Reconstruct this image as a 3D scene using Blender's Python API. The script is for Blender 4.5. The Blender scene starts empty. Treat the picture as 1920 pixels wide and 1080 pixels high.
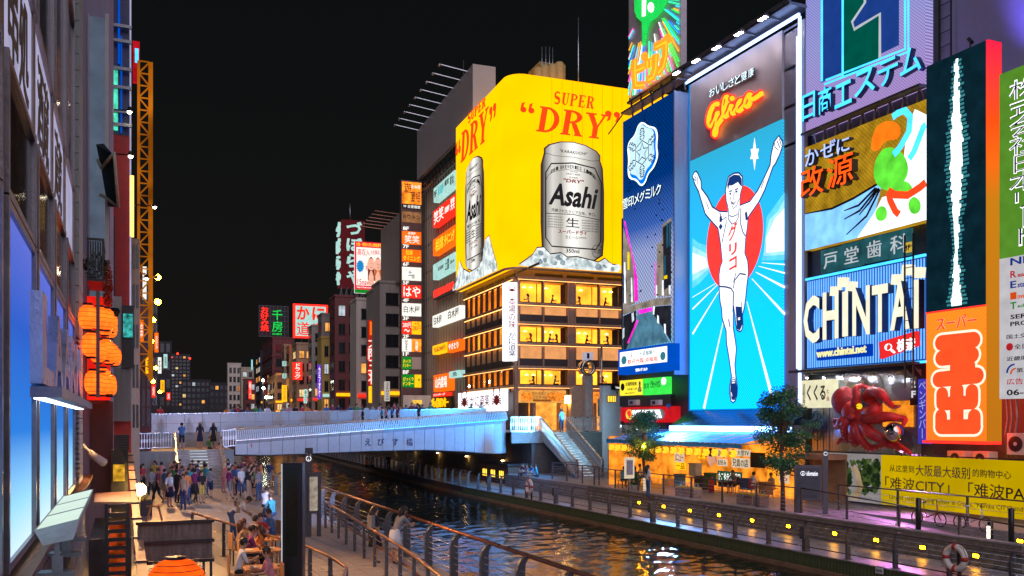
import bpy,bmesh,math,random
from mathutils import Vector,Matrix,Quaternion
random.seed(7)
PI=math.pi
sc=bpy.context.scene
COL=sc.collection
F,EYE,CX,HY=1684.0,5.3,960.0,790.0
YAW=0.4065
CT,ST=math.cos(YAW),math.sin(YAW)
cam_d=bpy.data.cameras.new('camera')
cam=bpy.data.objects.new('camera',cam_d)
COL.objects.link(cam)
cam.location=(0,0,EYE)
cam.rotation_euler=(PI/2,0,-YAW)
cam_d.sensor_width=36
cam_d.lens=F/1920*36
cam_d.shift_y=(HY-540)/1920
cam_d.clip_start=0.1
cam_d.clip_end=6000
sc.camera=cam
world=bpy.data.worlds.new('World')
sc.world=world
world.use_nodes=True
wn=world.node_tree
wn.nodes.clear()
wo=wn.nodes.new('ShaderNodeOutputWorld')
bg1=wn.nodes.new('ShaderNodeBackground');bg2=wn.nodes.new('ShaderNodeBackground')
sky=wn.nodes.new('ShaderNodeTexSky')
sky.sky_type='NISHITA';sky.sun_disc=False
sky.sun_elevation=math.radians(-4);sky.sun_rotation=math.radians(250)
add=wn.nodes.new('ShaderNodeAddShader')
wn.links.new(sky.outputs[0],bg1.inputs[0]);bg1.inputs[1].default_value=0.006
bg2.inputs[1].default_value=1.0
wt=wn.nodes.new('ShaderNodeTexCoord');ws=wn.nodes.new('ShaderNodeSeparateXYZ');wr=wn.nodes.new('ShaderNodeValToRGB')
wn.links.new(wt.outputs['Generated'],ws.inputs[0]);wn.links.new(ws.outputs[2],wr.inputs[0]);wn.links.new(wr.outputs[0],bg2.inputs[0])
wr.color_ramp.elements[0].color=(0.0085,0.0072,0.0068,1);wr.color_ramp.elements[1].color=(0.0040,0.0050,0.0053,1);wr.color_ramp.elements[1].position=0.4
wn.links.new(bg1.outputs[0],add.inputs[0]);wn.links.new(bg2.outputs[0],add.inputs[1])
wn.links.new(add.outputs[0],wo.inputs[0])
sun_d=bpy.data.lights.new('moon','SUN')
sun_d.energy=1.7;sun_d.angle=math.radians(70);sun_d.color=(0.88,0.82,1.0)  # soft fill added from behind the camera, not moonlight
sun=bpy.data.objects.new('moon',sun_d);COL.objects.link(sun)
sun.rotation_euler=(math.radians(58),0,math.radians(-15))
sc.view_settings.view_transform='Standard'
sc.view_settings.look='None'
sc.view_settings.exposure=0
sc.view_settings.gamma=1
sc.view_settings.use_curve_mapping=False
sc.cycles.use_denoising=True
sc.cycles.max_bounces=6
sc.cycles.diffuse_bounces=3
sc.cycles.glossy_bounces=3
sc.cycles.transparent_max_bounces=12
sc.cycles.sample_clamp_indirect=4.0
sc.cycles.caustics_reflective=False
sc.cycles.caustics_refractive=False
def c2w(a,d):
 return(ST*d+CT*a,CT*d-ST*a)
def at_d(px,py,d):
 x,y=c2w((px-CX)/F*d,d)
 return Vector((x,y,EYE+(HY-py)/F*d))
def at_z(px,py,z):
 d=(EYE-z)*F/(py-HY)
 return at_d(px,py,d)
class Fr:
 """an upright plane in the place: O origin, U along it (to the right as seen), N out of it towards the water"""
 def __init__(s,O,U):
  s.O=Vector((O[0],O[1],0));s.U=Vector((U[0],U[1],0)).normalized()
  n=Vector((-s.U.y,s.U.x,0))
  if n.dot(s.O)>0:n=-n
  s.N=n
 def W(s,a,z,c=0.0):
  p=s.O+s.U*a+s.N*c
  return Vector((p.x,p.y,z))
 def hit(s,px,py,c=0.0):
  u=(px-CX)/F
  r=Vector((ST+CT*u,CT-ST*u));O=s.O+s.N*c
  det=r.x*(-s.U.y)+s.U.x*r.y
  t=(O.x*(-s.U.y)+s.U.x*O.y)/det
  P=Vector((r.x*t,r.y*t,0))
  return(P-O).dot(s.U),EYE+t*(HY-py)/F
 def rect(s,x0,yt,yb,x1,c=0.0):
  a0,z1=s.hit(x0,yt,c);_,z0=s.hit(x0,yb,c);a1,_=s.hit(x1,yt,c)
  return a0,a1,z0,z1
 def off(s,c):
  return Fr((s.O+s.N*c)[:2],s.U[:2])
def frame_cam(x0,d0,vp,kind):
 """kind 'R' right-hand facade running to the vanishing point, 'L' left-hand, 'P' square to that direction"""
 uv=(vp-CX)/F
 O=c2w((x0-CX)/F*d0,d0)
 if kind=='R':U=c2w(-uv,-1)
 elif kind=='L':U=c2w(uv,1)
 else:U=c2w(1,-uv)
 return Fr(O,U)
GC={'n':0}
def thing(name,label,cat,loc=(0,0,0),group=None,rz=0.0):
 o=bpy.data.objects.new(name,None);COL.objects.link(o)
 o.empty_display_size=0.3
 o.location=loc;o.rotation_euler=(0,0,rz)
 o['label']=label;o['category']=cat
 if group:o['group']=group
 o['_o']=[float(v)for v in loc]
 return o
def tag(o,label,cat,group=None):
 o['label']=label;o['category']=cat
 if group:o['group']=group
 return o
TXT={}
tcu=bpy.data.curves.new('lettering_source','FONT')
tob=bpy.data.objects.new('lettering_source',tcu);COL.objects.link(tob)
def glyphs(s,off=0.0,vert=False,sp=1.0):
 if any(0x4e00<=ord(c)<0xa000 for c in s):off=min(off,0.006)
 off=min(off,0.03)
 k=(s,off,vert,sp)
 if k in TXT:return TXT[k]
 tcu.body='\n'.join(s.replace('ー','丨'))if vert else s
 tcu.align_x='CENTER' if vert else 'LEFT'
 tcu.space_line=0.88 if vert else 1.0
 tcu.space_character=sp
 tcu.offset=off;tcu.extrude=0.5
 tcu.resolution_u=2
 dg=bpy.context.evaluated_depsgraph_get();dg.update()
 me=bpy.data.meshes.new_from_object(tob.evaluated_get(dg))
 vs=[tuple(v.co)for v in me.vertices];fs=[tuple(p.vertices)for p in me.polygons]
 bpy.data.meshes.remove(me)
 xs=[v[0]for v in vs];ys=[v[1]for v in vs]
 x0,x1,y0,y1=min(xs),max(xs),min(ys),max(ys)
 vs=[((v[0]-x0)/(x1-x0),(v[1]-y0)/(y1-y0),v[2]+0.5)for v in vs]
 TXT[k]=(vs,fs);return TXT[k]
class MB:
 def __init__(s):s.v=[];s.f=[];s.m=[];s.sm=[]
 def raw(s,vs,fs,mi=0,smooth=False):
  n=len(s.v);s.v.extend(Vector(v)for v in vs)
  for f in fs:s.f.append(tuple(n+i for i in f));s.m.append(mi);s.sm.append(smooth)
  return s
 def hexa(s,p,mi=0):
  return s.raw(p,[(0,3,2,1),(4,5,6,7),(0,1,5,4),(1,2,6,5),(2,3,7,6),(3,0,4,7)],mi)
 def box(s,x0,x1,y0,y1,z0,z1,mi=0):
  return s.hexa([(x0,y0,z0),(x1,y0,z0),(x1,y1,z0),(x0,y1,z0),(x0,y0,z1),(x1,y0,z1),(x1,y1,z1),(x0,y1,z1)],mi)
 def fb(s,fr,a0,a1,z0,z1,c0,c1,mi=0):
  W=fr.W
  return s.hexa([W(a0,z0,c0),W(a1,z0,c0),W(a1,z0,c1),W(a0,z0,c1),W(a0,z1,c0),W(a1,z1,c0),W(a1,z1,c1),W(a0,z1,c1)],mi)
 def poly(s,fr,pts,c=0.0,th=0.03,mi=0):
  n=len(pts)
  A=[fr.W(a,z,c+th)for a,z in pts];B=[fr.W(a,z,c)for a,z in pts]
  s.raw(A+B,[tuple(range(n))]+[(i,(i+1)%n,n+(i+1)%n,n+i)for i in range(n)],mi)
  return s
 def ppoly(s,fr,pts,c=0.0,th=0.03,mi=0):
  return s.poly(fr,[fr.hit(x,y,c)for x,y in pts],c,th,mi)
 def bar(s,p,q,w,h=None,mi=0):
  p=Vector(p);q=Vector(q);h=h or w;d=(q-p).normalized()
  up=Vector((0,0,1))if abs(d.z)<0.95 else Vector((0,1,0))
  x=d.cross(up).normalized()*w/2;y=x.cross(d).normalized()*h/2
  return s.hexa([p-x-y,p+x-y,p+x+y,p-x+y,q-x-y,q+x-y,q+x+y,q-x+y],mi)
 def tube(s,pts,r,n=6,mi=0,closed=False,cap=True):
  pts=[Vector(p)for p in pts];k=len(pts);vs=[];prev=None
  rr=r if isinstance(r,(list,tuple))else[r]*k
  for i,p in enumerate(pts):
   a=pts[(i-1)%k]if(i or closed)else p;b=pts[(i+1)%k]if(i<k-1 or closed)else p
   d=(b-a).normalized()
   if prev is None:
    up=Vector((0,0,1))if abs(d.z)<0.9 else Vector((1,0,0))
    x=d.cross(up).normalized()
   else:
    x=(prev-d*prev.dot(d)).normalized()
   prev=x;y=d.cross(x)
   for j in range(n):
    t=2*PI*j/n
    vs.append(p+x*(math.cos(t)*rr[i])+y*(math.sin(t)*rr[i]))
  fs=[]
  for i in range(k if closed else k-1):
   i2=(i+1)%k
   for j in range(n):fs.append((i*n+j,i*n+(j+1)%n,i2*n+(j+1)%n,i2*n+j))
  if cap and not closed:fs+=[tuple(range(n))[::-1],tuple((k-1)*n+j for j in range(n))]
  return s.raw(vs,fs,mi,True)
 def lathe(s,prof,c=(0,0,0),n=14,mi=0,sx=1.0,sy=1.0,smooth=True):
  vs=[];c=Vector(c)
  for r,z in prof:
   for j in range(n):
    t=2*PI*j/n;vs.append(c+Vector((math.cos(t)*r*sx,math.sin(t)*r*sy,z)))
  fs=[]
  for i in range(len(prof)-1):
   for j in range(n):fs.append((i*n+j,i*n+(j+1)%n,(i+1)*n+(j+1)%n,(i+1)*n+j))
  fs+=[tuple(range(n))[::-1],tuple((len(prof)-1)*n+j for j in range(n))]
  return s.raw(vs,fs,mi,smooth)
 def ball(s,c,rx,ry=None,rz=None,n=12,k=8,mi=0):
  ry=ry or rx;rz=rz or rx
  prof=[(max(1e-4,math.sin(PI*i/k)),-math.cos(PI*i/k))for i in range(k+1)]
  vs=[];c=Vector(c)
  for r,z in prof:
   for j in range(n):
    t=2*PI*j/n;vs.append(c+Vector((math.cos(t)*r*rx,math.sin(t)*r*ry,z*rz)))
  fs=[]
  for i in range(k):
   for j in range(n):fs.append((i*n+j,i*n+(j+1)%n,(i+1)*n+(j+1)%n,(i+1)*n+j))
  return s.raw(vs,fs,mi,True)
 def text(s,fr,st,a0,a1,z0,z1,c=0.0,th=0.03,off=0.0,vert=False,shear=0.0,mi=0,sp=1.0,slope=0.0,ms=None):
  vs,fs=glyphs(st,off,vert,sp)
  W=a1-a0;H=z1-z0
  if shear:W-=shear*H
  out=[fr.W(a0+v[0]*W+shear*v[1]*H,z0+v[1]*H+slope*v[0]*W,c+v[2]*th)for v in vs]
  if ms is None:return s.raw(out,fs,mi)
  n0=len(s.v);s.v.extend(out)
  for f in fs:
   zz={round(vs[i][2],2)for i in f}
   s.f.append(tuple(n0+i for i in f));s.m.append(mi if zz=={1.0}else ms);s.sm.append(False)
  return s
 def ptext(s,fr,st,x0,yt,yb,x1,c=0.0,**k):
  a0,a1,z0,z1=fr.rect(x0,yt,yb,x1,c)
  return s.text(fr,st,a0,a1,z0,z1,c,**k)
 def pfb(s,fr,x0,yt,yb,x1,c0,c1,mi=0):
  a0,a1,z0,z1=fr.rect(x0,yt,yb,x1,c1)
  return s.fb(fr,a0,a1,z0,z1,c0,c1,mi)
 def mesh(s,name,mats,origin=(0,0,0)):
  me=bpy.data.meshes.new(name)
  o=Vector(origin)
  me.from_pydata([v-o for v in s.v],[],s.f)
  mats=mats if isinstance(mats,(list,tuple))else[mats]
  for m in mats:me.materials.append(m)
  me.polygons.foreach_set('material_index',s.m)
  me.polygons.foreach_set('use_smooth',s.sm)
  bm=bmesh.new();bm.from_mesh(me)
  bmesh.ops.recalc_face_normals(bm,faces=bm.faces)
  bm.to_mesh(me);bm.free()
  me.update()
  return me
 def put(s,name,mats,parent=None,label=None,loc=None,kind=None):
  if parent is not None:
   origin=Vector(parent['_o'])if '_o' in parent else Vector((0,0,0))
  else:
   origin=Vector(loc)if loc is not None else Vector((0,0,0))
  o=bpy.data.objects.new(name,s.mesh(name,mats,origin));COL.objects.link(o)
  if parent is not None:o.parent=parent
  else:o.location=origin
  o['_o']=[float(v)for v in origin]
  if label:o['label']=label
  if kind:o['kind']=kind
  return o
def inst(name,me,parent,loc,rot=(0,0,0),scale=(1,1,1)):
 """a piece that shares its mesh; loc in world coordinates"""
 o=bpy.data.objects.new(name,me);COL.objects.link(o)
 base=Vector(parent['_o'])if parent is not None else Vector((0,0,0))
 o.parent=parent
 o.location=Vector(loc)-base;o.rotation_euler=rot;o.scale=scale
 o['_o']=[float(v)for v in loc]
 return o
def copy_thing(root,loc,rz=0.0,label=None,group=None):
 r=root.copy();COL.objects.link(r);r.location=loc;r.rotation_euler=(0,0,rz)
 r['_o']=[float(v)for v in loc]
 if label:r['label']=label
 if group:r['group']=group
 for ch in list(root.children):
  c=ch.copy();COL.objects.link(c);c.parent=r
  for g in list(ch.children):
   d=g.copy();COL.objects.link(d);d.parent=c
 return r
def struct(o):
 o['kind']='structure';return o
def rotz(fr):
 return math.atan2(fr.U.y,fr.U.x)
M={}
def srgb(h):
 h=h.lstrip('#');out=[]
 for i in(0,2,4):
  c=int(h[i:i+2],16)/255
  out.append(c/12.92 if c<=0.04045 else((c+0.055)/1.055)**2.4)
 return tuple(out)
def mat(name,col,rough=0.6,metal=0.0,var=0.25,scale=3.0,bump=0.15,bscale=25.0,spec=0.5,streak=False):
 if name in M:return M[name]
 if isinstance(col,str):col=srgb(col)
 m=bpy.data.materials.new(name);m.use_nodes=True;M[name]=m
 nt=m.node_tree;b=nt.nodes['Principled BSDF']
 b.inputs['Roughness'].default_value=rough;b.inputs['Metallic'].default_value=metal
 b.inputs['Specular IOR Level'].default_value=spec
 tc=nt.nodes.new('ShaderNodeTexCoord');mp=nt.nodes.new('ShaderNodeMapping')
 nt.links.new(tc.outputs['Object'],mp.inputs[0])
 if streak:mp.inputs['Scale'].default_value=(1,1,0.12)
 n=nt.nodes.new('ShaderNodeTexNoise');n.inputs['Scale'].default_value=scale;n.inputs['Detail'].default_value=6
 n.inputs['Roughness'].default_value=0.65
 nt.links.new(mp.outputs[0],n.inputs[0])
 r=nt.nodes.new('ShaderNodeMapRange');r.inputs[1].default_value=0.25;r.inputs[2].default_value=0.75
 r.inputs[3].default_value=1-var;r.inputs[4].default_value=1+var
 nt.links.new(n.outputs[0],r.inputs[0])
 mx=nt.nodes.new('ShaderNodeVectorMath');mx.operation='SCALE'
 mx.inputs[0].default_value=col;nt.links.new(r.outputs[0],mx.inputs['Scale'])
 nt.links.new(mx.outputs[0],b.inputs['Base Color'])
 r2=nt.nodes.new('ShaderNodeMapRange');r2.inputs[3].default_value=max(0.02,rough-0.12);r2.inputs[4].default_value=min(1,rough+0.12)
 nt.links.new(n.outputs[0],r2.inputs[0]);nt.links.new(r2.outputs[0],b.inputs['Roughness'])
 if bump:
  n2=nt.nodes.new('ShaderNodeTexNoise');n2.inputs['Scale'].default_value=bscale;n2.inputs['Detail'].default_value=4
  nt.links.new(tc.outputs['Object'],n2.inputs[0])
  bp=nt.nodes.new('ShaderNodeBump');bp.inputs['Strength'].default_value=bump;bp.inputs['Distance'].default_value=0.03
  nt.links.new(n2.outputs[0],bp.inputs['Height']);nt.links.new(bp.outputs[0],b.inputs['Normal'])
 return m
def emi(name,col,s=1.0,var=0.12,scale=1.5,led=0.0,sample=True,k=42.0):
 """a glowing face; led > 0 gives the dot raster of an LED wall or the tube rows of a light box"""
 if name in M:return M[name]
 if isinstance(col,str):col=srgb(col)
 m=bpy.data.materials.new(name);m.use_nodes=True;M[name]=m
 nt=m.node_tree;nt.nodes.clear()
 out=nt.nodes.new('ShaderNodeOutputMaterial');e=nt.nodes.new('ShaderNodeEmission')
 nt.links.new(e.outputs[0],out.inputs[0]);e.inputs[0].default_value=(*col,1)
 tc=nt.nodes.new('ShaderNodeTexCoord')
 n=nt.nodes.new('ShaderNodeTexNoise');n.inputs['Scale'].default_value=scale;n.inputs['Detail'].default_value=3
 nt.links.new(tc.outputs['Object'],n.inputs[0])
 r=nt.nodes.new('ShaderNodeMapRange');r.inputs[1].default_value=0.3;r.inputs[2].default_value=0.7
 r.inputs[3].default_value=s*(1-var);r.inputs[4].default_value=s*(1+var)
 nt.links.new(n.outputs[0],r.inputs[0]);last=r.outputs[0]
 if led:
  sx=nt.nodes.new('ShaderNodeSeparateXYZ');nt.links.new(tc.outputs['Object'],sx.inputs[0])
  def wave(sock,kk):
   a=nt.nodes.new('ShaderNodeMath');a.operation='MULTIPLY';a.inputs[1].default_value=kk;nt.links.new(sock,a.inputs[0])
   b=nt.nodes.new('ShaderNodeMath');b.operation='SINE';nt.links.new(a.outputs[0],b.inputs[0]);return b.outputs[0]
  ad=nt.nodes.new('ShaderNodeMath');ad.operation='ADD';nt.links.new(sx.outputs[0],ad.inputs[0]);nt.links.new(sx.outputs[1],ad.inputs[1])
  w=nt.nodes.new('ShaderNodeMath');w.operation='MULTIPLY';nt.links.new(wave(ad.outputs[0],k),w.inputs[0]);nt.links.new(wave(sx.outputs[2],k),w.inputs[1])
  a=nt.nodes.new('ShaderNodeMath');a.operation='MULTIPLY_ADD';a.inputs[1].default_value=led;a.inputs[2].default_value=1.0
  nt.links.new(w.outputs[0],a.inputs[0])
  p=nt.nodes.new('ShaderNodeMath');p.operation='MULTIPLY';nt.links.new(last,p.inputs[0]);nt.links.new(a.outputs[0],p.inputs[1]);last=p.outputs[0]
 nt.links.new(last,e.inputs[1])
 if not sample:m.cycles.emission_sampling='NONE'
 return m
def glass(name,tint=(1,1,1),refl=0.10):
 if name in M:return M[name]
 m=bpy.data.materials.new(name);m.use_nodes=True;M[name]=m
 nt=m.node_tree;nt.nodes.clear()
 out=nt.nodes.new('ShaderNodeOutputMaterial');t=nt.nodes.new('ShaderNodeBsdfTransparent');g=nt.nodes.new('ShaderNodeBsdfGlossy')
 g.inputs['Roughness'].default_value=0.03;t.inputs[0].default_value=(*tint,1)
 fr=nt.nodes.new('ShaderNodeLayerWeight');fr.inputs[0].default_value=0.25
 mx=nt.nodes.new('ShaderNodeMixShader');ad=nt.nodes.new('ShaderNodeMath');ad.operation='MULTIPLY_ADD';ad.inputs[1].default_value=0.5;ad.inputs[2].default_value=refl
 nt.links.new(fr.outputs['Fresnel'],ad.inputs[0]);nt.links.new(ad.outputs[0],mx.inputs[0])
 nt.links.new(t.outputs[0],mx.inputs[1]);nt.links.new(g.outputs[0],mx.inputs[2]);nt.links.new(mx.outputs[0],out.inputs[0])
 return m
mat('concrete',(0.30,0.29,0.28),0.8,bump=0.3)
mat('dark_concrete',(0.12,0.115,0.11),0.8,bump=0.3)
mat('pale_plaster',(0.48,0.46,0.43),0.75,var=0.18,streak=True)
mat('grey_plaster',(0.28,0.27,0.26),0.8,streak=True)
mat('dark_metal',(0.05,0.05,0.055),0.4,0.6)
mat('black_paint',(0.012,0.012,0.013),0.35)
mat('grey_metal',(0.25,0.26,0.28),0.38,0.75)
mat('white_paint',(0.7,0.7,0.7),0.5,var=0.1)
mat('steel',(0.55,0.56,0.58),0.28,0.9)
mat('black_ink',(0.015,0.013,0.012),0.6,var=0.05,bump=0)
emi('e_white',(1,1,1),1.5)
emi('e_cool',(0.75,0.93,1.0),1.8)
glass('window_glass')
def waterm():
 m=bpy.data.materials.new('canal_water');m.use_nodes=True;nt=m.node_tree;b=nt.nodes['Principled BSDF']
 b.inputs['Base Color'].default_value=(0.004,0.010,0.010,1);b.inputs['Roughness'].default_value=0.045
 b.inputs['IOR'].default_value=2.4;b.inputs['Specular IOR Level'].default_value=0.8
 tc=nt.nodes.new('ShaderNodeTexCoord')
 n=nt.nodes.new('ShaderNodeTexNoise');n.inputs['Scale'].default_value=9;n.inputs['Detail'].default_value=3;nt.links.new(tc.outputs['Object'],n.inputs[0])
 bp=nt.nodes.new('ShaderNodeBump');bp.inputs['Strength'].default_value=0.25;bp.inputs['Distance'].default_value=0.02
 nt.links.new(n.outputs[0],bp.inputs['Height']);nt.links.new(bp.outputs[0],b.inputs['Normal'])
 return m
BX,BY,BS=22.2,62.0,0.049
def rx(y,x0):return x0+(max(0.0,y-BY))*BS
mat('silt',(0.03,0.03,0.028),0.9)
struct(MB().raw([(-600,-300,-1.2),(900,-300,-1.2),(900,2500,-1.2),(-600,2500,-1.2)],[(0,1,2,3)]).put('ground',M['silt']))
import numpy as np
def water():
 ys=np.concatenate([np.arange(9,64,.10),np.arange(64,150,.4),np.arange(150,701,25)]);xs=np.concatenate([[-40.],np.arange(6.6,30,.13),[60.]])
 X,Y=np.meshgrid(xs,ys);Z=np.zeros_like(X);r=np.random.RandomState(4)
 for k in range(46):
  L=.3*(6**r.rand());t=r.normal(YAW+PI/2,.9);ph=r.rand()*6.28
  Z+=.0105*L**.95*np.sin((X*np.cos(t)+Y*np.sin(t))*6.283/L+ph)*.30
 g=.75+.5*np.sin(X*.31+Y*.12)*np.sin(Y*.21-X*.1);Z*=g*(Y<149)
 me=bpy.data.meshes.new('water');ny_,nx_=X.shape
 V=np.stack([X,Y,Z],-1).reshape(-1,3);i=(np.arange(ny_-1)[:,None]*nx_+np.arange(nx_-1)).ravel()
 me.from_pydata(V.tolist(),[],np.stack([i,i+1,i+nx_+1,i+nx_],1).tolist());me.polygons.foreach_set('use_smooth',[True]*len(i));me.materials.append(waterm())
 o=bpy.data.objects.new('water',me);COL.objects.link(o);return o
struct(water())
mat('promenade_paving',(0.26,0.25,0.26),0.42,var=0.22,scale=1.2,bump=0.15,spec=0.6)
mat('promenade_slab',(0.34,0.31,0.30),0.55,var=0.25,scale=2.5,bump=0.2)
mat('stone_block',(0.16,0.145,0.12),0.75,var=0.45,scale=2.2,bump=0.5,bscale=12)
mat('mossy_board',(0.055,0.075,0.030),0.8,var=0.6,scale=3,bump=0.4)
mat('stained_ledge',(0.20,0.13,0.075),0.8,var=0.45,scale=1.5,bump=0.4)
def strip(name,m,x0,x1,z0,z1,y0,y1,far=True,step=None):
 """a long block that follows the bank"""
 ys=[y0,y1]if y1<=BY else([y0,BY,y1]if y0<BY else[y0,y1])
 b=MB()
 for p,q in zip(ys[:-1],ys[1:]):
  b.hexa([(rx(p,x0),p,z0),(rx(p,x1),p,z0),(rx(q,x1),q,z0),(rx(q,x0),q,z0),(rx(p,x0),p,z1),(rx(p,x1),p,z1),(rx(q,x1),q,z1),(rx(q,x0),q,z1)])
 return struct(b.put(name,m))
strip('right_bank',M['dark_concrete'],22.42,25.2,-1.19,0.6,-20,330)
strip('lower_walkway',M['promenade_paving'],22.22,25.2,0.604,0.64,-20,330)
strip('bank_ledge',M['stained_ledge'],22.02,22.415,-1.19,0.16,-20,330)
strip('terrace',M['promenade_paving'],25.45,60,-1.18,1.45,29.5,60.4)
strip('upper_terrace',M['promenade_paving'],28.4,60,-1.18,1.45,-20,29.495)
rb=MB()
rb.hexa([(25.45,14,-1.17),(28.36,14,-1.17),(28.36,29.49,-1.17),(25.45,29.49,-1.17),(25.45,14,0.62),(28.36,14,0.62),(28.36,29.49,1.445),(25.45,29.49,1.445)])
struct(rb.put('ramp',M['promenade_paving']))
strip('retaining_wall',M['dark_concrete'],25.2,25.44,-1.16,1.47,19.0,47.0)
strip('retaining_wall',M['dark_concrete'],25.8,26.1,-1.16,1.44,47.01,60.4)
blk=[]
rnd=random.Random(3)
for k in range(5):
 b=MB();j=lambda:rnd.uniform(-0.012,0.012)
 b.hexa([(-0.05+j(),-0.235+j(),-0.125+j()),(0.02,-0.24,-0.13),(0.02,0.24,-0.13),(-0.05+j(),0.235+j(),-0.125+j()),(-0.05+j(),-0.235+j(),0.125+j()),(0.02,-0.24,0.13),(0.02,0.24,0.13),(-0.05+j(),0.235+j(),0.125+j())])
 blk.append(b.mesh('stone',M['stone_block']))
wall=thing('stone_wall','low wall of rough grey stone blocks along the lower walkway under the terrace railing','wall',(25.18,19,0.64))
for r in range(3):
 for i in range(56):
  y=19.25+i*0.5+(0.25 if r%2 else 0)
  inst('stone',rnd.choice(blk),wall,(25.18+rnd.uniform(-0.012,0.012),y,0.79+r*0.27))
MB().box(25.12,25.46,19,47.0,1.475,1.53).put('coping',M['concrete'],wall)
strip('plaza_wall',M['dark_concrete'],27.6,60,-1.1,4.46,60.41,330)
strip('walkway_behind',M['promenade_paving'],25.21,27.59,-1.15,0.63,60.41,330)
bd=MB().box(-0.05,0.0,-0.055,0.055,-0.33,0.12).mesh('board',M['mossy_board'])
edge=thing('bank_boarding','mossy green upright boards edging the lower walkway above the canal water','boarding',(22.2,17,0.45))
for i in range(290):
 inst('board',bd,edge,(22.215-rnd.uniform(0,0.02),17.1+i*0.15,0.5+rnd.uniform(-0.02,0.01)))
struct(MB().box(-2.4,7.72,-12,66,-1.18,1.28).put('left_bank',M['dark_concrete']))
struct(MB().box(-2.4,7.5,34.6,66,1.284,1.30).put('left_promenade',M['promenade_paving']))
struct(MB().box(-2.4,3.39,-12,34.59,1.284,1.30).put('left_promenade_near',M['promenade_paving']))
pv=thing('paving','pale grey stone paving slabs along the railing on the near promenade','paving',(5.5,17,1.29))
sl=[MB().box(-0.292,0.292,-0.292,0.292,-0.02,0.02+k*0.0015).mesh('slab',M['promenade_slab'])for k in range(3)]
for i in range(30):
 for j in range(7):
  x=3.7+j*0.6
  inst('slab',rnd.choice(sl),pv,(x,16.9+i*0.6,1.30+rnd.uniform(-0.002,0.002)))
del pv['category'];del pv['label'];pv['kind']='structure'
struct(MB().box(7.5,7.78,-12,60,1.285,1.34).put('left_kerb',M['concrete']))
ins=MB().box(-0.5,0.5,-0.13,0.13,0,0.006).mesh('tactile_plate',mat('tactile',(0.4,0.38,0.33),0.6))
for i,(x,y)in enumerate(((3.7,45.2),(4.6,43.6),(3.4,42.3))):
 tp=thing('drain_cover',['slotted grey drain cover in the promenade nearest the bridge stairs','slotted grey drain cover in the middle of three in the promenade','slotted grey drain cover in the promenade nearest the thatched stall'][i],'drain cover',(x,y,1.302),'drain covers in the left promenade')
 for k in range(5):inst('slot',ins,tp,(x,y+k*0.34-0.7,1.302))
mat('rail_bronze',(0.30,0.13,0.08),0.3,0.8)
mat('rail_grey',(0.12,0.12,0.135),0.4,0.65)
mat('rail_brown',(0.11,0.075,0.07),0.4,0.6)
def curved_post(h=1.12,w=0.07,dep=0.17,lean=-1):
 """flat plate post, its head curving over to carry the handrail"""
 b=MB();pr=[(0.0,0),(0.0,h*0.72),(lean*-0.03,h*0.86),(lean*-0.10,h*0.95),(lean*-0.19,h)]
 vs=[]
 for x,z in pr:
  k=1.0 if z<h*0.8 else 0.75
  vs+=[(x-dep/2*k,-w/2,z),(x+dep/2*k,-w/2,z),(x+dep/2*k,w/2,z),(x-dep/2*k,w/2,z)]
 fs=[]
 for i in range(len(pr)-1):
  for j in range(4):fs.append((i*4+j,i*4+(j+1)%4,i*4+4+(j+1)%4,i*4+4+j))
 n=(len(pr)-1)*4;fs+=[(3,2,1,0),(n,n+1,n+2,n+3)]
 b.raw(vs,fs);b.box(-0.13,0.13,-0.09,0.09,0,0.02)
 return b
def railing(label,path,spacing,h,postmesh,mrail,mcab,zs,name='railing',topr=0.035,cabr=0.008,topoff=0.0,low=None,thick=None,thickmesh=None):
 """path: list of 3D ground points"""
 T=thing(name,label,'railing',path[0])
 path=[Vector(p)for p in path]
 seg=[(q-p).length for p,q in zip(path[:-1],path[1:])];L=sum(seg)
 def along(s):
  for(p,q),l in zip(zip(path[:-1],path[1:]),seg):
   if s<=l+1e-6:return p+(q-p)*(s/l),(q-p).normalized()
   s-=l
  return path[-1],(path[-1]-path[-2]).normalized()
 n=max(1,round(L/spacing))
 for i in range(n+1):
  p,d=along(L*i/n)
  me=thickmesh if(thick and i%thick==1)else postmesh
  inst('post',me,T,p,(0,0,math.atan2(d.y,d.x)-PI/2))
 fine=[along(L*i/n)[0]for i in range(n+1)]if len(path)>2 else path
 def line(z,r,nm,m,sides=6):
  MB().tube([p+Vector((topoff if nm=='handrail' else 0,0,z))for p in fine],r,sides).put(nm,m,T)
 line(h+topr*0.5,topr,'handrail',mrail,8)
 for z in zs:line(z,cabr,'cable',mcab,4)
 if low:line(low,0.02,'lower_rail',mrail)
 return T
pm=curved_post().mesh('post',M['rail_grey'])
b=curved_post(w=0.16,dep=0.22);b.box(-0.19,-0.05,-0.12,0.12,0.45,0.9);pmt=b.mesh('post',M['rail_grey'])
Z5=[0.32,0.47,0.62,0.77,0.92]
railing('grey curved post railing with cables along the lower canal walkway by the signs',[(22.42,13.2,0.64),(22.42,58,0.64)],2.05,1.1,pm,M['rail_brown'],M['steel'],Z5,topoff=-0.17,low=0.17,thick=5,thickmesh=pmt)
railing('dark curved post railing of the walkway running under and beyond the bridge',[(22.42,60,0.64),(rx(80,22.42),80,0.64),(rx(140,22.42),140,0.64)],1.9,1.1,pm,M['rail_bronze'],M['steel'],Z5[::2],topoff=-0.17,low=0.17)
def plain_post(h,w=0.07,m='rail_grey'):
 return MB().box(-w/2,w/2,-w/2,w/2,0,h).box(-w,w,-w,w,0,0.02).mesh('post',M[m])
pp=plain_post(1.08)
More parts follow.
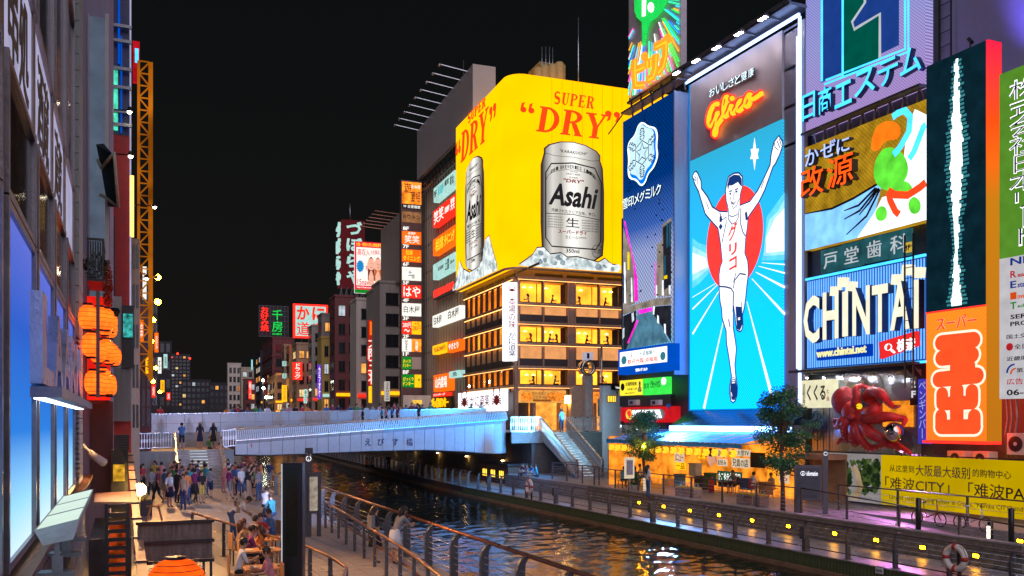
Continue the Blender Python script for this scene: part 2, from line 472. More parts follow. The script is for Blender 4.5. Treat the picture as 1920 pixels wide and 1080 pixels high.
railing('grey railing with cables along the terrace edge in front of the snack shop',[(25.55,29.6,1.45),(25.55,47.0,1.45)],2.5,1.08,pp,M['rail_brown'],M['steel'],[0.2,0.36,0.52,0.68,0.84],topr=0.028)
railing('grey railing along the terrace edge between the stairs and the snack shop',[(26.2,47.6,1.45),(26.2,54.2,1.45),(28.2,54.2,1.45)],2.2,1.08,pp,M['rail_brown'],M['steel'],[0.2,0.36,0.52,0.68,0.84],topr=0.028)
railing('sloping brown railing on the outer side of the pink lit ramp',[(25.6,29.3,1.46),(25.6,14.0,0.65)],2.6,1.08,pp,M['rail_brown'],M['steel'],[0.2,0.36,0.52,0.68,0.84],topr=0.028)
railing('brown railing above the ramp in front of the yellow hoarding',[(28.45,30.2,1.45),(28.45,14.0,1.45)],3.1,1.08,pp,M['rail_brown'],M['steel'],[0.25,0.45,0.65,0.85],topr=0.028)
pl=curved_post(1.15,0.09,0.2,lean=-1).mesh('post',M['rail_grey'])
railing('copper topped railing with curved grey posts along the near canal edge',[(7.55,13,1.34),(7.55,50,1.34)],2.05,1.13,pl,M['rail_bronze'],M['steel'],[0.25,0.4,0.55,0.7,0.85],topr=0.05,cabr=0.009,topoff=0.17)
pq=plain_post(0.98,0.08)
inner=railing('double copper handrail on slim grey posts dividing the near promenade',[(5.2,13,1.3),(6.0,20,1.3),(6.85,33.5,1.3)],1.55,0.98,pq,M['rail_bronze'],M['steel'],[0.2,0.35,0.8],topr=0.04)
MB().tube([(5.28,13,1.88),(6.08,20,1.88),(6.93,33.5,1.88)],0.035,8).put('middle_handrail',M['rail_bronze'],inner)
emi('e_sodium',(1.0,0.40,0.002),70.0,var=0)
mat('lamp_housing',(0.1,0.09,0.06),0.5,0.4)
WF=Fr((25.13,0),(0,-1))
lab=['wall light under the terrace nearest the bridge stairs','wall light second from the stairs end of the block wall','wall light below the left shop bench','wall light below the gap in the terrace railing','wall light below the right shop bench','wall light below the big street tree','wall light below the information board','wall light below the photo end of the hoarding','wall light below the yellow hoarding start','wall light left of the life ring','wall light right of the life ring']
for i,(x,y)in enumerate(((1200,944),(1246,951),(1295,958),(1350,967),(1412,976),(1480,986),(1567,1011),(1645,1024),(1732,1038),(1832,1056))):
 a,z=WF.hit(x,y);z=0.98
 T=thing('wall_light','glowing amber '+lab[i],'wall light',WF.W(a,z),'amber lights low in the terrace wall')
 MB().fb(WF,a-0.13,a+0.13,z-0.07,z+0.09,0.0,0.05).put('housing',M['lamp_housing'],T)
 MB().fb(WF,a-0.10,a+0.10,z-0.05,z+0.05,0.051,0.06).put('lens',M['e_sodium'],T)
RFr=Fr((28.38,0),(0,-1))
for i,y in enumerate((21.5,17.0)):
 T=thing('wall_light','glowing amber wall light in the upper step of the ramp '+('right of the glowing bollard' if i==0 else 'at the picture edge'),'wall light',(28.36,y,1.2),'amber lights low in the terrace wall')
 MB().box(28.31,28.36,y-0.13,y+0.13,1.1,1.26).put('housing',M['lamp_housing'],T)
 MB().box(28.30,28.308,y-0.1,y+0.1,1.13,1.23).put('lens',M['e_sodium'],T)
for i,y in enumerate((48.6,50.6,52.6,54.6,56.6,58.4)):
 T=thing('uplight',['uplight washing the mossy wall beside the stone wall end','second uplight on the mossy wall from the stone wall end','third uplight on the mossy wall','fourth uplight on the mossy wall from the shops','uplight on the mossy wall behind the seated group','uplight on the mossy wall by the bridge'][i],'uplight',(25.7,y,0.64),'amber uplights at the foot of the mossy wall')
 MB().box(25.55,25.75,y-0.1,y+0.1,0.64,0.7).put('housing',M['lamp_housing'],T)
 MB().box(25.57,25.73,y-0.08,y+0.08,0.701,0.71).put('lens',M['e_sodium'],T)
def emi_ramp(name,fr,axis,v0,v1,stops,s=1.0,led=0.0,k=42.0,noise=0.0):
 """printed or lit picture ground whose colour changes along the board ('a') or up it ('z'), in metres"""
 m=bpy.data.materials.new(name);m.use_nodes=True;M[name]=m;nt=m.node_tree;nt.nodes.clear()
 out=nt.nodes.new('ShaderNodeOutputMaterial');e=nt.nodes.new('ShaderNodeEmission');nt.links.new(e.outputs[0],out.inputs[0])
 g=nt.nodes.new('ShaderNodeNewGeometry')
 d=nt.nodes.new('ShaderNodeVectorMath');d.operation='DOT_PRODUCT'
 if axis=='a':
  d.inputs[1].default_value=(fr.U.x,fr.U.y,0);o=fr.O.dot(fr.U)
 else:d.inputs[1].default_value=(0,0,1);o=0
 nt.links.new(g.outputs['Position'],d.inputs[0]);last=d.outputs['Value']
 r=nt.nodes.new('ShaderNodeMapRange');r.inputs[1].default_value=v0+o;r.inputs[2].default_value=v1+o
 if noise:
  n=nt.nodes.new('ShaderNodeTexNoise');n.inputs['Scale'].default_value=0.35;n.inputs['Detail'].default_value=4;nt.links.new(g.outputs['Position'],n.inputs[0])
  ma=nt.nodes.new('ShaderNodeMath');ma.operation='MULTIPLY_ADD';ma.inputs[1].default_value=noise*(v1-v0);nt.links.new(n.outputs[0],ma.inputs[0]);nt.links.new(last,ma.inputs[2])
  sb_=nt.nodes.new('ShaderNodeMath');sb_.operation='SUBTRACT';sb_.inputs[1].default_value=noise*(v1-v0)*0.5;nt.links.new(ma.outputs[0],sb_.inputs[0]);last=sb_.outputs[0]
 nt.links.new(last,r.inputs[0])
 cr=nt.nodes.new('ShaderNodeValToRGB');nt.links.new(r.outputs[0],cr.inputs[0])
 els=cr.color_ramp.elements
 while len(els)<len(stops):els.new(0.5)
 for el,(p,c)in zip(els,stops):
  el.position=p;c=srgb(c)if isinstance(c,str)else c;el.color=(*c,1)
 nt.links.new(cr.outputs[0],e.inputs[0]);e.inputs[1].default_value=s
 if led:
  sx=nt.nodes.new('ShaderNodeSeparateXYZ');nt.links.new(g.outputs['Position'],sx.inputs[0])
  d2=nt.nodes.new('ShaderNodeVectorMath');d2.operation='DOT_PRODUCT';d2.inputs[1].default_value=(fr.U.x,fr.U.y,0);nt.links.new(g.outputs['Position'],d2.inputs[0])
  w=[]
  for sock in(d2.outputs['Value'],sx.outputs[2]):
   a=nt.nodes.new('ShaderNodeMath');a.operation='MULTIPLY';a.inputs[1].default_value=k;nt.links.new(sock,a.inputs[0])
   b=nt.nodes.new('ShaderNodeMath');b.operation='SINE';nt.links.new(a.outputs[0],b.inputs[0]);w.append(b.outputs[0])
  p=nt.nodes.new('ShaderNodeMath');p.operation='MULTIPLY';nt.links.new(w[0],p.inputs[0]);nt.links.new(w[1],p.inputs[1])
  q=nt.nodes.new('ShaderNodeMath');q.operation='MULTIPLY_ADD';q.inputs[1].default_value=led*s;q.inputs[2].default_value=s;nt.links.new(p.outputs[0],q.inputs[0])
  nt.links.new(q.outputs[0],e.inputs[1])
 return m
def pstroke(b,fr,pts,w,c,mi=0,closed=False,th=0.02):
 """a ribbon w metres wide along traced points"""
 P=[Vector((*fr.hit(x,y,c),0))for x,y in pts]
 return stroke(b,fr,P,w,c,mi,closed,th)
def stroke(b,fr,P,w,c,mi=0,closed=False,th=0.02):
 P=[Vector((p[0],p[1],0))for p in P];k=len(P);L=[];R=[]
 ws=w if isinstance(w,(list,tuple))else[w]*k
 for i in range(k):
  a=P[(i-1)%k]if(i or closed)else P[i];q=P[(i+1)%k]if(i<k-1 or closed)else P[i]
  d=(q-a).normalized();n=Vector((-d.y,d.x,0))*ws[i]/2
  L.append(P[i]+n);R.append(P[i]-n)
 for i in range(k if closed else k-1):
  j=(i+1)%k
  b.poly(fr,[(L[i].x,L[i].y),(R[i].x,R[i].y),(R[j].x,R[j].y),(L[j].x,L[j].y)],c,th,mi)
 return b
def arc(cx,cy,rx_,ry_,t0,t1,n=12):
 return[(cx+math.cos(lerp(t0,t1,i/n))*rx_,cy+math.sin(lerp(t0,t1,i/n))*ry_)for i in range(n+1)]
def lerp(a,b,t):return a+(b-a)*t
def serif(ch):
 D=math.pi
 st=[[(.12,.05),(.38,.05),(.38,.95),(.12,.95)],[(0,0),(.5,0),(.46,.06),(.04,.06)],[(.04,.94),(.46,.94),(.5,1),(0,1)]]
 def ring(cy,h,x1=1.0,x0=.38,t=.24):
  o=arc(x0,cy,x1-x0,h,D/2,-D/2,10);i=arc(x0,cy,x1-x0-t,h-.07,D/2,-D/2,10)
  return[[o[k],o[k+1],i[k+1],i[k]]for k in range(10)]
 if ch=='D':return st+ring(.5,.5)
 if ch=='P':return st+ring(.74,.26,.95)
 if ch=='R':return st+ring(.74,.26,.92)+[[(.46,.5),(.68,.5),(.98,.05),(.72,.05)],[(.66,0),(1.06,0),(1.02,.06),(.68,.06)]]
 if ch=='Y':return[[(.06,.95),(.32,.95),(.62,.45),(.38,.45)],[(.80,.95),(.90,.95),(.62,.45),(.53,.45)],[(.38,.05),(.62,.05),(.62,.45),(.38,.45)],[(.25,0),(.75,0),(.72,.06),(.28,.06)],[(-.04,.94),(.44,.94),(.46,1),(-.06,1)],[(.68,.94),(1.02,.94),(1.04,1),(.66,1)]]
 if ch=='E':return st+[[(.38,.0),(.9,.0),(.9,.07),(.38,.07)],[(.38,.93),(.88,.93),(.88,1),(.38,1)],[(.38,.47),(.7,.47),(.7,.54),(.38,.54)],[(.84,.07),(.9,.07),(.93,.25),(.88,.25)],[(.82,.93),(.88,.93),(.9,.77),(.85,.77)],[(.66,.4),(.72,.4),(.72,.62),(.66,.62)]]
 if ch=='U':return[[(.12,.35),(.36,.35),(.36,.95),(.12,.95)],[(.74,.35),(.84,.35),(.84,.95),(.74,.95)],[(0,.94),(.48,.94),(.48,1),(0,1)],[(.62,.94),(.98,.94),(.98,1),(.62,1)]]+[[p,q,r,s]for p,q,r,s in zip(arc(.48,.35,.36,.35,D,2*D,10)[:-1],arc(.48,.35,.36,.35,D,2*D,10)[1:],arc(.55,.35,.19,.27,D,2*D,10)[1:],arc(.55,.35,.19,.27,D,2*D,10)[:-1])]
 if ch=='S':
  c=arc(.5,.74,.32,.24,.15*D,1.35*D,9)+arc(.5,.27,.34,.24,.40*D,-.85*D,9)
  w=[.05,.07,.10,.13,.16,.18,.2,.22,.24,.25,.26,.26,.25,.23,.2,.17,.14,.11,.08,.06]
  out=[]
  for i in range(len(c)-1):
   (x0,y0),(x1,y1)=c[i],c[i+1];L=math.hypot(x1-x0,y1-y0)or 1;nx,ny_=-(y1-y0)/L/2,(x1-x0)/L/2
   a,bb=w[i],w[i+1];out.append([(x0+nx*a,y0+ny_*a),(x1+nx*bb,y1+ny_*bb),(x1-nx*bb,y1-ny_*bb),(x0-nx*a,y0-ny_*a)])
  return out
 if ch in '“”':
  out=[]
  for k in(0,.5):
   cyc,tail=(.3,1)if ch=='“' else(.7,-1)
   out.append(arc(.2+k,.3 if ch=='“' else.7,.19,.26,0,2*D,10)[:-1])
   out.append([(.02+k,.3),(.1+k,.85),(.3+k,1.0),(.2+k,.55)]if ch=='“' else[(.38+k,.7),(.3+k,.15),(.1+k,0),(.2+k,.45)])
  return out
 return[]
def serif_text(b,fr,st,x0,yt,yb,x1,c,th=0.05,shear=0.18,mi=0,gap=0.12,slopefix=0):
 a0,a1,z0,z1=fr.rect(x0,yt,yb,x1,c);H=z1-z0;W=(a1-a0-shear*H);n=len(st);w=W/(n+gap*(n-1))
 for i,ch in enumerate(st):
  for pg in serif(ch):
   b.poly(fr,[(a0+i*w*(1+gap)+x*w+shear*H*y,z0+y*H)for x,y in pg],c,th,mi)
 return b
def loft_quad(b,fr,x0,yt,yb,x1,c0,c1,mi=0):return b.pfb(fr,x0,yt,yb,x1,c0,c1,mi)
def bracket_arms(T,fr,x0,x1,z,c0,c1,n,m='dark_metal'):
 for i in range(n):
  a=lerp(x0,x1,(i+0.5)/n)
  b=MB();b.bar(fr.W(a,z,c0),fr.W(a,z,c1),0.08);b.bar(fr.W(a,z-0.5,c0),fr.W(a,z-0.02,c1),0.06);b.put('bracket',M[m],T)
def ladder(label,fr,a,z0,z1,c,w=0.45,step=0.4,m='dark_metal',name='ladder'):
 T=thing(name,label,'ladder',fr.W(a,z0,c))
 b=MB()
 for s in(0,w):b.fb(fr,a+s-0.03,a+s+0.03,z0,z1,c,c+0.05)
 b.put('rail',M[m],T)
 me=MB().box(0,w,-0.015,0.015,-0.015,0.015).mesh('rung',M[m]);k=int((z1-z0)/step)
 for i in range(k):inst('rung',me,T,fr.W(a,z0+0.2+i*step,c+0.025),(0,0,rotz(fr)))
 return T
def lantern(T,c,r,h,me_body,lab=None):pass
mat('bridge_panel',(0.42,0.43,0.47),0.32,0.15,var=0.1,bump=0.05)
mat('bridge_slat',(0.62,0.62,0.63),0.3,0.5,var=0.08,bump=0)
mat('joint',(0.04,0.04,0.05),0.6)
NY=60.0
def gx(px):
 u=(px-CX)/F;return(ST+CT*u)/(CT-ST*u)*NY
def gz(px,py):
 u=(px-CX)/F;return EYE+NY/(CT-ST*u)*(HY-py)/F
XA,XB=gx(441),gx(962)
def lerp(a,b,t):return a+(b-a)*t
BOTL=[(441,852),(500,853),(580,850),(700,845),(800,843),(870,846),(925,850),(962,849)]
TOPL=[(441,826),(560,817),(700,806),(800,799),(900,791),(962,786)]
RAIL=[(441,803),(560,796),(700,787),(800,781),(900,773),(962,770)]
def interp(tab):
 P=[(gx(a),gz(a,b))for a,b in tab]
 def f(x):
  if x<=P[0][0]:return P[0][1]
  for(a,b),(c,d)in zip(P[:-1],P[1:]):
   if x<=c:return lerp(b,d,(x-a)/(c-a))
  return P[-1][1]
 return f
fb_,ft_,fr_=interp(BOTL),interp(TOPL),interp(RAIL)
def ny(x):
 t=max(0,(x-(XB-1.6))/1.6);return NY+1.5*(1-math.sqrt(max(0,1-t*t)))
BR=thing('bridge','blue lit curved footbridge with panelled girder and slatted parapet over the canal','bridge',((XA+XB)/2,NY+4,4))
n=26
for i in range(n):
 xa,xb=lerp(XA,XB,i/n)+0.012,lerp(XA,XB,(i+1)/n)-0.012
 b=MB();ya,yb=ny(xa),ny(xb)
 b.hexa([(xa,ya,fb_(xa)),(xb,yb,fb_(xb)),(xb,yb+0.08,fb_(xb)-0.05),(xa,ya+0.08,fb_(xa)-0.05),(xa,ya,ft_(xa)-0.25),(xb,yb,ft_(xb)-0.25),(xb,yb+0.08,ft_(xb)-0.25),(xa,ya+0.08,ft_(xa)-0.25)])
 b.hexa([(xa,ya-0.12,ft_(xa)),(xb,yb-0.12,ft_(xb)),(xb,yb+0.08,ft_(xb)),(xa,ya+0.08,ft_(xa)),(xa,ya-0.0,ft_(xa)-0.245),(xb,yb-0.0,ft_(xb)-0.245),(xb,yb+0.08,ft_(xb)-0.245),(xa,ya+0.08,ft_(xa)-0.245)])
 b.put('panel',M['bridge_panel'],BR)
b=MB()
for i in range(n):
 xa,xb=lerp(XA,XB,i/n),lerp(XA,XB,(i+1)/n);y=ny(xa)+0.1;y2=ny(xb)+0.1
 b.hexa([(xa,y,fb_(xa)-0.05),(xb,y2,fb_(xb)-0.05),(xb,NY+4.5,fb_(xb)-0.25),(xa,NY+4.5,fb_(xa)-0.25),(xa,y,ft_(xa)-0.02),(xb,y2,ft_(xb)-0.02),(xb,NY+4.5,ft_(xb)-0.02),(xa,NY+4.5,ft_(xa)-0.02)])
b.put('deck',M['joint'],BR)
for i in range(n):
 xa,xb=lerp(XA,XB,i/n)+.02,lerp(XA,XB,(i+1)/n)-.02;t=i/n
 k_='wash%d'%min(3,int(t*4));emi(k_,((.85,.75,1.0),(.6,.7,1.1),(.12,.5,1.6),(.03,.55,2.2))[min(3,int(t*4))],(4,6,8,10)[min(3,int(t*4))],var=0)
 MB().hexa([(xa,ny(xa)-.34,ft_(xa)-.01),(xb,ny(xb)-.34,ft_(xb)-.01),(xb,ny(xb)-.27,ft_(xb)-.01),(xa,ny(xa)-.27,ft_(xa)-.01),(xa,ny(xa)-.34,ft_(xa)-.0),(xb,ny(xb)-.34,ft_(xb)-.0),(xb,ny(xb)-.27,ft_(xb)-.0),(xa,ny(xa)-.27,ft_(xa)-.0)]).put('wash_light',M[k_],BR)  # glowing strips added along the girder to wash its panels with colour
ns=150
sb=MB()
slm=MB().hexa([(-0.045,-0.10,0.0),(0.045,-0.10,0.0),(0.045,-0.07,0.0),(-0.045,-0.07,0.0),(-0.045,0.04,0.8),(0.045,0.04,0.8),(0.045,0.07,0.8),(-0.045,0.07,0.8)])
slm.hexa([(-0.045,0.035,0.8),(0.045,0.035,0.8),(0.045,0.068,0.801),(-0.045,0.068,0.801),(-0.045,0.22,0.98),(0.045,0.22,0.98),(0.045,0.24,0.96),(-0.045,0.24,0.96)])
slme=slm.mesh('slat',M['bridge_slat'])
for i in range(ns):
 x=lerp(XA,XB,(i+0.5)/ns);h=fr_(x)-ft_(x)
 inst('slat',slme,BR,(x,ny(x)-0.02,ft_(x)),(0,0.0,0.35),(1,1,h/0.98))
b=MB();b.tube([(lerp(XA,XB,i/40),ny(lerp(XA,XB,i/40))+0.28,fr_(lerp(XA,XB,i/40))-0.02)for i in range(41)],0.05,8);b.put('handrail',M['steel'],BR)
b=MB();b.tube([(lerp(XA,XB,i/40),ny(lerp(XA,XB,i/40))+0.1,ft_(lerp(XA,XB,i/40))+0.06)for i in range(41)],0.05,8);b.put('kerb_rail',M['steel'],BR)
GF=Fr((XA,NY),(1,0))
emi_dark=mat('brush_ink',(0.02,0.03,0.08),0.5,bump=0)
for ch,xx in(('え',690),('び',714),('す',741),('橋',768)):
 MB().ptext(GF,ch,xx-6,822,836,xx+6,c=0.001,th=0.02,off=0.015).put('letter',emi_dark,BR)
MB().ptext(GF,'!',470,832,839,473,c=0.001,th=0.02,off=0.03).put('marker',mat('red_paint',(0.5,0.03,0.02),0.5),BR)
PY=68.0
def pxX(px,Y):
 u=(px-CX)/F;return(ST+CT*u)/(CT-ST*u)*Y
def ztop(x):return lerp(5.74,6.32,(x+0.9)/26.9)
DK=thing('bridge_deck','grey panelled parapet of the main bridge deck with people leaning on it','bridge',(12,PY,4.9))
X0,X1=-2.2,27.0
n=24
for i in range(n):
 xa,xb=lerp(X0,X1,i/n)+0.01,lerp(X0,X1,(i+1)/n)-0.01
 for r in range(2):
  za=1.35-0.68*r
  MB().hexa([(xa,PY,ztop(xa)-za),(xb,PY,ztop(xb)-za),(xb,PY+0.1,ztop(xb)-za),(xa,PY+0.1,ztop(xa)-za),(xa,PY,ztop(xa)-za+0.665),(xb,PY,ztop(xb)-za+0.665),(xb,PY+0.1,ztop(xb)-za+0.665),(xa,PY+0.1,ztop(xa)-za+0.665)]).put('panel',M['bridge_panel'],DK)
b=MB();b.hexa([(X0,PY+0.11,3.6),(X1,PY+0.11,3.6),(X1,88,3.6),(X0,88,3.6),(X0,PY+0.11,ztop(X0)-1.12),(X1,PY+0.11,ztop(X1)-1.12),(X1,88,ztop(X1)-1.12),(X0,88,ztop(X0)-1.12)]);b.put('deck',M['concrete'],DK)
b=MB();b.hexa([(X0,PY-0.04,ztop(X0)-0.015),(X1,PY-0.04,ztop(X1)-0.015),(X1,PY+0.2,ztop(X1)-0.015),(X0,PY+0.2,ztop(X0)-0.015),(X0,PY-0.04,ztop(X0)+0.04),(X1,PY-0.04,ztop(X1)+0.04),(X1,PY+0.2,ztop(X1)+0.04),(X0,PY+0.2,ztop(X0)+0.04)]);b.put('capping',M['steel'],DK)
MB().box(X0,7,PY-0.6,PY+0.1,1.3,4.45).put('abutment',M['concrete'],DK)
struct(MB().box(26.0,60,60.42,140,4.465,4.5).put('plaza',M['promenade_paving']))
def balustrade(label,path,h=1.05,step=0.17,parent=None,mm='bridge_slat',name='balustrade'):
 T=thing(name,label,'balustrade',path[0])if parent is None else parent
 p,q=Vector(path[0]),Vector(path[1]);L=(q-p).length;n=int(L/step)
 me=MB().box(-0.02,0.02,-0.012,0.012,0.06,h*0.42).box(-0.045,0.045,-0.012,0.012,h*0.42,h*0.62).box(-0.02,0.02,-0.012,0.012,h*0.62,h-0.03).mesh('baluster',M[mm])
 rz=math.atan2((q-p).y,(q-p).x)
 for i in range(n+1):
  inst('baluster',me,T,p+(q-p)*(i/n),(0,0,rz))
 MB().bar(p+Vector((0,0,h)),q+Vector((0,0,h)),0.09,0.06).put('handrail',M['steel'],T)
 MB().bar(p+Vector((0,0,0.05)),q+Vector((0,0,0.05)),0.06,0.05).put('lower_rail',M['steel'],T)
 return T
mat('step_stone',(0.33,0.33,0.34),0.5)
emi('e_step',(0.75,0.9,1.0),1.3,var=0)
def stairs(label,x0,x1,yf,yt,zf,zt,n,mstr='pale_plaster',rails=('L','R'),led=True,hb=1.0):
 T=thing('staircase',label,'stairs',((x0+x1)/2,yf,zf))
 for i in range(n):
  ya,yb=lerp(yf,yt,i/n),lerp(yf,yt,(i+1)/n);z=lerp(zf,zt,(i+1)/n)
  MB().box(x0,x1,ya,yb+0.05,z-0.17,z).put('step',M['step_stone'],T)
  if led:MB().box(lerp(x0,x1,0.3),lerp(x0,x1,0.7),ya-0.012,ya-0.002,z-0.075,z-0.05).put('step_light',M['e_step'],T)
 dz=(zt-zf)/n
 MB().hexa([(x0,yf+0.05,zf-0.1),(x1,yf+0.05,zf-0.1),(x1,yt,zt-0.5),(x0,yt,zt-0.5),(x0,yf+0.3,zf-0.04),(x1,yf+0.3,zf-0.04),(x1,yt,zt-0.2),(x0,yt,zt-0.2)]).put('soffit',M['dark_concrete'],T)
 for s in rails:
  x=x0-0.06 if s=='L' else x1+0.06
  MB().hexa([(x-0.05,yf-0.1,zf-0.0),(x+0.05,yf-0.1,zf-0.0),(x+0.05,yt,zt-0.55),(x-0.05,yt,zt-0.55),(x-0.05,yf-0.1,zf+0.22),(x+0.05,yf-0.1,zf+0.22),(x+0.05,yt,zt+0.1),(x-0.05,yt,zt+0.1)]).put('stringer',M[mstr],T)
  balustrade('',[(x,yf-0.05,zf+0.18),(x,yt,zt+0.06)],hb,0.16,parent=T)
  MB().box(x-0.07,x+0.07,yf-0.2,yf-0.06,zf,zf+hb+0.25).put('newel_post',M['steel'],T)
 return T
stairs('grey lit stairs with slatted balustrades going up to the plaza by the yellow building',28.45,30.35,54.9,60.4,1.45,4.5,17)
balustrade('blue lit slatted balustrade on the plaza edge beside the bridge end',[(25.9,60.35,4.5),(28.3,60.35,4.5)],1.1)
balustrade('warm lit slatted balustrade on the plaza edge right of the stairs',[(30.5,60.35,4.5),(33.2,60.35,4.5)],1.1)
struct(MB().box(25.9,28.38,60.2,60.41,3.7,4.46).put('plaza_edge',M['concrete']))
stairs('crowded lit stairs going up from the left promenade to the bridge',2.9,5.5,56.0,60.0,1.3,3.5,13)
struct(MB().box(-2.3,6.4,60.01,67.4,1.31,3.5).put('landing',M['concrete']))
balustrade('white slatted balustrade left of the crowded stairs',[(-1.4,58.6,3.55),(2.6,59.2,3.65)],0.95,0.15)
balustrade('short slatted balustrade joining the stairs to the bridge parapet',[(5.6,59.9,3.6),(6.5,59.9,3.7)],1.1,0.13)
struct(MB().box(-2.3,2.75,57.6,60.0,1.305,3.5).put('stair_side_wall',M['grey_plaster']))
K=thing('kiosk','low brown kiosk with lit arched windows on the walkway under the bridge end','kiosk',(26.7,64,0.63))
mat('brown_tile',(0.16,0.08,0.05),0.6)
emi('e_amber',(1.0,0.6,0.05),2.2,var=0.2)
KF=Fr((25.9,66.5),(0,-1))
MB().box(25.9,27.5,60.9,66.5,0.63,2.0).put('wall',M['brown_tile'],K)
MB().box(25.75,27.55,60.7,66.7,2.01,2.14).put('roof',mat('dark_tile',(0.03,0.02,0.02),0.5),K)
for x in(1.0,2.7,4.4):
 w=MB().fb(KF,x-0.5,x+0.5,1.0,1.65,0.0,0.03).put('window',M['black_paint'],K)
 for k in range(3):
  a=x-0.32+k*0.32
  MB().poly(KF,[(a-0.1,1.05),(a+0.1,1.05),(a+0.1,1.5),(a+0.06,1.58),(a,1.61),(a-0.06,1.58),(a-0.1,1.5)],0.031,0.01).put('pane',M['e_amber'],w)
bx=MB();bx.hexa([(rx(88,25.0),88,0.64),(rx(88,25.0)+0.08,88,0.64),(rx(94,27.3)+0.08,94,3.9),(rx(94,27.3),94,3.9),(rx(88,25.0),88,1.9),(rx(88,25.0)+0.08,88,1.9),(rx(94,27.3)+0.08,94,5.0),(rx(94,27.3),94,5.0)])
T=thing('staircase','narrow pale staircase climbing from the walkway beyond the bridge','stairs',(rx(88,25),88,0.64))
bx.put('stringer',mat('ivory_paint',(0.6,0.55,0.4),0.5),T)
for i in range(12):
 t=i/12;MB().box(lerp(rx(88,25.1),rx(94,27.4),t),lerp(rx(88,25.1),rx(94,27.4),t)+0.35,lerp(88,94,t),lerp(88,94,t)+1.2,lerp(0.64,3.9,t)+0.05,lerp(0.64,3.9,t)+0.2).put('step',M['step_stone'],T)
emi('e_walk',(1.0,0.55,0.15),60.0,var=0)
for i in range(7):
 y=66+i*9.5;x=rx(y,27.4)
 T=thing('walkway_lamp','small warm wall lamp on the dark wall of the walkway, number %s from the bridge'%['one','two','three','four','five','six','seven'][i],'wall lamp',(x,y,2.2),'warm lamps along the walkway beyond the bridge')
 MB().box(x-0.08,x+0.1,y-0.15,y+0.15,2.2,2.32).put('housing',M['lamp_housing'],T)
 MB().box(x-0.07,x+0.06,y-0.13,y+0.13,2.15,2.195).put('lens',M['e_walk'],T)
FR=Fr((31.3,0),(0,-1));FS=Fr((30.3,0),(0,-1))
mat('dark_facade',(0.05,0.055,0.065),0.5,var=0.3)
mat('board_grey',(0.5,0.45,0.44),0.45,0.35,var=0.12,scale=0.8,streak=True,bump=0.03)
mat('teal_glass',(0.02,0.05,0.055),0.08,0.0,var=0.4,scale=0.4,bump=0)
def shell(name,label,x0,x1,ztop_,m,depth=14,c=0.0,zb=1.45,fr=FR):
 a0,_=fr.hit(x0,500,c);a1,_=fr.hit(x1,500,c)
 T=thing(name,label,'building',fr.W((a0+a1)/2,zb,c))
 MB().fb(fr,a0+0.01,a1-0.01,zb,ztop_,c-depth,c).put('wall',M[m],T)
 return T,a0,a1
TB,ta0,ta1=shell('building','blue lit narrow building carrying the snow crystal and round green signs',1165,1291,19.4,'dark_facade',c=-0.4)
GB,ga0,ga1=shell('building','building with the tall runner screen and dark glass storeys above',1293,1509,25.5,'dark_facade',c=-0.25)
CB,ca0,ca1=shell('building','building covered by stacked neon boards between the runner screen and orange tower',1511,1752,34.0,'dark_facade',c=-0.5)
RB,ra0,ra1=shell('building','purple lit building behind the tall orange tower sign',1754,2150,30.0,'dark_facade',c=-1.2)
mat('violet_cladding',(0.35,0.33,0.5),0.35,var=0.06)
a0,z1_=FR.hit(1756,0,-1.0)
MB().fb(FR,ra0+0.4,ra1,17.0,30,-1.19,-0.9).put('cladding',M['violet_cladding'],RB)
b=MB()
for i in range(6):
 for j in range(3):
  aa=lerp(ga0,ga1,i/6);ab=lerp(ga0,ga1,(i+1)/6)
  w=MB().fb(FR,aa+0.06,ab-0.06,19.6+j*1.95,21.4+j*1.95,-0.245,-0.2).put('window',M['teal_glass'],GB)
for j in range(4):MB().fb(FR,ga0,ga1,19.42+j*1.95,19.56+j*1.95,-0.24,0.0).put('floor_band',M['grey_metal'],GB)
mat('purple_margin',(0.33,0.31,0.34),0.45,0.3,var=0.08,streak=True,bump=0.03)
G=thing('runner_sign','tall light board with a white vested runner on cyan under orange script lettering','billboard',FR.W(*FR.hit(1400,790)))
sa0,sz1=FR.hit(1297,160);_,sz0=FR.hit(1297,768);sa1,_=FR.hit(1470,300);sa2,_=FR.hit(1508,300)
_,lz1=FR.hit(1297,303)
MB().fb(FR,sa0,sa1,lz1+0.01,sz1,-0.2,0.12).put('grey_board',M['board_grey'],G)
MB().fb(FR,sa1+0.01,sa2,sz0,sz1,-0.2,0.0).put('side_board',M['purple_margin'],G)
LG=FR.off(0.0)
MB().fb(FR,sa0,sa1,sz0,lz1,-0.2,0.12).put('screen',emi_ramp('led_cyan',FR,'z',sz0,lz1,[(0,(0.004,.76,3.6)),(.35,(0.005,.68,2.4)),(.62,(0.02,.55,1.2)),(1,(0.03,.42,.66))],1.1,led=0.22,k=36),G)
MB().fb(FR,sa0-0.07,sa0-0.005,sz0,sz1,-0.2,0.16).fb(FR,sa0-0.07,sa1,sz0-0.1,sz0-0.01,-0.2,0.16).put('frame',emi('e_bluerim',(0.0,0.35,1.0),0.7),G)
def A_(x,y):return(1280+x/5.4,220+y/5.4)
def B_(x,y):return(1280+x/5.4,400+y/5.4)
def C_(x,y):return(1280+x/5.4,580+y/5.4)
white_led=emi('led_white',(1,1,1.05),1.25,led=0.12,k=36)
navy=emi('led_navy',(0.01,0.045,0.22),0.9,var=0.05)
red_led=emi('led_red',(1.6,0.06,0.05),1.0,led=0.15,k=36)
pale=emi('led_pale',(0.42,0.9,1.25),1.05,led=0.12,k=36)
mid=emi('led_mid',(0.14,0.75,1.25),1.05,led=0.12,k=36)
def pr(P,c,m):MB().ppoly(FR,P,c,0.004).put('print',m,G)
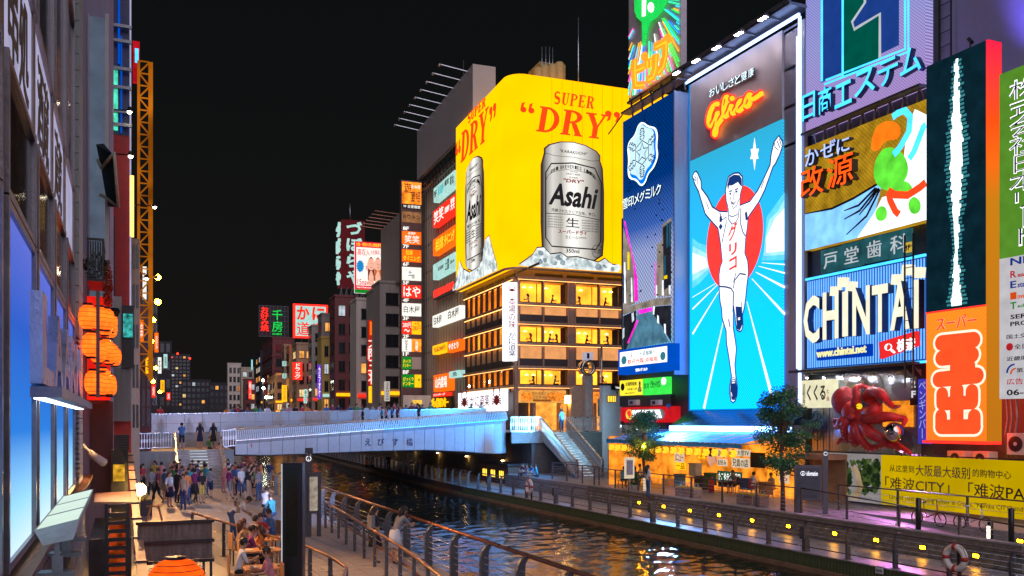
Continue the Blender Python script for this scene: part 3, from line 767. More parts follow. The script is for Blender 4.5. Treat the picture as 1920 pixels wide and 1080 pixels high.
pr([B_(100,250),B_(160,300),B_(255,330),B_(270,600),B_(180,700),B_(100,760)],0.121,mid)
pr([A_(1030,760),A_(930,900),B_(850,40),B_(830,330),B_(800,480),B_(1030,470)],0.121,mid)
pr([B_(100,330),B_(190,380),B_(258,420),B_(262,560),B_(170,640),B_(100,690)],0.126,pale)
pr([A_(1030,830),A_(960,960),B_(880,60),B_(835,260),B_(820,430),B_(1030,420)],0.126,pale)
pr([B_(100,400),B_(230,450),B_(255,540),B_(100,620)],0.131,white_led)
pr([A_(1030,920),B_(930,60),B_(850,240),B_(845,400),B_(1030,380)],0.131,white_led)
for p,q,w0,w1 in((B_(340,705),B_(100,850),.03,.04),(B_(355,720),B_(100,970),.05,.10),(B_(365,790),C_(100,250),.05,.14),(C_(410,130),C_(215,1005),.06,.22),(B_(650,890),C_(915,920),.04,.25),(B_(700,660),C_(1035,50),.04,.15),(B_(740,595),B_(1035,750),.04,.14),(B_(770,535),B_(1035,605),.03,.08),(B_(800,500),B_(1035,518),.03,.06)):
 b=MB();pstroke(b,FR,[p,q],[w0,w1],0.136,th=0.004);b.put('ray',white_led,G)
star=[]
for i in range(12):
 t=PI/2+i*PI/6;r=(170,60,95,60,105,60)[i%6]if i%6 else 170
 star.append(A_(728+math.cos(t)*r*0.5,370-math.sin(t)*r))
MB().ppoly(FR,star,0.136,0.004).put('star',white_led,G)
b=MB();b.ppoly(FR,[(1356+math.cos(t)*0+(math.cos(t)*53)+22-0,446+math.sin(t)*97-math.cos(t)*20)for t in[2*PI*i/40 for i in range(40)]],0.141,0.004);b.put('disc',red_led,G)
RUN=[A_(*p)for p in((135,545),(150,560),(185,640),(190,720),(250,800),(300,905),(370,950),(455,955),(455,900),(440,850),(432,745),(450,660),(465,600),(520,565),(570,562),(605,600),(608,700),(585,780),(580,890),(680,850),(760,740),(830,600),(885,480),(895,380),(925,250),(975,185),(1010,240),(1015,280),(985,370),(940,470),(915,500),(880,600),(830,740),(770,860),(700,960),(665,1010))]+[B_(*p)for p in((655,150),(640,250),(630,400),(660,480),(668,600),(650,740),(640,850),(625,960))]+[C_(*p)for p in((605,60),(610,160),(600,210),(580,228),(550,210),(535,130),(528,50),(515,-40),(512,180),(535,320),(545,400),(530,560),(535,640),(555,800),(550,870),(530,930),(510,945),(490,930),(475,850),(475,780),(495,680),(470,500),(445,350),(440,220),(400,90),(395,0))]+[B_(*p)for p in((380,900),(370,780),(368,620),(380,540),(400,490),(385,330),(365,200),(355,150),(290,80))]+[A_(*p)for p in((230,980),(190,850),(160,750),(125,680),(100,600),(115,560))]
MB().ppoly(FR,RUN,0.146,0.004).put('runner',white_led,G)
b=MB()
pstroke(b,FR,RUN,0.09,0.151,closed=True,th=0.004)
b.put('outline',navy,G)
b=MB()
b.ppoly(FR,[A_(*p)for p in((452,690),(470,610),(520,580),(575,585),(597,620),(600,700),(585,690),(560,655),(500,690),(470,690),(460,740))],0.156,0.004)
for L,w in(([A_(462,920),B_(465,60),B_(500,110),B_(540,90),B_(565,40),A_(572,920)],.06),([A_(470,990),A_(500,1008),A_(545,990),A_(560,975)],.05),([A_(375,965),A_(400,1040),A_(440,1010),B_(440,100),B_(400,290)],.07),([A_(590,920),B_(585,100),B_(610,190),B_(635,230)],.07),([B_(370,740),B_(440,745),B_(490,760),B_(515,800),B_(510,1000)],.09),([B_(515,760),B_(525,680),B_(580,610),B_(640,620)],.08),([B_(540,600),B_(515,700)],.05),([B_(595,900),B_(595,960)],.05),([C_(465,100),C_(480,180)],.08),([A_(240,860),A_(265,930)],.05),([A_(825,640),A_(795,715)],.05),([A_(480,800),A_(500,890),A_(510,925),A_(545,900),A_(575,820)],.045),([A_(520,750),A_(518,830),A_(505,832)],.045),([A_(495,858),A_(515,870),A_(540,848),A_(520,885),A_(495,862)],.05),([A_(470,752),A_(500,742)],.07),([A_(530,735),A_(562,720)],.07),([A_(475,775),A_(492,772)],.10),([A_(535,755),A_(555,748)],.10),([A_(385,1000),A_(385,1060)],.2),([B_(375,120),B_(395,150)],.25),([A_(640,960),A_(650,1040)],.18),([A_(930,260),A_(935,300),A_(965,330)],.05),([A_(955,235),A_(985,310)],.05),([A_(980,215),A_(1000,290)],.05),([A_(120,590),A_(140,630)],.05),([A_(115,620),A_(140,650)],.05),([A_(150,600),A_(155,690)],.05)):
 MB_=MB();pstroke(MB_,FR,L,w,0.156,th=0.004);MB_.put('line',navy,G)
b.put('hair',navy,G)
b=MB()
b.ppoly(FR,[C_(*p)for p in((535,-30),(600,-25),(605,60),(606,150),(580,215),(552,200),(545,130),(540,40))],0.156,0.004)
b.put('shoe',navy,G)
b=MB()
b.ppoly(FR,[C_(*p)for p in((500,690),(532,690),(550,800),(545,870),(525,920),(498,915),(482,850),(484,770))],0.156,0.004)
b.put('shoe',navy,G)
b=MB()
for y in(90,105):pstroke(b,FR,[C_(560,y),C_(582,y-5)],.06,0.161,th=0.003)
for y in(705,725,745):pstroke(b,FR,[C_(500,y),C_(528,y-4)],.06,0.161,th=0.003)
pstroke(b,FR,[C_(490,840),C_(500,880)],.06,0.161,th=0.003)
b.put('shoe_lace',white_led,G)
b=MB()
b.ptext(FR,'グ',1280+460/5.4,427,455,1280+552/5.4,c=0.161,th=0.004,off=0.05,slope=0.25)
b.ptext(FR,'リ',1280+470/5.4,458,480,1280+548/5.4,c=0.161,th=0.004,off=0.05)
b.ptext(FR,'コ',1280+472/5.4,487,509,1280+548/5.4,c=0.161,th=0.004,off=0.05,slope=0.2)
b.put('lettering',red_led,G)
emi('neon_orange',(1.9,0.62,0.02),1.25,var=0.05);emi('neon_red',(2.2,0.05,0.03),1.1,var=0.1)
mat('recess_dark',(.04,.05,.08),.5)
for ch,x in zip('おいしさと健康',(1338,1351,1363,1374,1386,1398,1411)):
 y=168-(x-1338)*0.50
 MB().ptext(FR,ch,x-5.5,y,y+16,x+5,c=0.18,th=0.1,off=0.0,ms=1).put('letter',[M['e_cool'],M['recess_dark']],G)
def D_(x,y):return(1280+x/6,100+y/6)
GL=[[(395,570),(365,570),(330,610),(300,690),(290,770),(305,820),(330,815),(360,770),(385,700),(395,650),(392,720),(380,840),(375,900),(362,925),(355,900),(365,850),(400,790),(440,740),(465,690),(490,600),(510,520),(500,485),(480,500),(465,580),(460,660),(475,720),(500,700),(525,660),(545,600),(550,580),(555,640),(560,680),(585,670),(610,620)],[(670,540),(650,530),(625,570),(615,630),(635,655),(670,620),(700,580)],[(745,470),(725,500),(705,560),(715,600),(740,595),(765,540),(775,480),(750,460),(735,480),(755,510),(800,515),(850,480),(890,450)],[(552,500),(562,515)]]
for w,c,m in((0.46,0.2,'neon_red'),(0.27,0.32,'neon_orange')):
 b=MB()
 for L in GL:
  P=[]
  for p,q in zip(L[:-1],L[1:]):
   for k in range(3):P.append((lerp(p[0],q[0],k/3),lerp(p[1],q[1],k/3)))
  P.append(L[-1])
  for _ in range(2):P=[P[0]]+[((P[i-1][0]+2*P[i][0]+P[i+1][0])/4,(P[i-1][1]+2*P[i][1]+P[i+1][1])/4)for i in range(1,len(P)-1)]+[P[-1]]
  pts=[FR.W(*FR.hit(*D_(*p),c),c)for p in P]
  b.tube(pts,w/2,8)
 b.put('script_back' if w>.4 else 'script',M[m],G)
b=MB();b.fb(FR,sa0-0.1,sa2+0.05,sz1+0.05,sz1+0.2,0.3,0.42);b.fb(FR,sa2-0.05,sa2+0.08,sz0+0.2,sz1+0.04,0.25,0.35);b.put('neon_rim',emi('e_rim',(0.55,0.8,1.6),2.2,var=0.05),G)
b=MB();b.fb(FR,sa0-0.3,sa2+0.2,sz1+0.45,sz1+0.6,-0.2,1.1);b.fb(FR,sa0-0.3,sa2+0.2,sz1+0.6,sz1+0.75,1.0,1.2);b.put('visor',M['grey_metal'],G)
for i in range(5):
 a=lerp(sa0,sa2,(i+0.3)/5)
 MB().bar(FR.W(a,sz1+0.42,0.4),FR.W(a,sz1+0.42,1.5),0.1).fb(FR,a-0.3,a+0.3,sz1+0.3,sz1+0.42,1.35,1.6).put('floodlight',M['grey_metal'],G)
 MB().fb(FR,a-0.26,a+0.26,sz1+0.285,sz1+0.299,1.37,1.58).put('lens',emi('e_flood',(0.9,0.8,.95),75,var=0),G)
mat('solar_tile',(0.03,0.035,0.05),0.25,0.4,bump=0)
SK=thing('tiled_skirt','sloping dark tiled skirt roof with white edge under the runner screen','canopy',FR.W((sa0+sa2)/2,sz0-1.2,0.6))
na,nr=26,6
for i in range(na):
 for j in range(nr):
  t0,t1=j/nr,(j+0.93)/nr;a_,b_=lerp(sa0,sa2+0.5,i/na),lerp(sa0,sa2+0.5,(i+0.95)/na)
  P=lambda a,t,o:FR.W(a,lerp(sz0-0.1,sz0-0.95,t)+o,lerp(0.15,1.5,t))
  MB().hexa([P(a_,t0,0),P(b_,t0,0),P(b_,t1,0),P(a_,t1,0),P(a_,t0,.03),P(b_,t0,.03),P(b_,t1,.03),P(a_,t1,.03)]).put('tile',M['solar_tile'],SK)
MB().fb(FR,sa0-0.05,sa2+0.6,sz0-1.25,sz0-0.98,1.3,1.56).put('gutter',emi('e_gutter',(0.45,0.95,2.8),7.0),SK)  # gutter made to glow so that it lights the awning below
MB().fb(FR,sa0,sa2+0.5,sz0-1.3,sz0-0.9,-0.2,1.25).put('soffit',M['grey_metal'],SK)
N_=thing('crystal_sign','blue screen tower with a glowing white snow crystal emblem and canal picture','billboard',FS.W(*FS.hit(1216,700)))
na0,na1,nz0,nz1=FS.rect(1168,229,668,1264)
MB().fb(FS,na0,na1,nz0,nz1,-0.8,0.0).put('screen',emi_ramp('led_blue',FS,'z',nz0,nz1,[(0,(.10,.35,.55)),(.22,(.35,.40,.62)),(.42,(.28,.34,.62)),(.52,(.04,.12,.45)),(.7,(.0,.035,.2)),(1,(0,.03,.16))],1.0,led=0.55,k=21),N_)
MB().fb(FS,na1+0.01,na1+0.12,nz0-1.5,nz1,-1.0,0.05).put('edge_column',mat('blue_column',(0.30,0.42,0.62),0.4,0.3,var=0.1,streak=True),N_)
MB().fb(FS,na1+0.13,na1+2.0,2.0,nz1-0.3,-1.3,-0.95).put('side_wall',M['blue_column'],N_)
def E_(x,y):return(1160+x/5.4,200+y/5.4)
SN=[(245,148),(300,195),(375,205),(400,280),(388,400),(405,500),(360,620),(300,680),(270,780),(225,812),(180,745),(110,735),(95,650),(105,540),(92,430),(110,350),(170,290),(200,185)]
def smooth_closed(P,k=2):
 for _ in range(k):
  Q=[]
  for i in range(len(P)):
   p,q=P[i],P[(i+1)%len(P)]
   Q+=[(p[0]*.75+q[0]*.25,p[1]*.75+q[1]*.25),(p[0]*.25+q[0]*.75,p[1]*.25+q[1]*.75)]
  P=Q
 return P
P=smooth_closed(SN)
MB().ppoly(FS,[E_(x+14,y+4)for x,y in P],0.01,0.2).put('emblem_case',mat('navy_paint',(0.01,0.03,0.12),0.5),N_)
MB().ppoly(FS,[E_(x,y)for x,y in P],0.22,0.05).put('emblem',M['e_cool'],N_)
MB().ppoly(FS,[E_(245+(x-245)*.9-2,480+(y-480)*.94)for x,y in P],0.275,0.01).put('emblem_band',emi('e_azure',(0.0,0.22,1.4),1.0),N_)
MB().ppoly(FS,[E_(232+(x-245)*.84,462+(y-480)*.87)for x,y in P],0.287,0.01).put('emblem_face',emi('e_ice',(0.62,0.9,1.0),1.1),N_)
b=MB();ccx,ccy=238,465
lin=mat('emblem_ink',(0.0,0.05,0.25),0.5)
for i in range(6):
 t=PI/2+i*PI/3;ux,uy=math.cos(t)*0.62,math.sin(t)*1.0;vx,vy=-math.sin(t)*0.62,math.cos(t)*1.0
 Q=lambda r,s:E_(ccx+ux*r+vx*s,ccy-(uy*r+vy*s)-(ux*r+vx*s)*0.35)
 for sgn in(-1,1):
  L=[Q(130,0+12*sgn),Q(150,34*sgn),Q(170,34*sgn),Q(165,14*sgn),Q(185,14*sgn),Q(192,36*sgn),Q(208,36*sgn),Q(205,14*sgn),Q(220,14*sgn),Q(228,30*sgn),Q(242,24*sgn),Q(245,0)]
  pstroke(b,FS,L,0.07,0.3,th=0.01)
pstroke(b,FS,[E_(ccx+math.cos(PI/2+i*PI/3)*122*.62,ccy-math.sin(PI/2+i*PI/3)*122-math.cos(PI/2+i*PI/3)*122*.62*.35)for i in range(6)],0.06,0.3,closed=True,th=0.01)
pstroke(b,FS,[E_(ccx+math.cos(PI/2+i*PI/5)*(100,45)[i%2]*.62,ccy-math.sin(PI/2+i*PI/5)*(100,45)[i%2]-math.cos(PI/2+i*PI/5)*(100,45)[i%2]*.22)for i in range(10)],0.07,0.3,closed=True,th=0.01)
b.put('crystal_lines',lin,N_)
for ch,x in zip('雪印メグミルク',(1175,1185.5,1196,1206.5,1217,1227,1237)):
 y=375-(x-1175)*0.44
 MB().ptext(FS,ch,x-4.8,y,y+19,x+4.8,c=0.05,th=0.1,off=0.0,ms=1).put('letter',[M['e_cool'],M['recess_dark']],N_)
def F_(x,y):return(1160+x/4.15,400+y/4.15)
pm_={'p_tan':('#8d8276',1.0),'p_dark':('#23242c',1.0),'p_white':('#e8f2ff',1.2),'p_mag':('#ff2bd0',1.3),'p_river':('#4f7f97',1.0),'p_teal':('#22536b',1.0),'p_yel':('#ffe000',1.0)}
for k_,(c_,s_)in pm_.items():emi(k_,c_,s_,var=0.45,scale=1.2)
def pic(name,m,polys,c):
 for p in polys:MB().ppoly(FS,[F_(*q)for q in p],c,0.004).put(name,M[m],N_)
pic('print','p_tan',[[(35,110),(62,190),(100,300),(122,470),(128,700),(35,740)],[(410,30),(340,90),(335,220),(300,240),(290,650),(408,640)],[(35,740),(160,700),(280,665),(408,650),(408,710),(280,720),(160,745),(35,790)]],0.002)
pic('print','p_dark',[[(35,470),(62,520),(60,680),(35,700)],[(345,110),(408,60),(408,560),(350,600)],[(35,800),(135,755),(138,830),(60,1060),(35,1060)],[(285,725),(408,715),(408,1000),(330,870),(270,790)]],0.007)
pic('print','p_river',[[(150,752),(265,728),(275,800),(340,880),(385,1000),(60,1060),(100,940),(140,830)]],0.012)
pic('print','p_mag',[[(40,60),(52,60),(100,280),(128,400),(145,500),(152,680),(124,690),(118,420),(95,290),(60,160)],[(155,752),(262,730),(262,760),(160,785)],[(140,830),(155,830),(80,1010),(65,1010)],[(286,380),(292,380),(292,640),(284,640)]],0.017)
pic('print','p_white',[[(42,380),(52,380),(58,700),(44,700)],[(95,500),(104,500),(110,690),(98,690)],[(290,560),(300,560),(300,655),(290,655)],[(338,520),(350,520),(352,640),(336,640)],[(390,560),(404,560),(404,630),(390,630)],[(100,780),(116,770),(120,830),(104,850)],[(30,900),(44,890),(44,960),(30,980)],[(270,725),(282,722),(276,790),(266,785)],[(352,860),(366,860),(368,940),(356,930)],[(300,790),(312,800),(316,860),(300,850)]],0.02)
pic('print','p_teal',[[(372,80),(384,75),(386,260),(372,270)],[(392,70),(404,65),(404,250),(392,260)],[(352,330),(366,325),(366,480),(352,490)]],0.02)
pic('print','p_yel',[[(352,488),(378,480),(378,508),(352,512)],[(68,300),(84,300),(84,440),(68,440)]],0.024)
for i in range(46):
 break
kn=MB().ball((0,0,0),0.07,0.05,0.06,6,4).mesh('lamp_stud',mat('stud',(0.01,0.01,0.05),0.4))
for i in range(40):
 a=lerp(na0,na1,rnd.random());z=lerp(nz0+3.5,nz1-0.4,rnd.random())
 inst('lamp_stud',kn,N_,FS.W(a,z,0.05))
W_=thing('welcome_sign','blue bordered lightbox with white welcome panel below the crystal screen','sign',FS.W(*FS.hit(1214,700)))
FW=Fr((29.9,0),(0,-1))
wa0,wa1,wz0,wz1=FW.rect(1159,657,703,1256)
emi('e_blue',(0.0,0.09,0.62),0.9)
MB().fb(FW,wa0,wa1,wz0,wz1,-0.7,0).put('box',M['e_blue'],W_)
q=FW.rect(1163,661,688,1251);MB().fb(FW,q[0],q[1],q[2],q[3],0.005,0.03).put('panel',M['e_white'],W_)
emi('t_teal','#3f8fa0',0.8,sample=False);emi('t_red','#ff4a2a',1.0,sample=False)
MB().ptext(FW,'ようこそ道頓堀へ',1182,661,670,1229,c=0.031,th=0.01,off=0.01,slope=0.0).put('lettering',M['t_teal'],W_)
MB().ptext(FW,'歓迎光臨 道頓堀',1177,674,683,1233,c=0.031,th=0.01,off=0.01).put('lettering',M['t_red'],W_)
MB().ptext(FW,'雪印メグミルク',1192,691,697,1214,c=0.006,th=0.02,off=0.02).put('lettering',M['e_white'],W_)
for x in(1165,1238):
 e=MB();e.ptext(FW,'●',x,668 if x<1200 else 660,684 if x<1200 else 676,x+10,c=0.031,th=0.008);e.put('cup_print',M['t_teal'],W_)
FT=Fr((30.9,0),(0,-1))
mat('ledge_tan',(0.3,0.26,0.22),0.7)
S1=thing('yellow_sign','small yellow lightbox with blue and black print above the red burger sign','sign',FT.W(*FT.hit(1182,742)))
emi('e_lemon',(1.25,1.0,0.05),0.95);emi('e_green',(0.06,1.0,0.10),0.9);emi('e_burgerred',(0.75,0.012,0.02),0.8,var=0.2)
MB().pfb(FT,1162,714,742,1204,-0.3,0).put('box',M['e_lemon'],S1)
MB().ptext(FT,'店舗情報館',1173,717,724,1194,c=0.004,th=0.01,off=0.01).ptext(FT,'●',1164,719,733,1171,c=0.004,th=0.01).ptext(FT,'LINE UP',1176,728,732,1195,c=0.004,th=0.01).ptext(FT,'株式会社',1172,736,739,1190,c=0.004,th=0.01).put('lettering',M['black_ink'],S1)
MB().ptext(FT,'♟',1196,715,735,1203,c=0.004,th=0.01).put('figure_print',mat('blue_ink',(0.01,0.04,0.3),0.5,bump=0),S1)
S2=thing('green_sign','bright green lightbox with a white tooth mark beside the yellow one','sign',FT.W(*FT.hit(1230,738)))
MB().pfb(FT,1205,710,741,1252,-0.3,0).put('box',M['e_green'],S2)
MB().ptext(FT,'ピタットハウス',1220,714,728,1238,c=0.004,th=0.01,off=0.02).ptext(FT,'賃貸',1207,719,729,1217,c=0.004,th=0.01).put('lettering',mat('green_ink',(0.0,0.12,0.02),0.5,bump=0),S2)
MB().ptext(FT,'●',1240,708,722,1249,c=0.004,th=0.01).put('mark',M['e_white'],S2)
FL=Fr((30.7,0),(0,-1))
S3=thing('burger_sign','red fascia with glowing white burger shop lettering in an oval recess','sign',FL.W(*FL.hit(1210,790)))
MB().pfb(FL,1164,764,792,1258,-0.7,0).put('fascia',M['e_burgerred'],S3)
q=FL.rect(1172,768,787,1247)
pts=arc(q[0]+.9,(q[2]+q[3])/2,.55,(q[3]-q[2])/2,PI/2,1.5*PI,8)+arc(q[1]-.5,(q[2]+q[3])/2,.5,(q[3]-q[2])/2,-PI/2,PI/2,8)
MB().poly(FL,pts,0.004,0.02).put('recess',mat('recess_grey',(0.35,0.33,0.28),0.4),S3)
MB().ptext(FL,'LOTTERIA',1189,769,784,1241,c=0.03,th=0.15,off=0.03).put('lettering',M['e_white'],S3)
c_=FL.rect(1175,768,787,1187)
MB().poly(FL,arc((c_[0]+c_[1])/2,(c_[2]+c_[3])/2,(c_[1]-c_[0])/2,(c_[3]-c_[2])/2,0,2*PI,20)[:-1],0.03,0.04).put('roundel',emi('e_gold',(1.3,.75,.1),1.0),S3)
MB().poly(FL,arc((c_[0]*.45+c_[1]*.55),(c_[2]*.4+c_[3]*.6),(c_[1]-c_[0])*.3,(c_[3]-c_[2])*.34,-PI/2,PI,14),0.075,0.03).put('roundel_mark',M['neon_red'],S3)
S4=thing('takoyaki_board','pale board with black brush lettering behind the left street tree','sign',FL.W(*FL.hit(1200,825)))
MB().pfb(FL,1163,797,829,1222,-0.4,-0.05).put('board',mat('paper_white',(0.62,0.6,0.52),0.6,var=0.1),S4)
MB().ptext(FL,'たこ焼',1166,800,812,1194,c=-0.045,th=0.02,off=0.03).put('lettering',M['black_ink'],S4)
MB().pfb(FL,1222.5,796,829,1250,-0.4,-0.1).put('side_panel',M['dark_metal'],S4)
MB().pfb(FT,1162,744,762,1258,-0.5,-0.2).put('grille',M['dark_metal'],TB)
for x in(1178,1220):
 T=thing('air_unit','small grey air unit on the ledge %s the burger sign'%('over the left half of' if x==1178 else 'over the right half of'),'air conditioner',FT.W(*FT.hit(x,760)),'air units on the building fronts')
 MB().pfb(FT,x,750,760,x+15,-0.19,0.1).put('case',M['white_paint'],T);MB().pfb(FT,x+2,752,758,x+8,0.101,0.12).put('fan_grille',M['dark_metal'],T)
FP=Fr((30.6,0),(0,-1))
PS=thing('ray_neon_sign','neon board of coloured rays bursting from a green balloon over orange letters','billboard',FP.W(*FP.hit(1228,180)))
pa0,pa1,pz0,pz1=FP.rect(1179,-60,189,1277)
MB().fb(FP,pa0,pa1,pz0,pz1,-0.4,0).put('board',mat('silver_board',(0.7,0.62,0.68),0.4,0.1,var=0.15),PS)
oc=(1220,-5)
cols=['#24ff5a','#2bd0ff','#ff4fb8','#ffb020','#ffffff','#2060ff','#30ffb0']
for i,c in enumerate(cols):emi('ray%d'%i,c,1.6,var=0)
oa,oz=FP.hit(*oc)
rb_=[MB()for _ in cols]
for i in range(200):
 t=2*PI*i/200+rnd.uniform(-.02,.02);r0=rnd.uniform(2.2,4.4);r1=r0+rnd.uniform(1.5,6.5)
 p=(oa+math.cos(t)*r0,oz+math.sin(t)*r0);r=r1
 while r>r0+0.3 and not(pa0+.08<oa+math.cos(t)*r<pa1-.08 and pz0+.08<oz+math.sin(t)*r<pz1-.08):r-=0.15
 if r<=r0+0.3 or not(pa0<p[0]<pa1 and pz0<p[1]<pz1):continue
 rb_[rnd.randrange(7)].tube([FP.W(*p,0.09),FP.W(oa+math.cos(t)*r,oz+math.sin(t)*r,0.09)],0.035,5)
for i,b in enumerate(rb_):
 if b.v:b.put('neon_ray',M['ray%d'%i],PS)
def P_(x,y):return(1170+x/5.4,y/5.4)
green=emi('neon_green',(0.02,0.85,0.12),0.9,led=0.25,k=30)
bal=[P_(*p)for p in((120,40),(122,120),(145,180),(195,225),(200,470),(215,460),(245,290),(272,215),(330,180),(390,110),(435,20),(440,-60),(120,-60))]
MB().ppoly(FP,bal,0.14,0.12).put('balloon',green,PS)
MB().ppoly(FP,[P_(*p)for p in((188,0),(225,-10),(220,160),(188,170))],0.262,0.05).ppoly(FP,[P_(275+30*math.cos(t),75-52*math.sin(t))for t in[i*PI/8 for i in range(16)]],0.262,0.05).put('balloon_mark',M['e_white'],PS)
orn=emi('neon_letter',(1.9,0.42,0.03),1.0)
PL=[[[(115,610),(115,760),(125,870),(215,860)],[(120,720),(210,680)]],[[(240,620),(240,690)],[(275,600),(275,680)],[(330,555),(325,690),(300,780),(250,815)]],[[(325,480),(430,425),(430,560),(400,680),(350,740)]]]
for w,c,m in((0.75,0.2,'neon_letter'),(0.12,0.42,'neon_orange')):
 for L in PL:
  b=MB()
  for l in L:
   pstroke(b,FP,[P_(*p)for p in l],w*0.62,c,th=0.2 if w>.5 else 0.05)
  b.put('letter' if w>.5 else 'letter_tube',M[m],PS)
for(x,y)in((208,575),(440,395)):
 MB().tube([FP.W(*FP.hit(*P_(x+18*math.cos(t),y-30*math.sin(t)),0.3),0.3)for t in[i*PI/6 for i in range(12)]],0.14,6,closed=True).put('letter_ring',orn,PS)
b=MB()
for i in range(6):
 t=i/5;a=lerp(pa0+0.1,pa1,t);b.bar(FP.W(a,pz0-0.02,-0.1),FP.W(a,pz0-1.3,-0.3),0.09)
b.fb(FP,pa0,pa1+1.0,pz0-0.25,pz0-0.1,-0.2,0.15);b.fb(FP,pa0-0.2,pa1+0.4,pz0-0.9,pz0-0.78,-0.2,0.5)
b.bar(FP.W(pa0+0.1,pz0-0.7,0.3),FP.W(pa0-2.2,pz0-1.6,0.3),0.06)
b.put('support',M['grey_metal'],PS)
ladder('dark service ladder between the crystal screen and the runner screen',FR,FR.hit(1276,400,.1)[0],nz0-0.6,nz1+0.6,.1,0.5,0.42)
NS=thing('pink_lattice_sign','lightbox of tiny white bulbs with a green framed emblem and cyan neon characters','billboard',FR.W(*FR.hit(1620,240)))
a0,z1=FR.hit(1511,-120);_,z0=FR.hit(1511,252);a1,_=FR.hit(1735,100)
MB().fb(FR,a0,a1,z0,z1,-0.45,0.0).put('board',emi_ramp('lattice',FR,'z',z0,z1,[(0,(.75,.5,1.15)),(.4,(.6,.6,1.3)),(1,(.45,.5,1.3))],0.5,led=.45,k=45),NS)
q0=FR.rect(1541,-110,155,1686)
emi('e_navyfield',(0.015,0.06,0.32),0.8);emi('e_deepgreen',(0.0,0.10,0.07),0.9)
MB().fb(FR,q0[0],q0[1],q0[2],q0[3],0.01,0.06).put('emblem_field',M['e_navyfield'],NS)
MB().ppoly(FR,[(1582,-60),(1623,-60),(1623,6),(1600,38),(1600,54),(1640,37),(1650,24),(1650,110),(1582,146)],0.061,0.03).put('emblem_green',M['e_deepgreen'],NS)
b=MB();pstroke(b,FR,[(1622,-60),(1622,5),(1598,41),(1602,55),(1650,26),(1650,108)],0.14,0.095);b.put('emblem_line',emi('e_greyline',(0.55,0.6,0.65),0.9),NS)
emi('neon_cyan',(0.08,0.75,1.6),1.35)
for L in([(1541,152),(1541,-100)],[(1549,150),(1697,92),(1697,-100)],[(1546,158),(1703,97),(1703,-100)],[(1580,142),(1580,-80)]):
 MB().tube([FR.W(*FR.hit(x,y,0.15),0.15)for x,y in L],0.05,6).put('neon_tube',M['neon_cyan'],NS)
for ch,x0,x1,yt in(('日',1513,1537,182),('商',1543,1568,170),('エ',1574,1606,163),('ス',1611,1650,141),('テ',1655,1693,121),('ム',1697,1737,100)):
 h=48 if x0<1570 else 44+(x0-1570)*0.04
 sl_=0.0
 MB().ptext(FR,ch,x0,yt,yt+h,x1,c=0.12,th=0.3,off=0.012,ms=1).put('letter',[M['neon_cyan'],M['navy_paint']],NS)
b=MB()
for i in range(9):
 a=lerp(a0,a1,(i+.5)/9);b.bar(FR.W(a,z0,-0.1),FR.W(a+.3,z0-1.2,-0.3),0.07);b.bar(FR.W(a+0.8,z0,-0.1),FR.W(a+.35,z0-1.2,-0.3),0.06)
b.fb(FR,a0,a1,z0-0.12,z0-0.01,-0.1,0.35);b.put('support',M['grey_metal'],NS)
mat('dark_wall',(0.05,0.035,0.035),0.5)
KS=thing('medicine_billboard','gold lit board with blue and orange raised characters and bright cloud and ribbon shapes','billboard',FR.W(*FR.hit(1620,460)))
a0,z1=FR.hit(1510,277);_,z0=FR.hit(1510,470);a1,_=FR.hit(1737,190)
emi('e_goldboard',(0.52,0.29,0.015),0.75,var=0.35,led=0.25,k=30)
MB().fb(FR,a0,a1,z0,z1,-0.45,0.0).put('board',M['e_goldboard'],KS)
emi('e_skyblue',(0.30,0.75,1.5),0.95,var=0.2)
MB().ppoly(FR,[(1510,401),(1560,391),(1600,372),(1645,345),(1652,352),(1640,400),(1608,446),(1510,470)],0.01,0.03).put('swoosh',M['e_skyblue'],KS)
b=MB()
for L in([(1583,395),(1610,385),(1642,352)],[(1583,411),(1612,395),(1645,353)],[(1611,403),(1630,380),(1648,353)],[(1587,440),(1625,405),(1650,355)],[(1510,401),(1560,391),(1600,372),(1645,345)]):
 pstroke(b,FR,L,[.05]+[.11]*(len(L)-1),0.042,th=0.01)
b.put('swoosh_line',M['black_ink'],KS)
MB().ppoly(FR,[(1608,446),(1640,400),(1655,370),(1690,360),(1700,250),(1716,205),(1737,215),(1737,412)],0.01,0.03).put('cloud',M['e_white'],KS)
emi('e_leaf',(0.16,0.95,0.06),0.85,var=0.3);emi('e_flame',(1.6,0.24,0.01),0.95,var=0.25);emi('e_ribbonred',(1.3,0.09,0.02),0.9)
MB().ppoly(FR,smooth_closed([(1632,280),(1640,240),(1665,224),(1690,235),(1686,262),(1660,262),(1645,285)],2),0.045,0.02).put('orange_shape',M['e_flame'],KS)
for P in([(1640,300),(1662,272),(1694,285),(1706,320),(1690,350),(1660,360),(1638,340)],[(1665,350),(1700,335),(1716,360),(1680,378)],[(1640,398),(1652,384),(1664,392),(1662,412),(1646,416)],[(1702,380),(1714,366),(1728,380),(1724,400),(1708,402)]):
 MB().ppoly(FR,smooth_closed(P,2),0.068,0.02).put('green_shape',M['e_leaf'],KS)
for L,w,m in(([(1676,290),(1700,262),(1710,230),(1704,208),(1690,206),(1674,220)],.30,'neon_cyan'),([(1705,298),(1722,272),(1728,240),(1736,234)],.30,'neon_cyan'),([(1665,358),(1690,372),(1715,360),(1736,342)],.34,'e_ribbonred'),([(1666,360),(1672,390),(1686,402)],.3,'e_ribbonred')):
 P=[L[0]]+[((p[0]+q[0])/2,(p[1]+q[1])/2)for p,q in zip(L[:-1],L[1:])]+[L[-1]]
 b=MB();pstroke(b,FR,P,w,0.09,th=0.02);b.put('ribbon',M[m],KS)
emi('e_orangered',(1.9,0.15,0.01),0.95,var=0.15);emi('e_palelav',(0.55,0.72,1.3),1.0)
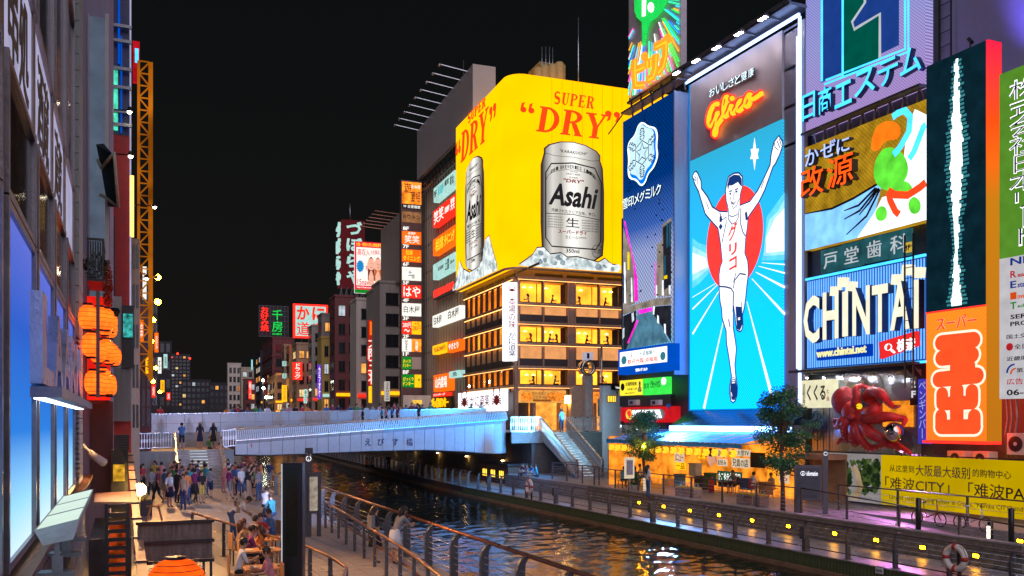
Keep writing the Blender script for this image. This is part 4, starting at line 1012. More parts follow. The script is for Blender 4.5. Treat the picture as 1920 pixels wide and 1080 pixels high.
for ch,x0,x1,yt,h in(('か',1518,1544,285,30),('ぜ',1547,1576,272,30),('に',1578,1602,264,28)):
 MB().ptext(FR,ch,x0,yt,yt+h,x1,c=0.06,th=0.3,off=0.012,ms=1).put('letter',[M['e_palelav'],M['navy_paint']],KS)
for ch,x0,x1,yt,h in(('改',1512,1556,322,54),('源',1562,1612,302,56)):
 MB().ptext(FR,ch,x0,yt,yt+h,x1,c=0.06,th=0.4,off=0.014,ms=1).put('letter',[M['e_orangered'],M['dark_wall']],KS)
DS=thing('dentist_sign','row of four teal glass panes with white characters and a yellow floor tag','sign',FR.W(*FR.hit(1620,510)))
emi('e_tealpane',(0.02,0.10,0.12),0.9,var=0.4)
for ch,x0,x1,yt,h in(('戸',1541,1573,473,40),('堂',1580,1613,462,42),('歯',1622,1656,450,44),('科',1666,1704,440,46)):
 w=MB().pfb(FR,x0-2,yt-3,yt+h,x1+2,-0.3,-0.1).put('pane',M['e_tealpane'],DS)
 MB().ptext(FR,ch,x0+4,yt+4,yt+h-8,x1-3,c=-0.095,th=0.03,off=0.0).put('letter',emi('t_dimwhite',(0.55,0.6,0.65),0.9),w)
w=MB().pfb(FR,1695,456,475,1709,-0.09,-0.06).put('floor_tag',emi('e_tag',(0.75,0.5,0.06),0.8),DS)
MB().ptext(FR,'3F',1697,460,471,1707,c=-0.055,th=0.01,off=0.01).put('letter',M['black_ink'],w)
CS=thing('striped_neon_sign','blue striped neon board with big cream capitals and a red search box','billboard',FR.W(*FR.hit(1620,690)))
FC=Fr((31.05,0),(0,-1))
a0,z1=FC.hit(1514,527);_,z0=FC.hit(1514,692);a1,_=FC.hit(1737,480)
MB().fb(FC,a0,a1,z0,z1,-0.5,0.0).put('board',emi('e_striped_ground',(0.012,0.075,0.40),0.8),CS)
n=46;emi('stripe_tube',(0.20,0.60,1.6),1.0)
me=MB().box(-0.018,0.018,-0.03,0.03,0,z1-z0-0.1).mesh('neon_stripe',M['stripe_tube'])
for i in range(n):inst('neon_stripe',me,CS,FC.W(lerp(a0,a1,(i+.5)/n),z0+0.05,0.04),(0,0,rotz(FC)))
MB().fb(FC,a0-0.05,a1,z0-0.12,z0-0.02,0,0.1).fb(FC,a0-0.05,a1,z1+0.02,z1+0.12,0,0.1).put('neon_border',M['neon_cyan'],CS)
emi('e_cream',(1.0,0.95,0.72),1.05,var=0.08)
for ch,x0,x1,yt,h in(('C',1517,1547,558,88),('H',1553,1583,550,88),('I',1590,1601,548,84),('N',1609,1642,541,90),('T',1646,1676,537,88),('A',1680,1717,531,90),('I',1724,1734,526,91)):
 bb=MB()
 bb.ptext(FC,ch,x0,yt,yt+h,x1,c=0.12,th=0.35,off=0.03,ms=1)
 bb.put('letter',[M['e_cream'],M['navy_paint']],CS)
for(x,y)in((1566,546),(1580,529),(1596,537),(1682,524),(1702,506),(1722,511)):
 a,z=FC.hit(x,y,.3);s=0.24
 MB().poly(FC,[(a-s,z-s*.8),(a+s*.8,z-s),(a+s,z+s*.8),(a-s*.8,z+s)],0.12,0.3).put('letter_dot',M['e_cream'],CS)
w=MB().pfb(FC,1531,655,676,1631,0.1,0.3).put('address_plate',emi('e_royal',(0.0,0.05,0.55),0.8),CS)
MB().ptext(FC,'www.chintai.net',1532,656,671,1625,c=0.305,th=0.05,off=0.02,slope=0.012).put('lettering',emi('e_paleyellow',(1.0,.95,.45),1.0),w)
q=[(1654,642),(1724,621),(1726,648),(1656,673)]
w=MB().ppoly(FC,q,0.12,0.2).put('search_plate',emi('e_searchred',(1.0,0.03,0.03),0.9),CS)
MB().ptext(FC,'検索',1683,637,660,1716,c=0.33,th=0.05,off=0.03,slope=0.03).ptext(FC,'🔍',1660,645,664,1679,c=0.33,th=0.05,off=0.0).put('lettering',M['e_white'],w)
ladder('dark service ladder at the right end of the striped neon board',FC,a1-0.7,z0-1.2,z1+1.0,0.45,0.45,0.45)
ladder('tall blue lit ladder on the violet wall above the orange tower',FR,FR.hit(1762,60,-.8)[0],17.5,29,-0.8,0.6,0.6)
MB().fb(FR,ca0+0.1,ca1,FR.hit(1514,697)[1]-0.06,FR.hit(1514,697)[1]+0.06,-0.4,0.7).put('ledge',M['dark_metal'],CB)
MB().fb(FR,ca0+0.02,ca0+0.16,FR.hit(1514,690)[1],FR.hit(1514,60)[1],0.0,0.14).put('neon_edge',M['e_rim'],CB)
TF=Fr((30.2,0),(0,-1))
TW=thing('tower_sign','tall tower sign with orange lit supermarket panel below a black screen with white streaks','billboard',TF.W(*TF.hit(1792,825)))
a0,z1=TF.hit(1737,125);_,z0=TF.hit(1737,825);a1,_=TF.hit(1849,77);_,zm=TF.hit(1737,588)
MB().fb(TF,a0,a1,zm+0.01,z1,-0.7,0.0).put('dark_screen',emi('e_darkteal',(0.004,0.022,0.035),0.8,var=0.3),TW)
MB().fb(TF,a0,a1,z0,zm,-0.7,0.0).put('orange_panel',emi_ramp('led_orange',TF,'z',z0,zm,[(0,(5,.22,.02)),(.5,(4.6,.27,.02)),(1,(4.2,.30,.02))],1.0,led=0.10,k=36),TW)
MB().fb(TF,a1+0.01,a1+0.1,z0,z1,-0.72,0.02).put('end_rim',emi_ramp('e_endrim',TF,'z',z0,z1,[(0,(.6,.2,.01)),(.6,(.7,.25,.01)),(.8,(1.6,.10,.01)),(1,(1.1,.02,.08))],0.9),TW)
MB().fb(TF,a0-0.1,a1+0.1,z0-0.12,z0-0.01,-0.7,0.1).fb(TF,a0,a1,zm-0.02,zm+0.04,0.0,0.03).put('red_rim',M['neon_red'],TW)
rs=random.Random(11)
am,_=TF.hit(1794,300)
streak=emi('led_streak',(0.95,1.05,1.0),1.5,led=0.1,k=60);streak2=emi('led_streak_dim',(0.05,0.3,0.35),0.8,led=0.3,k=60)
b=MB();b2=MB();z=zm+0.15;i=0
while z<z1-0.35:
 w=0.30+0.16*math.sin(z*0.9)+rs.uniform(-.06,.06);sh=rs.uniform(-.03,.03)
 b.fb(TF,am-w*.62+sh,am+w*.62+sh,z,z+0.155,0.02,0.03);b2.fb(TF,am-w-.08+sh,am+w+.1+sh,z+0.02,z+0.11,0.005,0.015)
 z+=0.16
b.put('light_streak',streak,TW,kind='stuff');b2.put('light_streak_edge',streak2,TW,kind='stuff')
def G_(x,y):return(1740+x/3.857,560+y/3.857)
wl=emi('led_cream',(1.2,0.95,0.72),1.1,var=0.03);ro=emi('led_redorange',(1.3,0.11,0.025),0.9,var=0.1,led=0.1,k=36)
def rbar(b,x0,y0,x1,y1,w,c,mi=0,th=0.006,endr=True):
 P0=Vector((*TF.hit(*G_(x0,y0),c),0));P1=Vector((*TF.hit(*G_(x1,y1),c),0));d=(P1-P0).normalized();n=Vector((-d.y,d.x,0));pts=[]
 for k in range(9):
  t=-PI/2+PI*k/8;q=P1+(d*math.cos(t)+n*math.sin(t))*w/2;pts.append((q.x,q.y))
 for k in range(9):
  t=PI/2+PI*k/8;q=P0+(d*math.cos(t)+n*math.sin(t))*w/2;pts.append((q.x,q.y))
 b.poly(TF,pts,c,th)
bars=[((98,320),(328,298),.30),((100,430),(318,405),.30),((80,585),(352,555),.30),((205,320),(205,580),.28),((290,485),(292,488),.30)]
bars2=[((208,660),(208,900),.30),((103,690),(103,760),.27),((318,670),(318,740),.27),((103,760),(318,750),.26),((95,850),(95,925),.27),((335,850),(335,925),.27),((95,928),(335,925),.28)]
for nm,B in(('character',bars),('character',bars2)):
 w_=MB();r_=MB()
 for k,(p,q,w)in enumerate(B):
  rbar(w_,*p,*q,w*2.1+0.20,0.01+k*0.0004);rbar(r_,*p,*q,w*2.1,0.02+k*0.0004)
 o=w_.put(nm,wl,TW);r_.put('inner',ro,o)
for wid,c,m in((.05,0.01,wl),(0.0,0.05,ro)):
 b=MB();b.ptext(TF,'スーパー',1756,596,620,1831,c=c,th=0.02,off=0.075 if wid else 0.02,slope=0.0);b.put('lettering' if not wid else 'lettering_edge',m,TW)
GSF=Fr((29.6,0),(0,-1))
ES=thing('estate_billboard','tall green and white estate company board at the right edge','billboard',GSF.W(*GSF.hit(1900,745)))
a0,z1=GSF.hit(1874,140);_,z0=GSF.hit(1874,748);a1=a0+3.2;_,zm=GSF.hit(1874,486)
emi('e_estgreen',(0.12,0.33,0.03),0.8);emi('e_estwhite',(0.62,0.6,0.64),0.85)
MB().fb(GSF,a0,a1,zm+.005,z1,-0.35,0).put('green_panel',M['e_estgreen'],ES)
MB().fb(GSF,a0,a1,z0,zm,-0.35,0).put('white_panel',M['e_estwhite'],ES)
MB().text(GSF,'株式会社日本リート',a0+0.40,a0+1.64,zm+0.33,z1-0.43,0.004,0.02,off=0.006,vert=True).put('lettering_edge',M['e_white'],ES)
MB().text(GSF,'株式会社日本リート',a0+0.45,a0+1.59,zm+0.39,z1-0.49,0.026,0.01,off=-0.014,vert=True).put('lettering',mat('board_blue',(0.01,0.05,0.25),0.5,bump=0),ES)
ink={'b':emi('i_blue',(0.01,0.04,0.3),0.8,sample=False),'r':emi('i_red',(0.55,0.02,0.03),0.8,sample=False),'g':emi('i_green',(0.02,0.25,0.02),0.8,sample=False),'o':emi('i_orange',(0.8,0.09,0.01),0.8,sample=False),'k':M['black_ink']}
def etext(t,a,y,h,k,w=None,cap=None):
 zz=GSF.hit(1874,y)[1];hh=h/F*30.6;b=MB()
 v,f=glyphs(t,0.02);
 b.text(GSF,t,a,a+(w or len(t)*hh*0.62),zz-hh,zz,0.004,0.01,off=0.02);b.put('lettering',ink[k],ES)
for y,c0_,t,k in((488,'NIPPON','','b'),(512,'R','eal','r'),(531,'E','state','b'),(552,'I','nvestment','o'),(570,'T','echnology','g')):
 if c0_=='NIPPON':etext('NIPPON',a0+0.45,y,15,'b',2.3)
 else:
  etext(c0_,a0+0.45,y,14,k,0.24);etext(t,a0+0.74,y+5,9,k)
etext('SERVICE',a0+0.45,593,9,'k',1.5);etext('PROVIDER',a0+0.45,606,9,'k',1.7)
etext('国土交通大臣',a0+0.3,629,9,'k',1.6);etext('全日本',a0+0.6,648,10,'k',0.85);etext('近畿財務局',a0+0.3,670,9,'k',1.4);etext('第二種',a0+0.7,692,9,'k',0.8)
etext('広告主',a0+0.3,711,12,'r',1.0);etext('06-62',a0+0.3,731,12,'k',1.2)
a_,z_=a0+0.42,GSF.hit(1874,652)[1]
MB().poly(GSF,[(a_+.14*math.cos(t*PI/8),z_+.14*math.sin(t*PI/8))for t in range(16)],0.004,0.01).put('roundel',ink['r'],ES)
b=MB();stroke(b,GSF,arc(a_+.2,z_-.95,.3,.3,PI/2,PI),0.06,0.004);b.put('logo_arc',ink['b'],ES)
b=MB();stroke(b,GSF,arc(a_+.25,z_-1.0,.2,.2,PI/2,PI),0.05,0.004);b.put('logo_arc',ink['o'],ES)
mat('corrugated',(0.42,0.42,0.44),0.4,0.5,var=0.15);mat('shop_cream',(0.55,0.53,0.48),0.6,var=0.15,streak=True)
a0,z1=FR.hit(1510,700);a1,_=FR.hit(1640,760);_,z0=FR.hit(1510,860)
b=MB()
for i in range(22):
 a=lerp(a0,a1,i/22);b.fb(FR,a+0.02,a+(a1-a0)/22-0.03,FR.hit(1510,845)[1],FR.hit(1510,762)[1],-0.49,-0.4 if i%2 else-0.43)
b.put('cladding',M['corrugated'],CB,kind='stuff')
KU=thing('kushikatsu_sign','cream lightbox with brown brush lettering left of the red octopus','sign',FR.W(*FR.hit(1530,765)))
MB().pfb(FR,1502,714,765,1560,-0.35,0.1).put('box',emi('e_boxcream',(0.95,0.9,0.6),0.9),KU)
b=MB();b.ptext(FR,'くくる',1513,722,752,1548,c=0.105,th=0.01,off=0.035);b.put('lettering',mat('brown_ink',(0.05,0.03,0.01),0.5,bump=0),KU)
MB().ptext(FR,'道頓堀',1505,720,757,1510,c=0.105,th=0.01,off=0.0,vert=True).put('lettering',M['brown_ink'],KU)
MB().ptext(FR,'たこ焼',1550,730,752,1555,c=0.105,th=0.01,off=0.0,vert=True).put('lettering',ink['r'],KU)
EM=thing('neon_wheel_sign','unlit green oval neon wheel with blue tube lettering on the pale corrugated wall','sign',FR.W(*FR.hit(1532,825)))
wm=mat('tube_green',(0.04,0.12,0.10),0.4);
ca,cz=FR.hit(1532,798,-0.2)
for r in(0.72,0.6):
 MB().tube([FR.W(ca+.62*r*math.cos(t*PI/10),cz+r*1.02*math.sin(t*PI/10),-0.2)for t in range(20)],0.035,6,closed=True).put('hoop',wm,EM)
b=MB()
for t in range(8):b.tube([FR.W(ca,cz,-0.2),FR.W(ca+.4*math.cos(t*PI/4),cz+.64*math.sin(t*PI/4),-0.2)],0.02,5)
b.put('spoke',wm,EM)
b=MB()
for i in range(26):
 a=lerp(-0.95,0.75,i/25);b.tube([FR.W(ca+a,cz-.28-rs.random()*.1,-0.12),FR.W(ca+a+.05,cz+.2+rs.random()*.15,-0.12)],0.022,5)
b.put('tube_letter',mat('tube_blue',(0.03,0.07,0.2),0.4),EM,kind='stuff')
OB=thing('octopus_backdrop','shiny blue grey panel with round plates behind the red octopus','panel',FR.W(*FR.hit(1640,850)))
a0,z1=FR.hit(1556,702);a1,_=FR.hit(1712,700);_,z0=FR.hit(1556,862)
MB().fb(FR,a0,a1,z0,z1,-0.49,-0.3).put('panel',mat('plate_blue',(0.30,0.36,0.44),0.25,0.5,var=0.2),OB)
for x,y,r in((1605,735,.75),(1635,725,.6),(1690,722,.62),(1690,830,.6)):
 a,z=FR.hit(x,y,-.2);MB().poly(FR,[(a+r*math.cos(t*PI/12),z+r*math.sin(t*PI/12))for t in range(24)],-0.29,0.05).put('plate',mat('plate_disc',(0.22,0.27,0.34),0.15,0.7),OB)
a,z=FR.hit(1655,760,-.2);a2,_=FR.hit(1710,760,-.2)
MB().fb(FR,a,a2,FR.hit(1655,800)[1],FR.hit(1655,752)[1],-0.29,-0.2).put('window',emi('e_kitchen',(1.1,0.32,0.02),0.8,var=0.6,scale=2.5),OB)
for i,x in enumerate((1534,1566,1600,1632,1662,1692)):
 T=thing('arm_lamp',['small arm lamp over the cream lightbox','arm lamp at the left end of the octopus panel','arm lamp over the head of the octopus','arm lamp over the middle of the octopus panel','arm lamp right of the octopus arms','arm lamp at the right end of the octopus panel'][i],'lamp',FR.W(*FR.hit(x,700)),'arm lamps under the striped board')
 a,z=FR.hit(x,702)
 MB().tube([FR.W(a,z,-0.3),FR.W(a,z+0.02,0.5),FR.W(a,z-0.1,0.7)],0.02,5).put('arm',M['steel'],T)
 MB().lathe([(0.03,0.02),(0.09,-0.1),(0.085,-0.1)],FR.W(a,z-0.08,0.7),10).put('shade',M['steel'],T)
 MB().ball(FR.W(a,z-0.17,0.7),0.045).put('bulb',emi('e_armbulb',(0.85,0.93,1.0),500,var=0),T)
OC=thing('octopus_model','giant red octopus with curling arms holding a silver ball above the hoarding','figure',FR.W(*FR.hit(1635,850),0.8))
octo=mat('octopus_red',(0.55,0.03,0.03),0.5,var=0.5,scale=2.5,bump=0.5,bscale=14)
mat('sucker',(0.7,0.45,0.4),0.4)
FO=FR.off(0.7)
def H_(x,y):return(1500+x/4.5,640+y/4.5)
def oct_pts(L,cs):return[FR.W(*FR.hit(*H_(x,y),c),c)for(x,y),c in zip(L,cs)]
def spline(P,R,k=5):
 out,rr=[],[]
 n=len(P)
 for i in range(n-1):
  p0,p1,p2,p3=P[max(0,i-1)],P[i],P[i+1],P[min(n-1,i+2)]
  for j in range(k):
   t=j/k
   out.append(0.5*((2*p1)+(p2-p0)*t+(2*p0-5*p1+4*p2-p3)*t*t+(3*p1-p0-3*p2+p3)*t**3));rr.append(lerp(R[i],R[i+1],t))
 return out+[P[-1]],rr+[R[-1]]
b=MB()
hc=oct_pts([(375,520)],[.7])[0]
P,R=spline(oct_pts([(340,640),(335,580),(350,510),(390,450),(450,420)],[.6,.7,.75,.75,.7]),[.25,.42,.5,.45,.22])
b.ball(hc+Vector((0,0,.1)),.55,.62,.66,16,12);b.ball(oct_pts([(440,600)],[.75])[0],.45,.5,.55,14,10);b.ball(oct_pts([(520,640)],[.8])[0],.38,.42,.42,12,8)
b.put('head',octo,OC)
arms=[([(470,560),(480,470),(475,400),(530,380),(600,400),(620,370)],[.22,.17,.14,.12,.08,.03]),([(560,600),(600,600),(640,560),(600,500),(570,470),(600,430),(680,440),(730,500),(790,550),(845,545)],[.26,.26,.24,.2,.2,.22,.2,.15,.09,.04]),([(540,650),(620,650),(740,635),(840,650),(885,660),(860,730)],[.25,.24,.2,.15,.11,.05]),([(530,680),(580,760),(660,810),(760,860),(850,900),(930,945)],[.25,.25,.22,.2,.15,.08]),([(500,680),(490,780),(530,850),(590,900),(680,885),(730,885)],[.24,.2,.17,.15,.1,.04]),([(430,660),(380,690),(370,760),(400,830),(350,830),(310,870)],[.2,.17,.16,.15,.1,.04]),([(400,640),(350,670),(320,720),(285,700),(290,660),(330,660)],[.18,.15,.12,.1,.07,.03]),([(470,690),(450,760),(440,840),(480,860),(460,890)],[.2,.17,.15,.11,.05])]
sk=MB().lathe([(0.05,0),(0.055,0.02),(0.02,0.025)],(0,0,0),8).mesh('sucker',M['sucker'])
for L,R in arms:
 P,rr=spline(oct_pts(L,[.8+.25*math.sin(i*1.3)for i in range(len(L))]),[r*1.12 for r in R],5)
 o=MB().tube(P,rr,10).put('arm',octo,OC)
 for k in range(6,len(P)-1,2):
  if rr[k]<0.2:
   inst('sucker',sk,o,P[k]+FR.N*(-0.0)+Vector((0,0,-rr[k]*0.75))+FR.N*rr[k]*0.6,(PI*.75,0,rotz(FR)))
ey=oct_pts([(500,548)],[1.25])[0]
e_=MB().ball(ey,.13,.14,.13,12,8).put('eye',emi('e_eye',(1.2,.75,.02),.9),OC)
MB().ball(ey+FR.N*.12,.03,.07,.02,8,5).put('pupil',M['black_ink'],e_)
MB().ball(oct_pts([(440,635)],[1.2])[0],.17,.17,.15,12,8).put('brow',octo,OC)
BL=thing('silver_ball','silver mirrored ball held under the arms of the red octopus','ball',oct_pts([(797,765)],[1.0])[0])
MB().ball(oct_pts([(797,765)],[1.0])[0],.42,.42,.42,20,14).put('globe',mat('ball_metal',(0.6,0.55,0.5),0.12,1.0,var=.4,scale=3),BL)
BSG=thing('floor_sign','dark column with white 2F lettering under a little gabled roof','sign',FR.W(*FR.hit(1713,760)))
MB().pfb(FR,1706,708,760,1719,-0.1,0.25).put('board',M['black_paint'],BSG)
MB().ptext(FR,'2',1709,713,727,1717,c=0.255,th=0.01,off=0.03).ptext(FR,'F',1709,733,746,1717,c=0.255,th=0.01,off=0.03).put('lettering',emi('t_softwhite',(.75,.75,.8),.9),BSG)
a0,z0=FR.hit(1703,708);a1,_=FR.hit(1725,708)
MB().poly(FR,[(a0,z0),(a1,z0),((a0+a1)/2,z0+0.35)],-0.1,0.5).put('roof',M['dark_metal'],BSG)
KB=thing('bar_sign','purple blue lightbox with vertical pale katakana beside the orange tower','sign',FR.W(*FR.hit(1728,830)))
MB().pfb(FR,1721,711,832,1737,-0.1,0.25).put('box',emi('e_violet',(0.06,0.05,0.5),0.8),KB)
MB().ptext(FR,'ペンギンバー',1723,716,822,1736,c=0.255,th=0.01,off=0.0,vert=True).put('lettering',emi('t_violet',(.45,.45,.9),.8),KB)
HF=Fr((31.0,0),(0,-1))
HD=thing('hoarding','long yellow advertising hoarding with Chinese text and a garden photo along the terrace','hoarding',HF.W(*HF.hit(1780,960)))
a0,z1=HF.hit(1548,850);_,z0=HF.hit(1655,944);am,_=HF.hit(1652,900);a1=am+12
hz1=HF.hit(1655,853)[1];z0=1.6
hy=mat('hoarding_yellow',(0.72,0.46,0.015),0.45,var=0.06,bump=0);
ob=MB().fb(HF,am+.005,a1,z0,hz1,-0.08,0).put('yellow_panel',emi('e_hoarding',(0.95,0.62,0.0),0.55,var=0.2,scale=.3),HD)
pan=MB().fb(HF,a0,am,z0,hz1,-0.08,0).put('photo_panel',emi('e_photo_sky',(0.42,0.38,0.38),0.6),HD)
gr_=[emi('pg%d'%i,c,.55,var=.5,scale=3)for i,c in enumerate(((.05,.10,.02),(.10,.15,.04),(.02,.04,.015)))]
bb=[MB(),MB(),MB()]
rp=random.Random(5)
for i in range(420):
 t=rp.random();x=lerp(1556,1648,t);y=rp.gauss(893,17)
 if not 862<y<928 or(1595<x<1612 and y>870):continue
 a,z=HF.hit(x,y);r=rp.uniform(.06,.2)
 bb[i%3].poly(HF,[(a+r*math.cos(k*PI/4)*rp.uniform(.7,1.1),z+r*math.sin(k*PI/4)*rp.uniform(.6,1))for k in range(8)],0.004+0.0008*(i%9),0.0005)
for i in range(3):bb[i].put('foliage_print',gr_[i],pan,kind='stuff')
MB().ppoly(HF,[(1592,935),(1607,915),(1604,890),(1598,880),(1602,870),(1612,885),(1618,912),(1612,937)],0.013,0.002).put('terrace_print',emi('e_terr',(.55,.38,.22),.6,var=.3),pan)
MB().ppoly(HF,[(1560,925),(1585,915),(1592,930),(1575,938)],0.013,0.002).put('path_print',M['e_terr'],pan)
def htext(t,x0,yt,yb,x1,off=0.015):
 aa,zz1=HF.hit(x0,yt);_,zz0=HF.hit(x0,yb);ab,_=HF.hit(x1,yt)
 MB().text(HF,t,aa,ab,zz0,zz1,0.004,0.004,off=off).put('lettering',M['black_ink'],HD)
htext('从这里到',1668,871,884,1714);htext('大阪最大级别',1717,871,892,1819,.02);htext('的购物中心',1824,879,894,1896)
htext('「难波CITY」「难波PARKS」',1660,893,917,1990,.03)
htext('Largest class shopping center in Osaka, "Namba CITY" and "Namba PARKS"',1668,927,937,2010,.0)
mt=MB();k_=0
mt.tube([HF.W(a0,hz1+0.05,0.02),HF.W(a1,hz1+0.05,0.02)],0.03,6);mt.put('top_tube',M['dark_metal'],HD)
for i,(x,y,w)in enumerate(((1776,845,32),(1824,846,30),(1888,812,36))):
 fr_u=FR.off(-0.3)
 T=thing('air_unit',['white outdoor air unit left of two above the hoarding','white outdoor air unit right of two above the hoarding','large white outdoor air unit under the estate board'][i],'air conditioner',fr_u.W(*fr_u.hit(x+w/2,y+26)),'air units on the building fronts')
 hh=26 if i<2 else 40
 MB().pfb(fr_u,x,y,y+hh,x+w,-0.2,0.3).put('case',M['white_paint'],T)
 q=fr_u.rect(x,y,y+hh,x+w,.3);ac,zc=(q[0]*.55+q[1]*.45),(q[2]+q[3])/2;r=(q[3]-q[2])*.36
 MB().poly(fr_u,[(ac+r*math.cos(t*PI/10),zc+r*math.sin(t*PI/10))for t in range(20)],0.301,0.015).put('fan_grille',M['dark_metal'],T)
 MB().poly(fr_u,[(ac+r*.25*math.cos(t*PI/5),zc+r*.25*math.sin(t*PI/5))for t in range(10)],0.317,0.015).put('hub',M['white_paint'],T)
b=MB()
for x in(1885,1893,1903):
 a,_=FR.hit(x,760,-.2);b.tube([FR.W(a,6.2,-0.25),FR.W(a+0.1,5.4,-.2),FR.W(a,4.8,-0.2),FR.W(a+.05,3.9,-.25)],0.04,6)
b.put('pipe',M['grey_metal'],RB,kind='stuff')
FL_=frame_cam(968,80,331,'R');FPp=frame_cam(968,80,331,'P')
AB=thing('restaurant_building','brown tiled restaurant building with rows of warm lit windows under the yellow billboard','building',FPp.W(2,4.5))
Lw,Rw=-FL_.off(1.0).hit(855,400)[0]-.3,17.0
mat('brown_wall',(0.32,0.20,0.15),0.55,var=0.15);mat('dark_wall',(0.05,0.035,0.035),0.5);mat('copper_trim',(0.55,0.32,0.2),0.4,0.4);mat('shoji',(0.62,0.42,0.22),0.7,var=.1)
emi('room_gold',(2.4,0.78,0.05),1.25,var=0.45,scale=0.6);emi('room_amber',(2.0,0.45,0.02),1.2,var=0.5,scale=0.6);emi('pendant',(1.6,1.0,0.35),3.0,var=0)
def fz(y):return FPp.hit(968,y)[1]
zt,zb=fz(505),4.5
core=MB();
core.poly(FPp,[(0,0),(1,0),(1,1)],0,0)if False else None
def corner(a_l,c):return FL_.W(a_l,0,c)
A0=FPp.W(0.6,0,-1.6);A1=FPp.W(Rw,0,-1.6);B0=FL_.W(-Lw,0,-1.6);D0=FPp.W(Rw,0,-12)
core.raw([(p.x,p.y,z)for z in(zb,zt)for p in(A0,A1,D0+(B0-A0),B0)],[(0,1,2,3),(4,5,6,7),(0,1,5,4),(1,2,6,5),(2,3,7,6),(3,0,4,7)])
core.put('core_wall',M['dark_wall'],AB)
rows=[(519,566),(605,640),(688,722)]
floor_z=[(fz(566),fz(524)),(fz(641),fz(608)),(fz(721),fz(691))]
def facade(fr,a0,a1,bays,mull,people=True,sgn=1):
 n=len(bays)
 for k,(z0,z1)in enumerate(floor_z):
  MB().fb(fr,a0,a1,z1+0.02,z1+0.26,-0.2,0.35).put('cornice',M['copper_trim'],AB)
  MB().fb(fr,a0,a1,z1-0.0,z1+0.015,.2,.3).fb(fr,a0,a1,z0-.29,z0-.265,.12,.22).put('cornice_light',emi('e_cornice',(1,.42,.12),5,var=0),AB)
  MB().fb(fr,a0,a1,z0-0.26,z0-0.02,-0.2,0.25).put('sill',M['copper_trim'],AB)
  zlow=floor_z[k+1][1]+0.28 if k<2 else 8.05
  MB().fb(fr,a0,a1,zlow-0.01,z0-0.265,-0.35,-0.02).put('spandrel',M['brown_wall'],AB)
  if k<2:MB().fb(fr,a0,a1,zlow,zlow+0.65,-0.3,0.04).put('dark_band',M['dark_wall'],AB)
  for(p,q)in bays:
   e=-.15 if sgn>0 else-.05
   W=MB().fb(fr,p,p+0.07,z0,z1,e,0.0).fb(fr,q-0.07,q,z0,z1,e,0.0).fb(fr,p+.07,q-.07,z0-.0,z0+0.07,e,0.0).fb(fr,p+.07,q-.07,z1-0.07,z1,e,0.0).put('window',M['dark_wall'],AB)
   MB().fb(fr,p+0.07,q-0.07,z0+0.07,z1-0.07,-0.03,-0.02).put('pane',M['window_glass'],W)
   MB().fb(fr,p,q,z0,z1,-1.58 if sgn>0 else-.2,-1.5 if sgn>0 else-.12).put('room',M['room_gold' if(sgn>0 or rnd.random()<.25)else 'room_amber'],W)  # room back wall glows itself in place of a lamp-lit interior
   if sgn>0:MB().fb(fr,p,q,z0-0.2,z0+0.05,-1.49,-0.2).put('floor',M['shoji'],W)
   if sgn>0:MB().fb(fr,p,q,z1-0.05,z1+0.02,-1.49,-0.2).put('ceiling',M['shoji'],W)
   if k<2 and sgn>0:MB().fb(fr,p+0.1,q-0.1,z0-1.55,z0-0.35,-0.1,0.03).put('lit_screen',emi('e_shoji',(1.0,0.42,0.15),0.85,var=0.15),AB)
   elif k<2:MB().fb(fr,p+0.1,q-0.1,z0-1.5,z0-0.35,-0.1,0.03).put('screen',M['shoji'],AB)
   if sgn>0:
    a=rnd.uniform(p+.5,q-.5)if q-p>1.2 else(p+q)/2;L=MB()
    for dx in((0,)if rnd.random()<.5 else(-.3,.35)):
     L.lathe([(0.05,.12),(.2,0),(.19,-.05)],fr.W(a+dx,z1-.5,-0.9),8)
    L.put('pendant_lamp',M['pendant'],W)
MULL=[1.15,4.85,8.5,12.1,15.8]
baysR=[(FPp.hit(u,540)[0],FPp.hit(v,540)[0])for u,v in((974,1017),(1019.5,1063),(1079,1122),(1124.5,1161))]
facade(FPp,0.1,Rw,baysR,MULL)
MB().fb(FPp,-0.1,.22,4.5,floor_z[0][1],-.6,-0.05).put('corner_pier',M['brown_wall'],AB)
for u,v in((1064.5,1077.5),):MB().fb(FPp,FPp.hit(u,540)[0],FPp.hit(v,540)[0],4.5,floor_z[0][1],-0.3,0.05).put('pier',M['brown_wall'],AB)
baysL=[(-Lw+0.3+i*(Lw-1.7)/8,-Lw+0.3+(i+.9)*(Lw-1.7)/8)for i in range(8)]
facade(FL_,-Lw,-0.3,baysL,[],sgn=-1)
for i in range(9):
 a=-Lw+0.1+i*(Lw-1.7)/8
 MB().fb(FL_,a-0.1,a+0.15,8.0,floor_z[0][1],-0.35,0.1).put('pier',M['dark_wall'],AB)
for a in[FPp.hit(u,540)[0]for u in(972,1018.3,1064.5,1077.5,1123.3)]:
 MB().fb(FPp,a-0.05,a+0.05,8.0,floor_z[0][1],-0.2,0.18).put('pilaster',M['copper_trim'],AB)
MB().fb(FPp,0.0,Rw,floor_z[0][1]+0.27,zt,-0.6,0.0).fb(FL_,-Lw,-0.05,floor_z[0][1]+0.27,zt,-0.6,0.0).put('parapet_band',M['brown_wall'],AB)
for p in range(5):MB().fb(FPp,1.8+p*3.1,4.5+p*3.1,floor_z[0][1]+0.45,zt-0.25,0.0,0.04).put('vent_band',M['dark_wall'],AB)
for p in range(7):MB().fb(FL_,-Lw+.5+p*2.9,-Lw+2.9+p*2.9,floor_z[0][1]+0.45,zt-0.25,0.0,0.04).put('vent_band',M['dark_wall'],AB)
MB().fb(FPp,1.7,Rw,4.5,8.04,-1.3,-1.2).put('entrance_wall',emi('e_entrance',(1.4,0.5,0.07),1.0,var=0.5),AB)
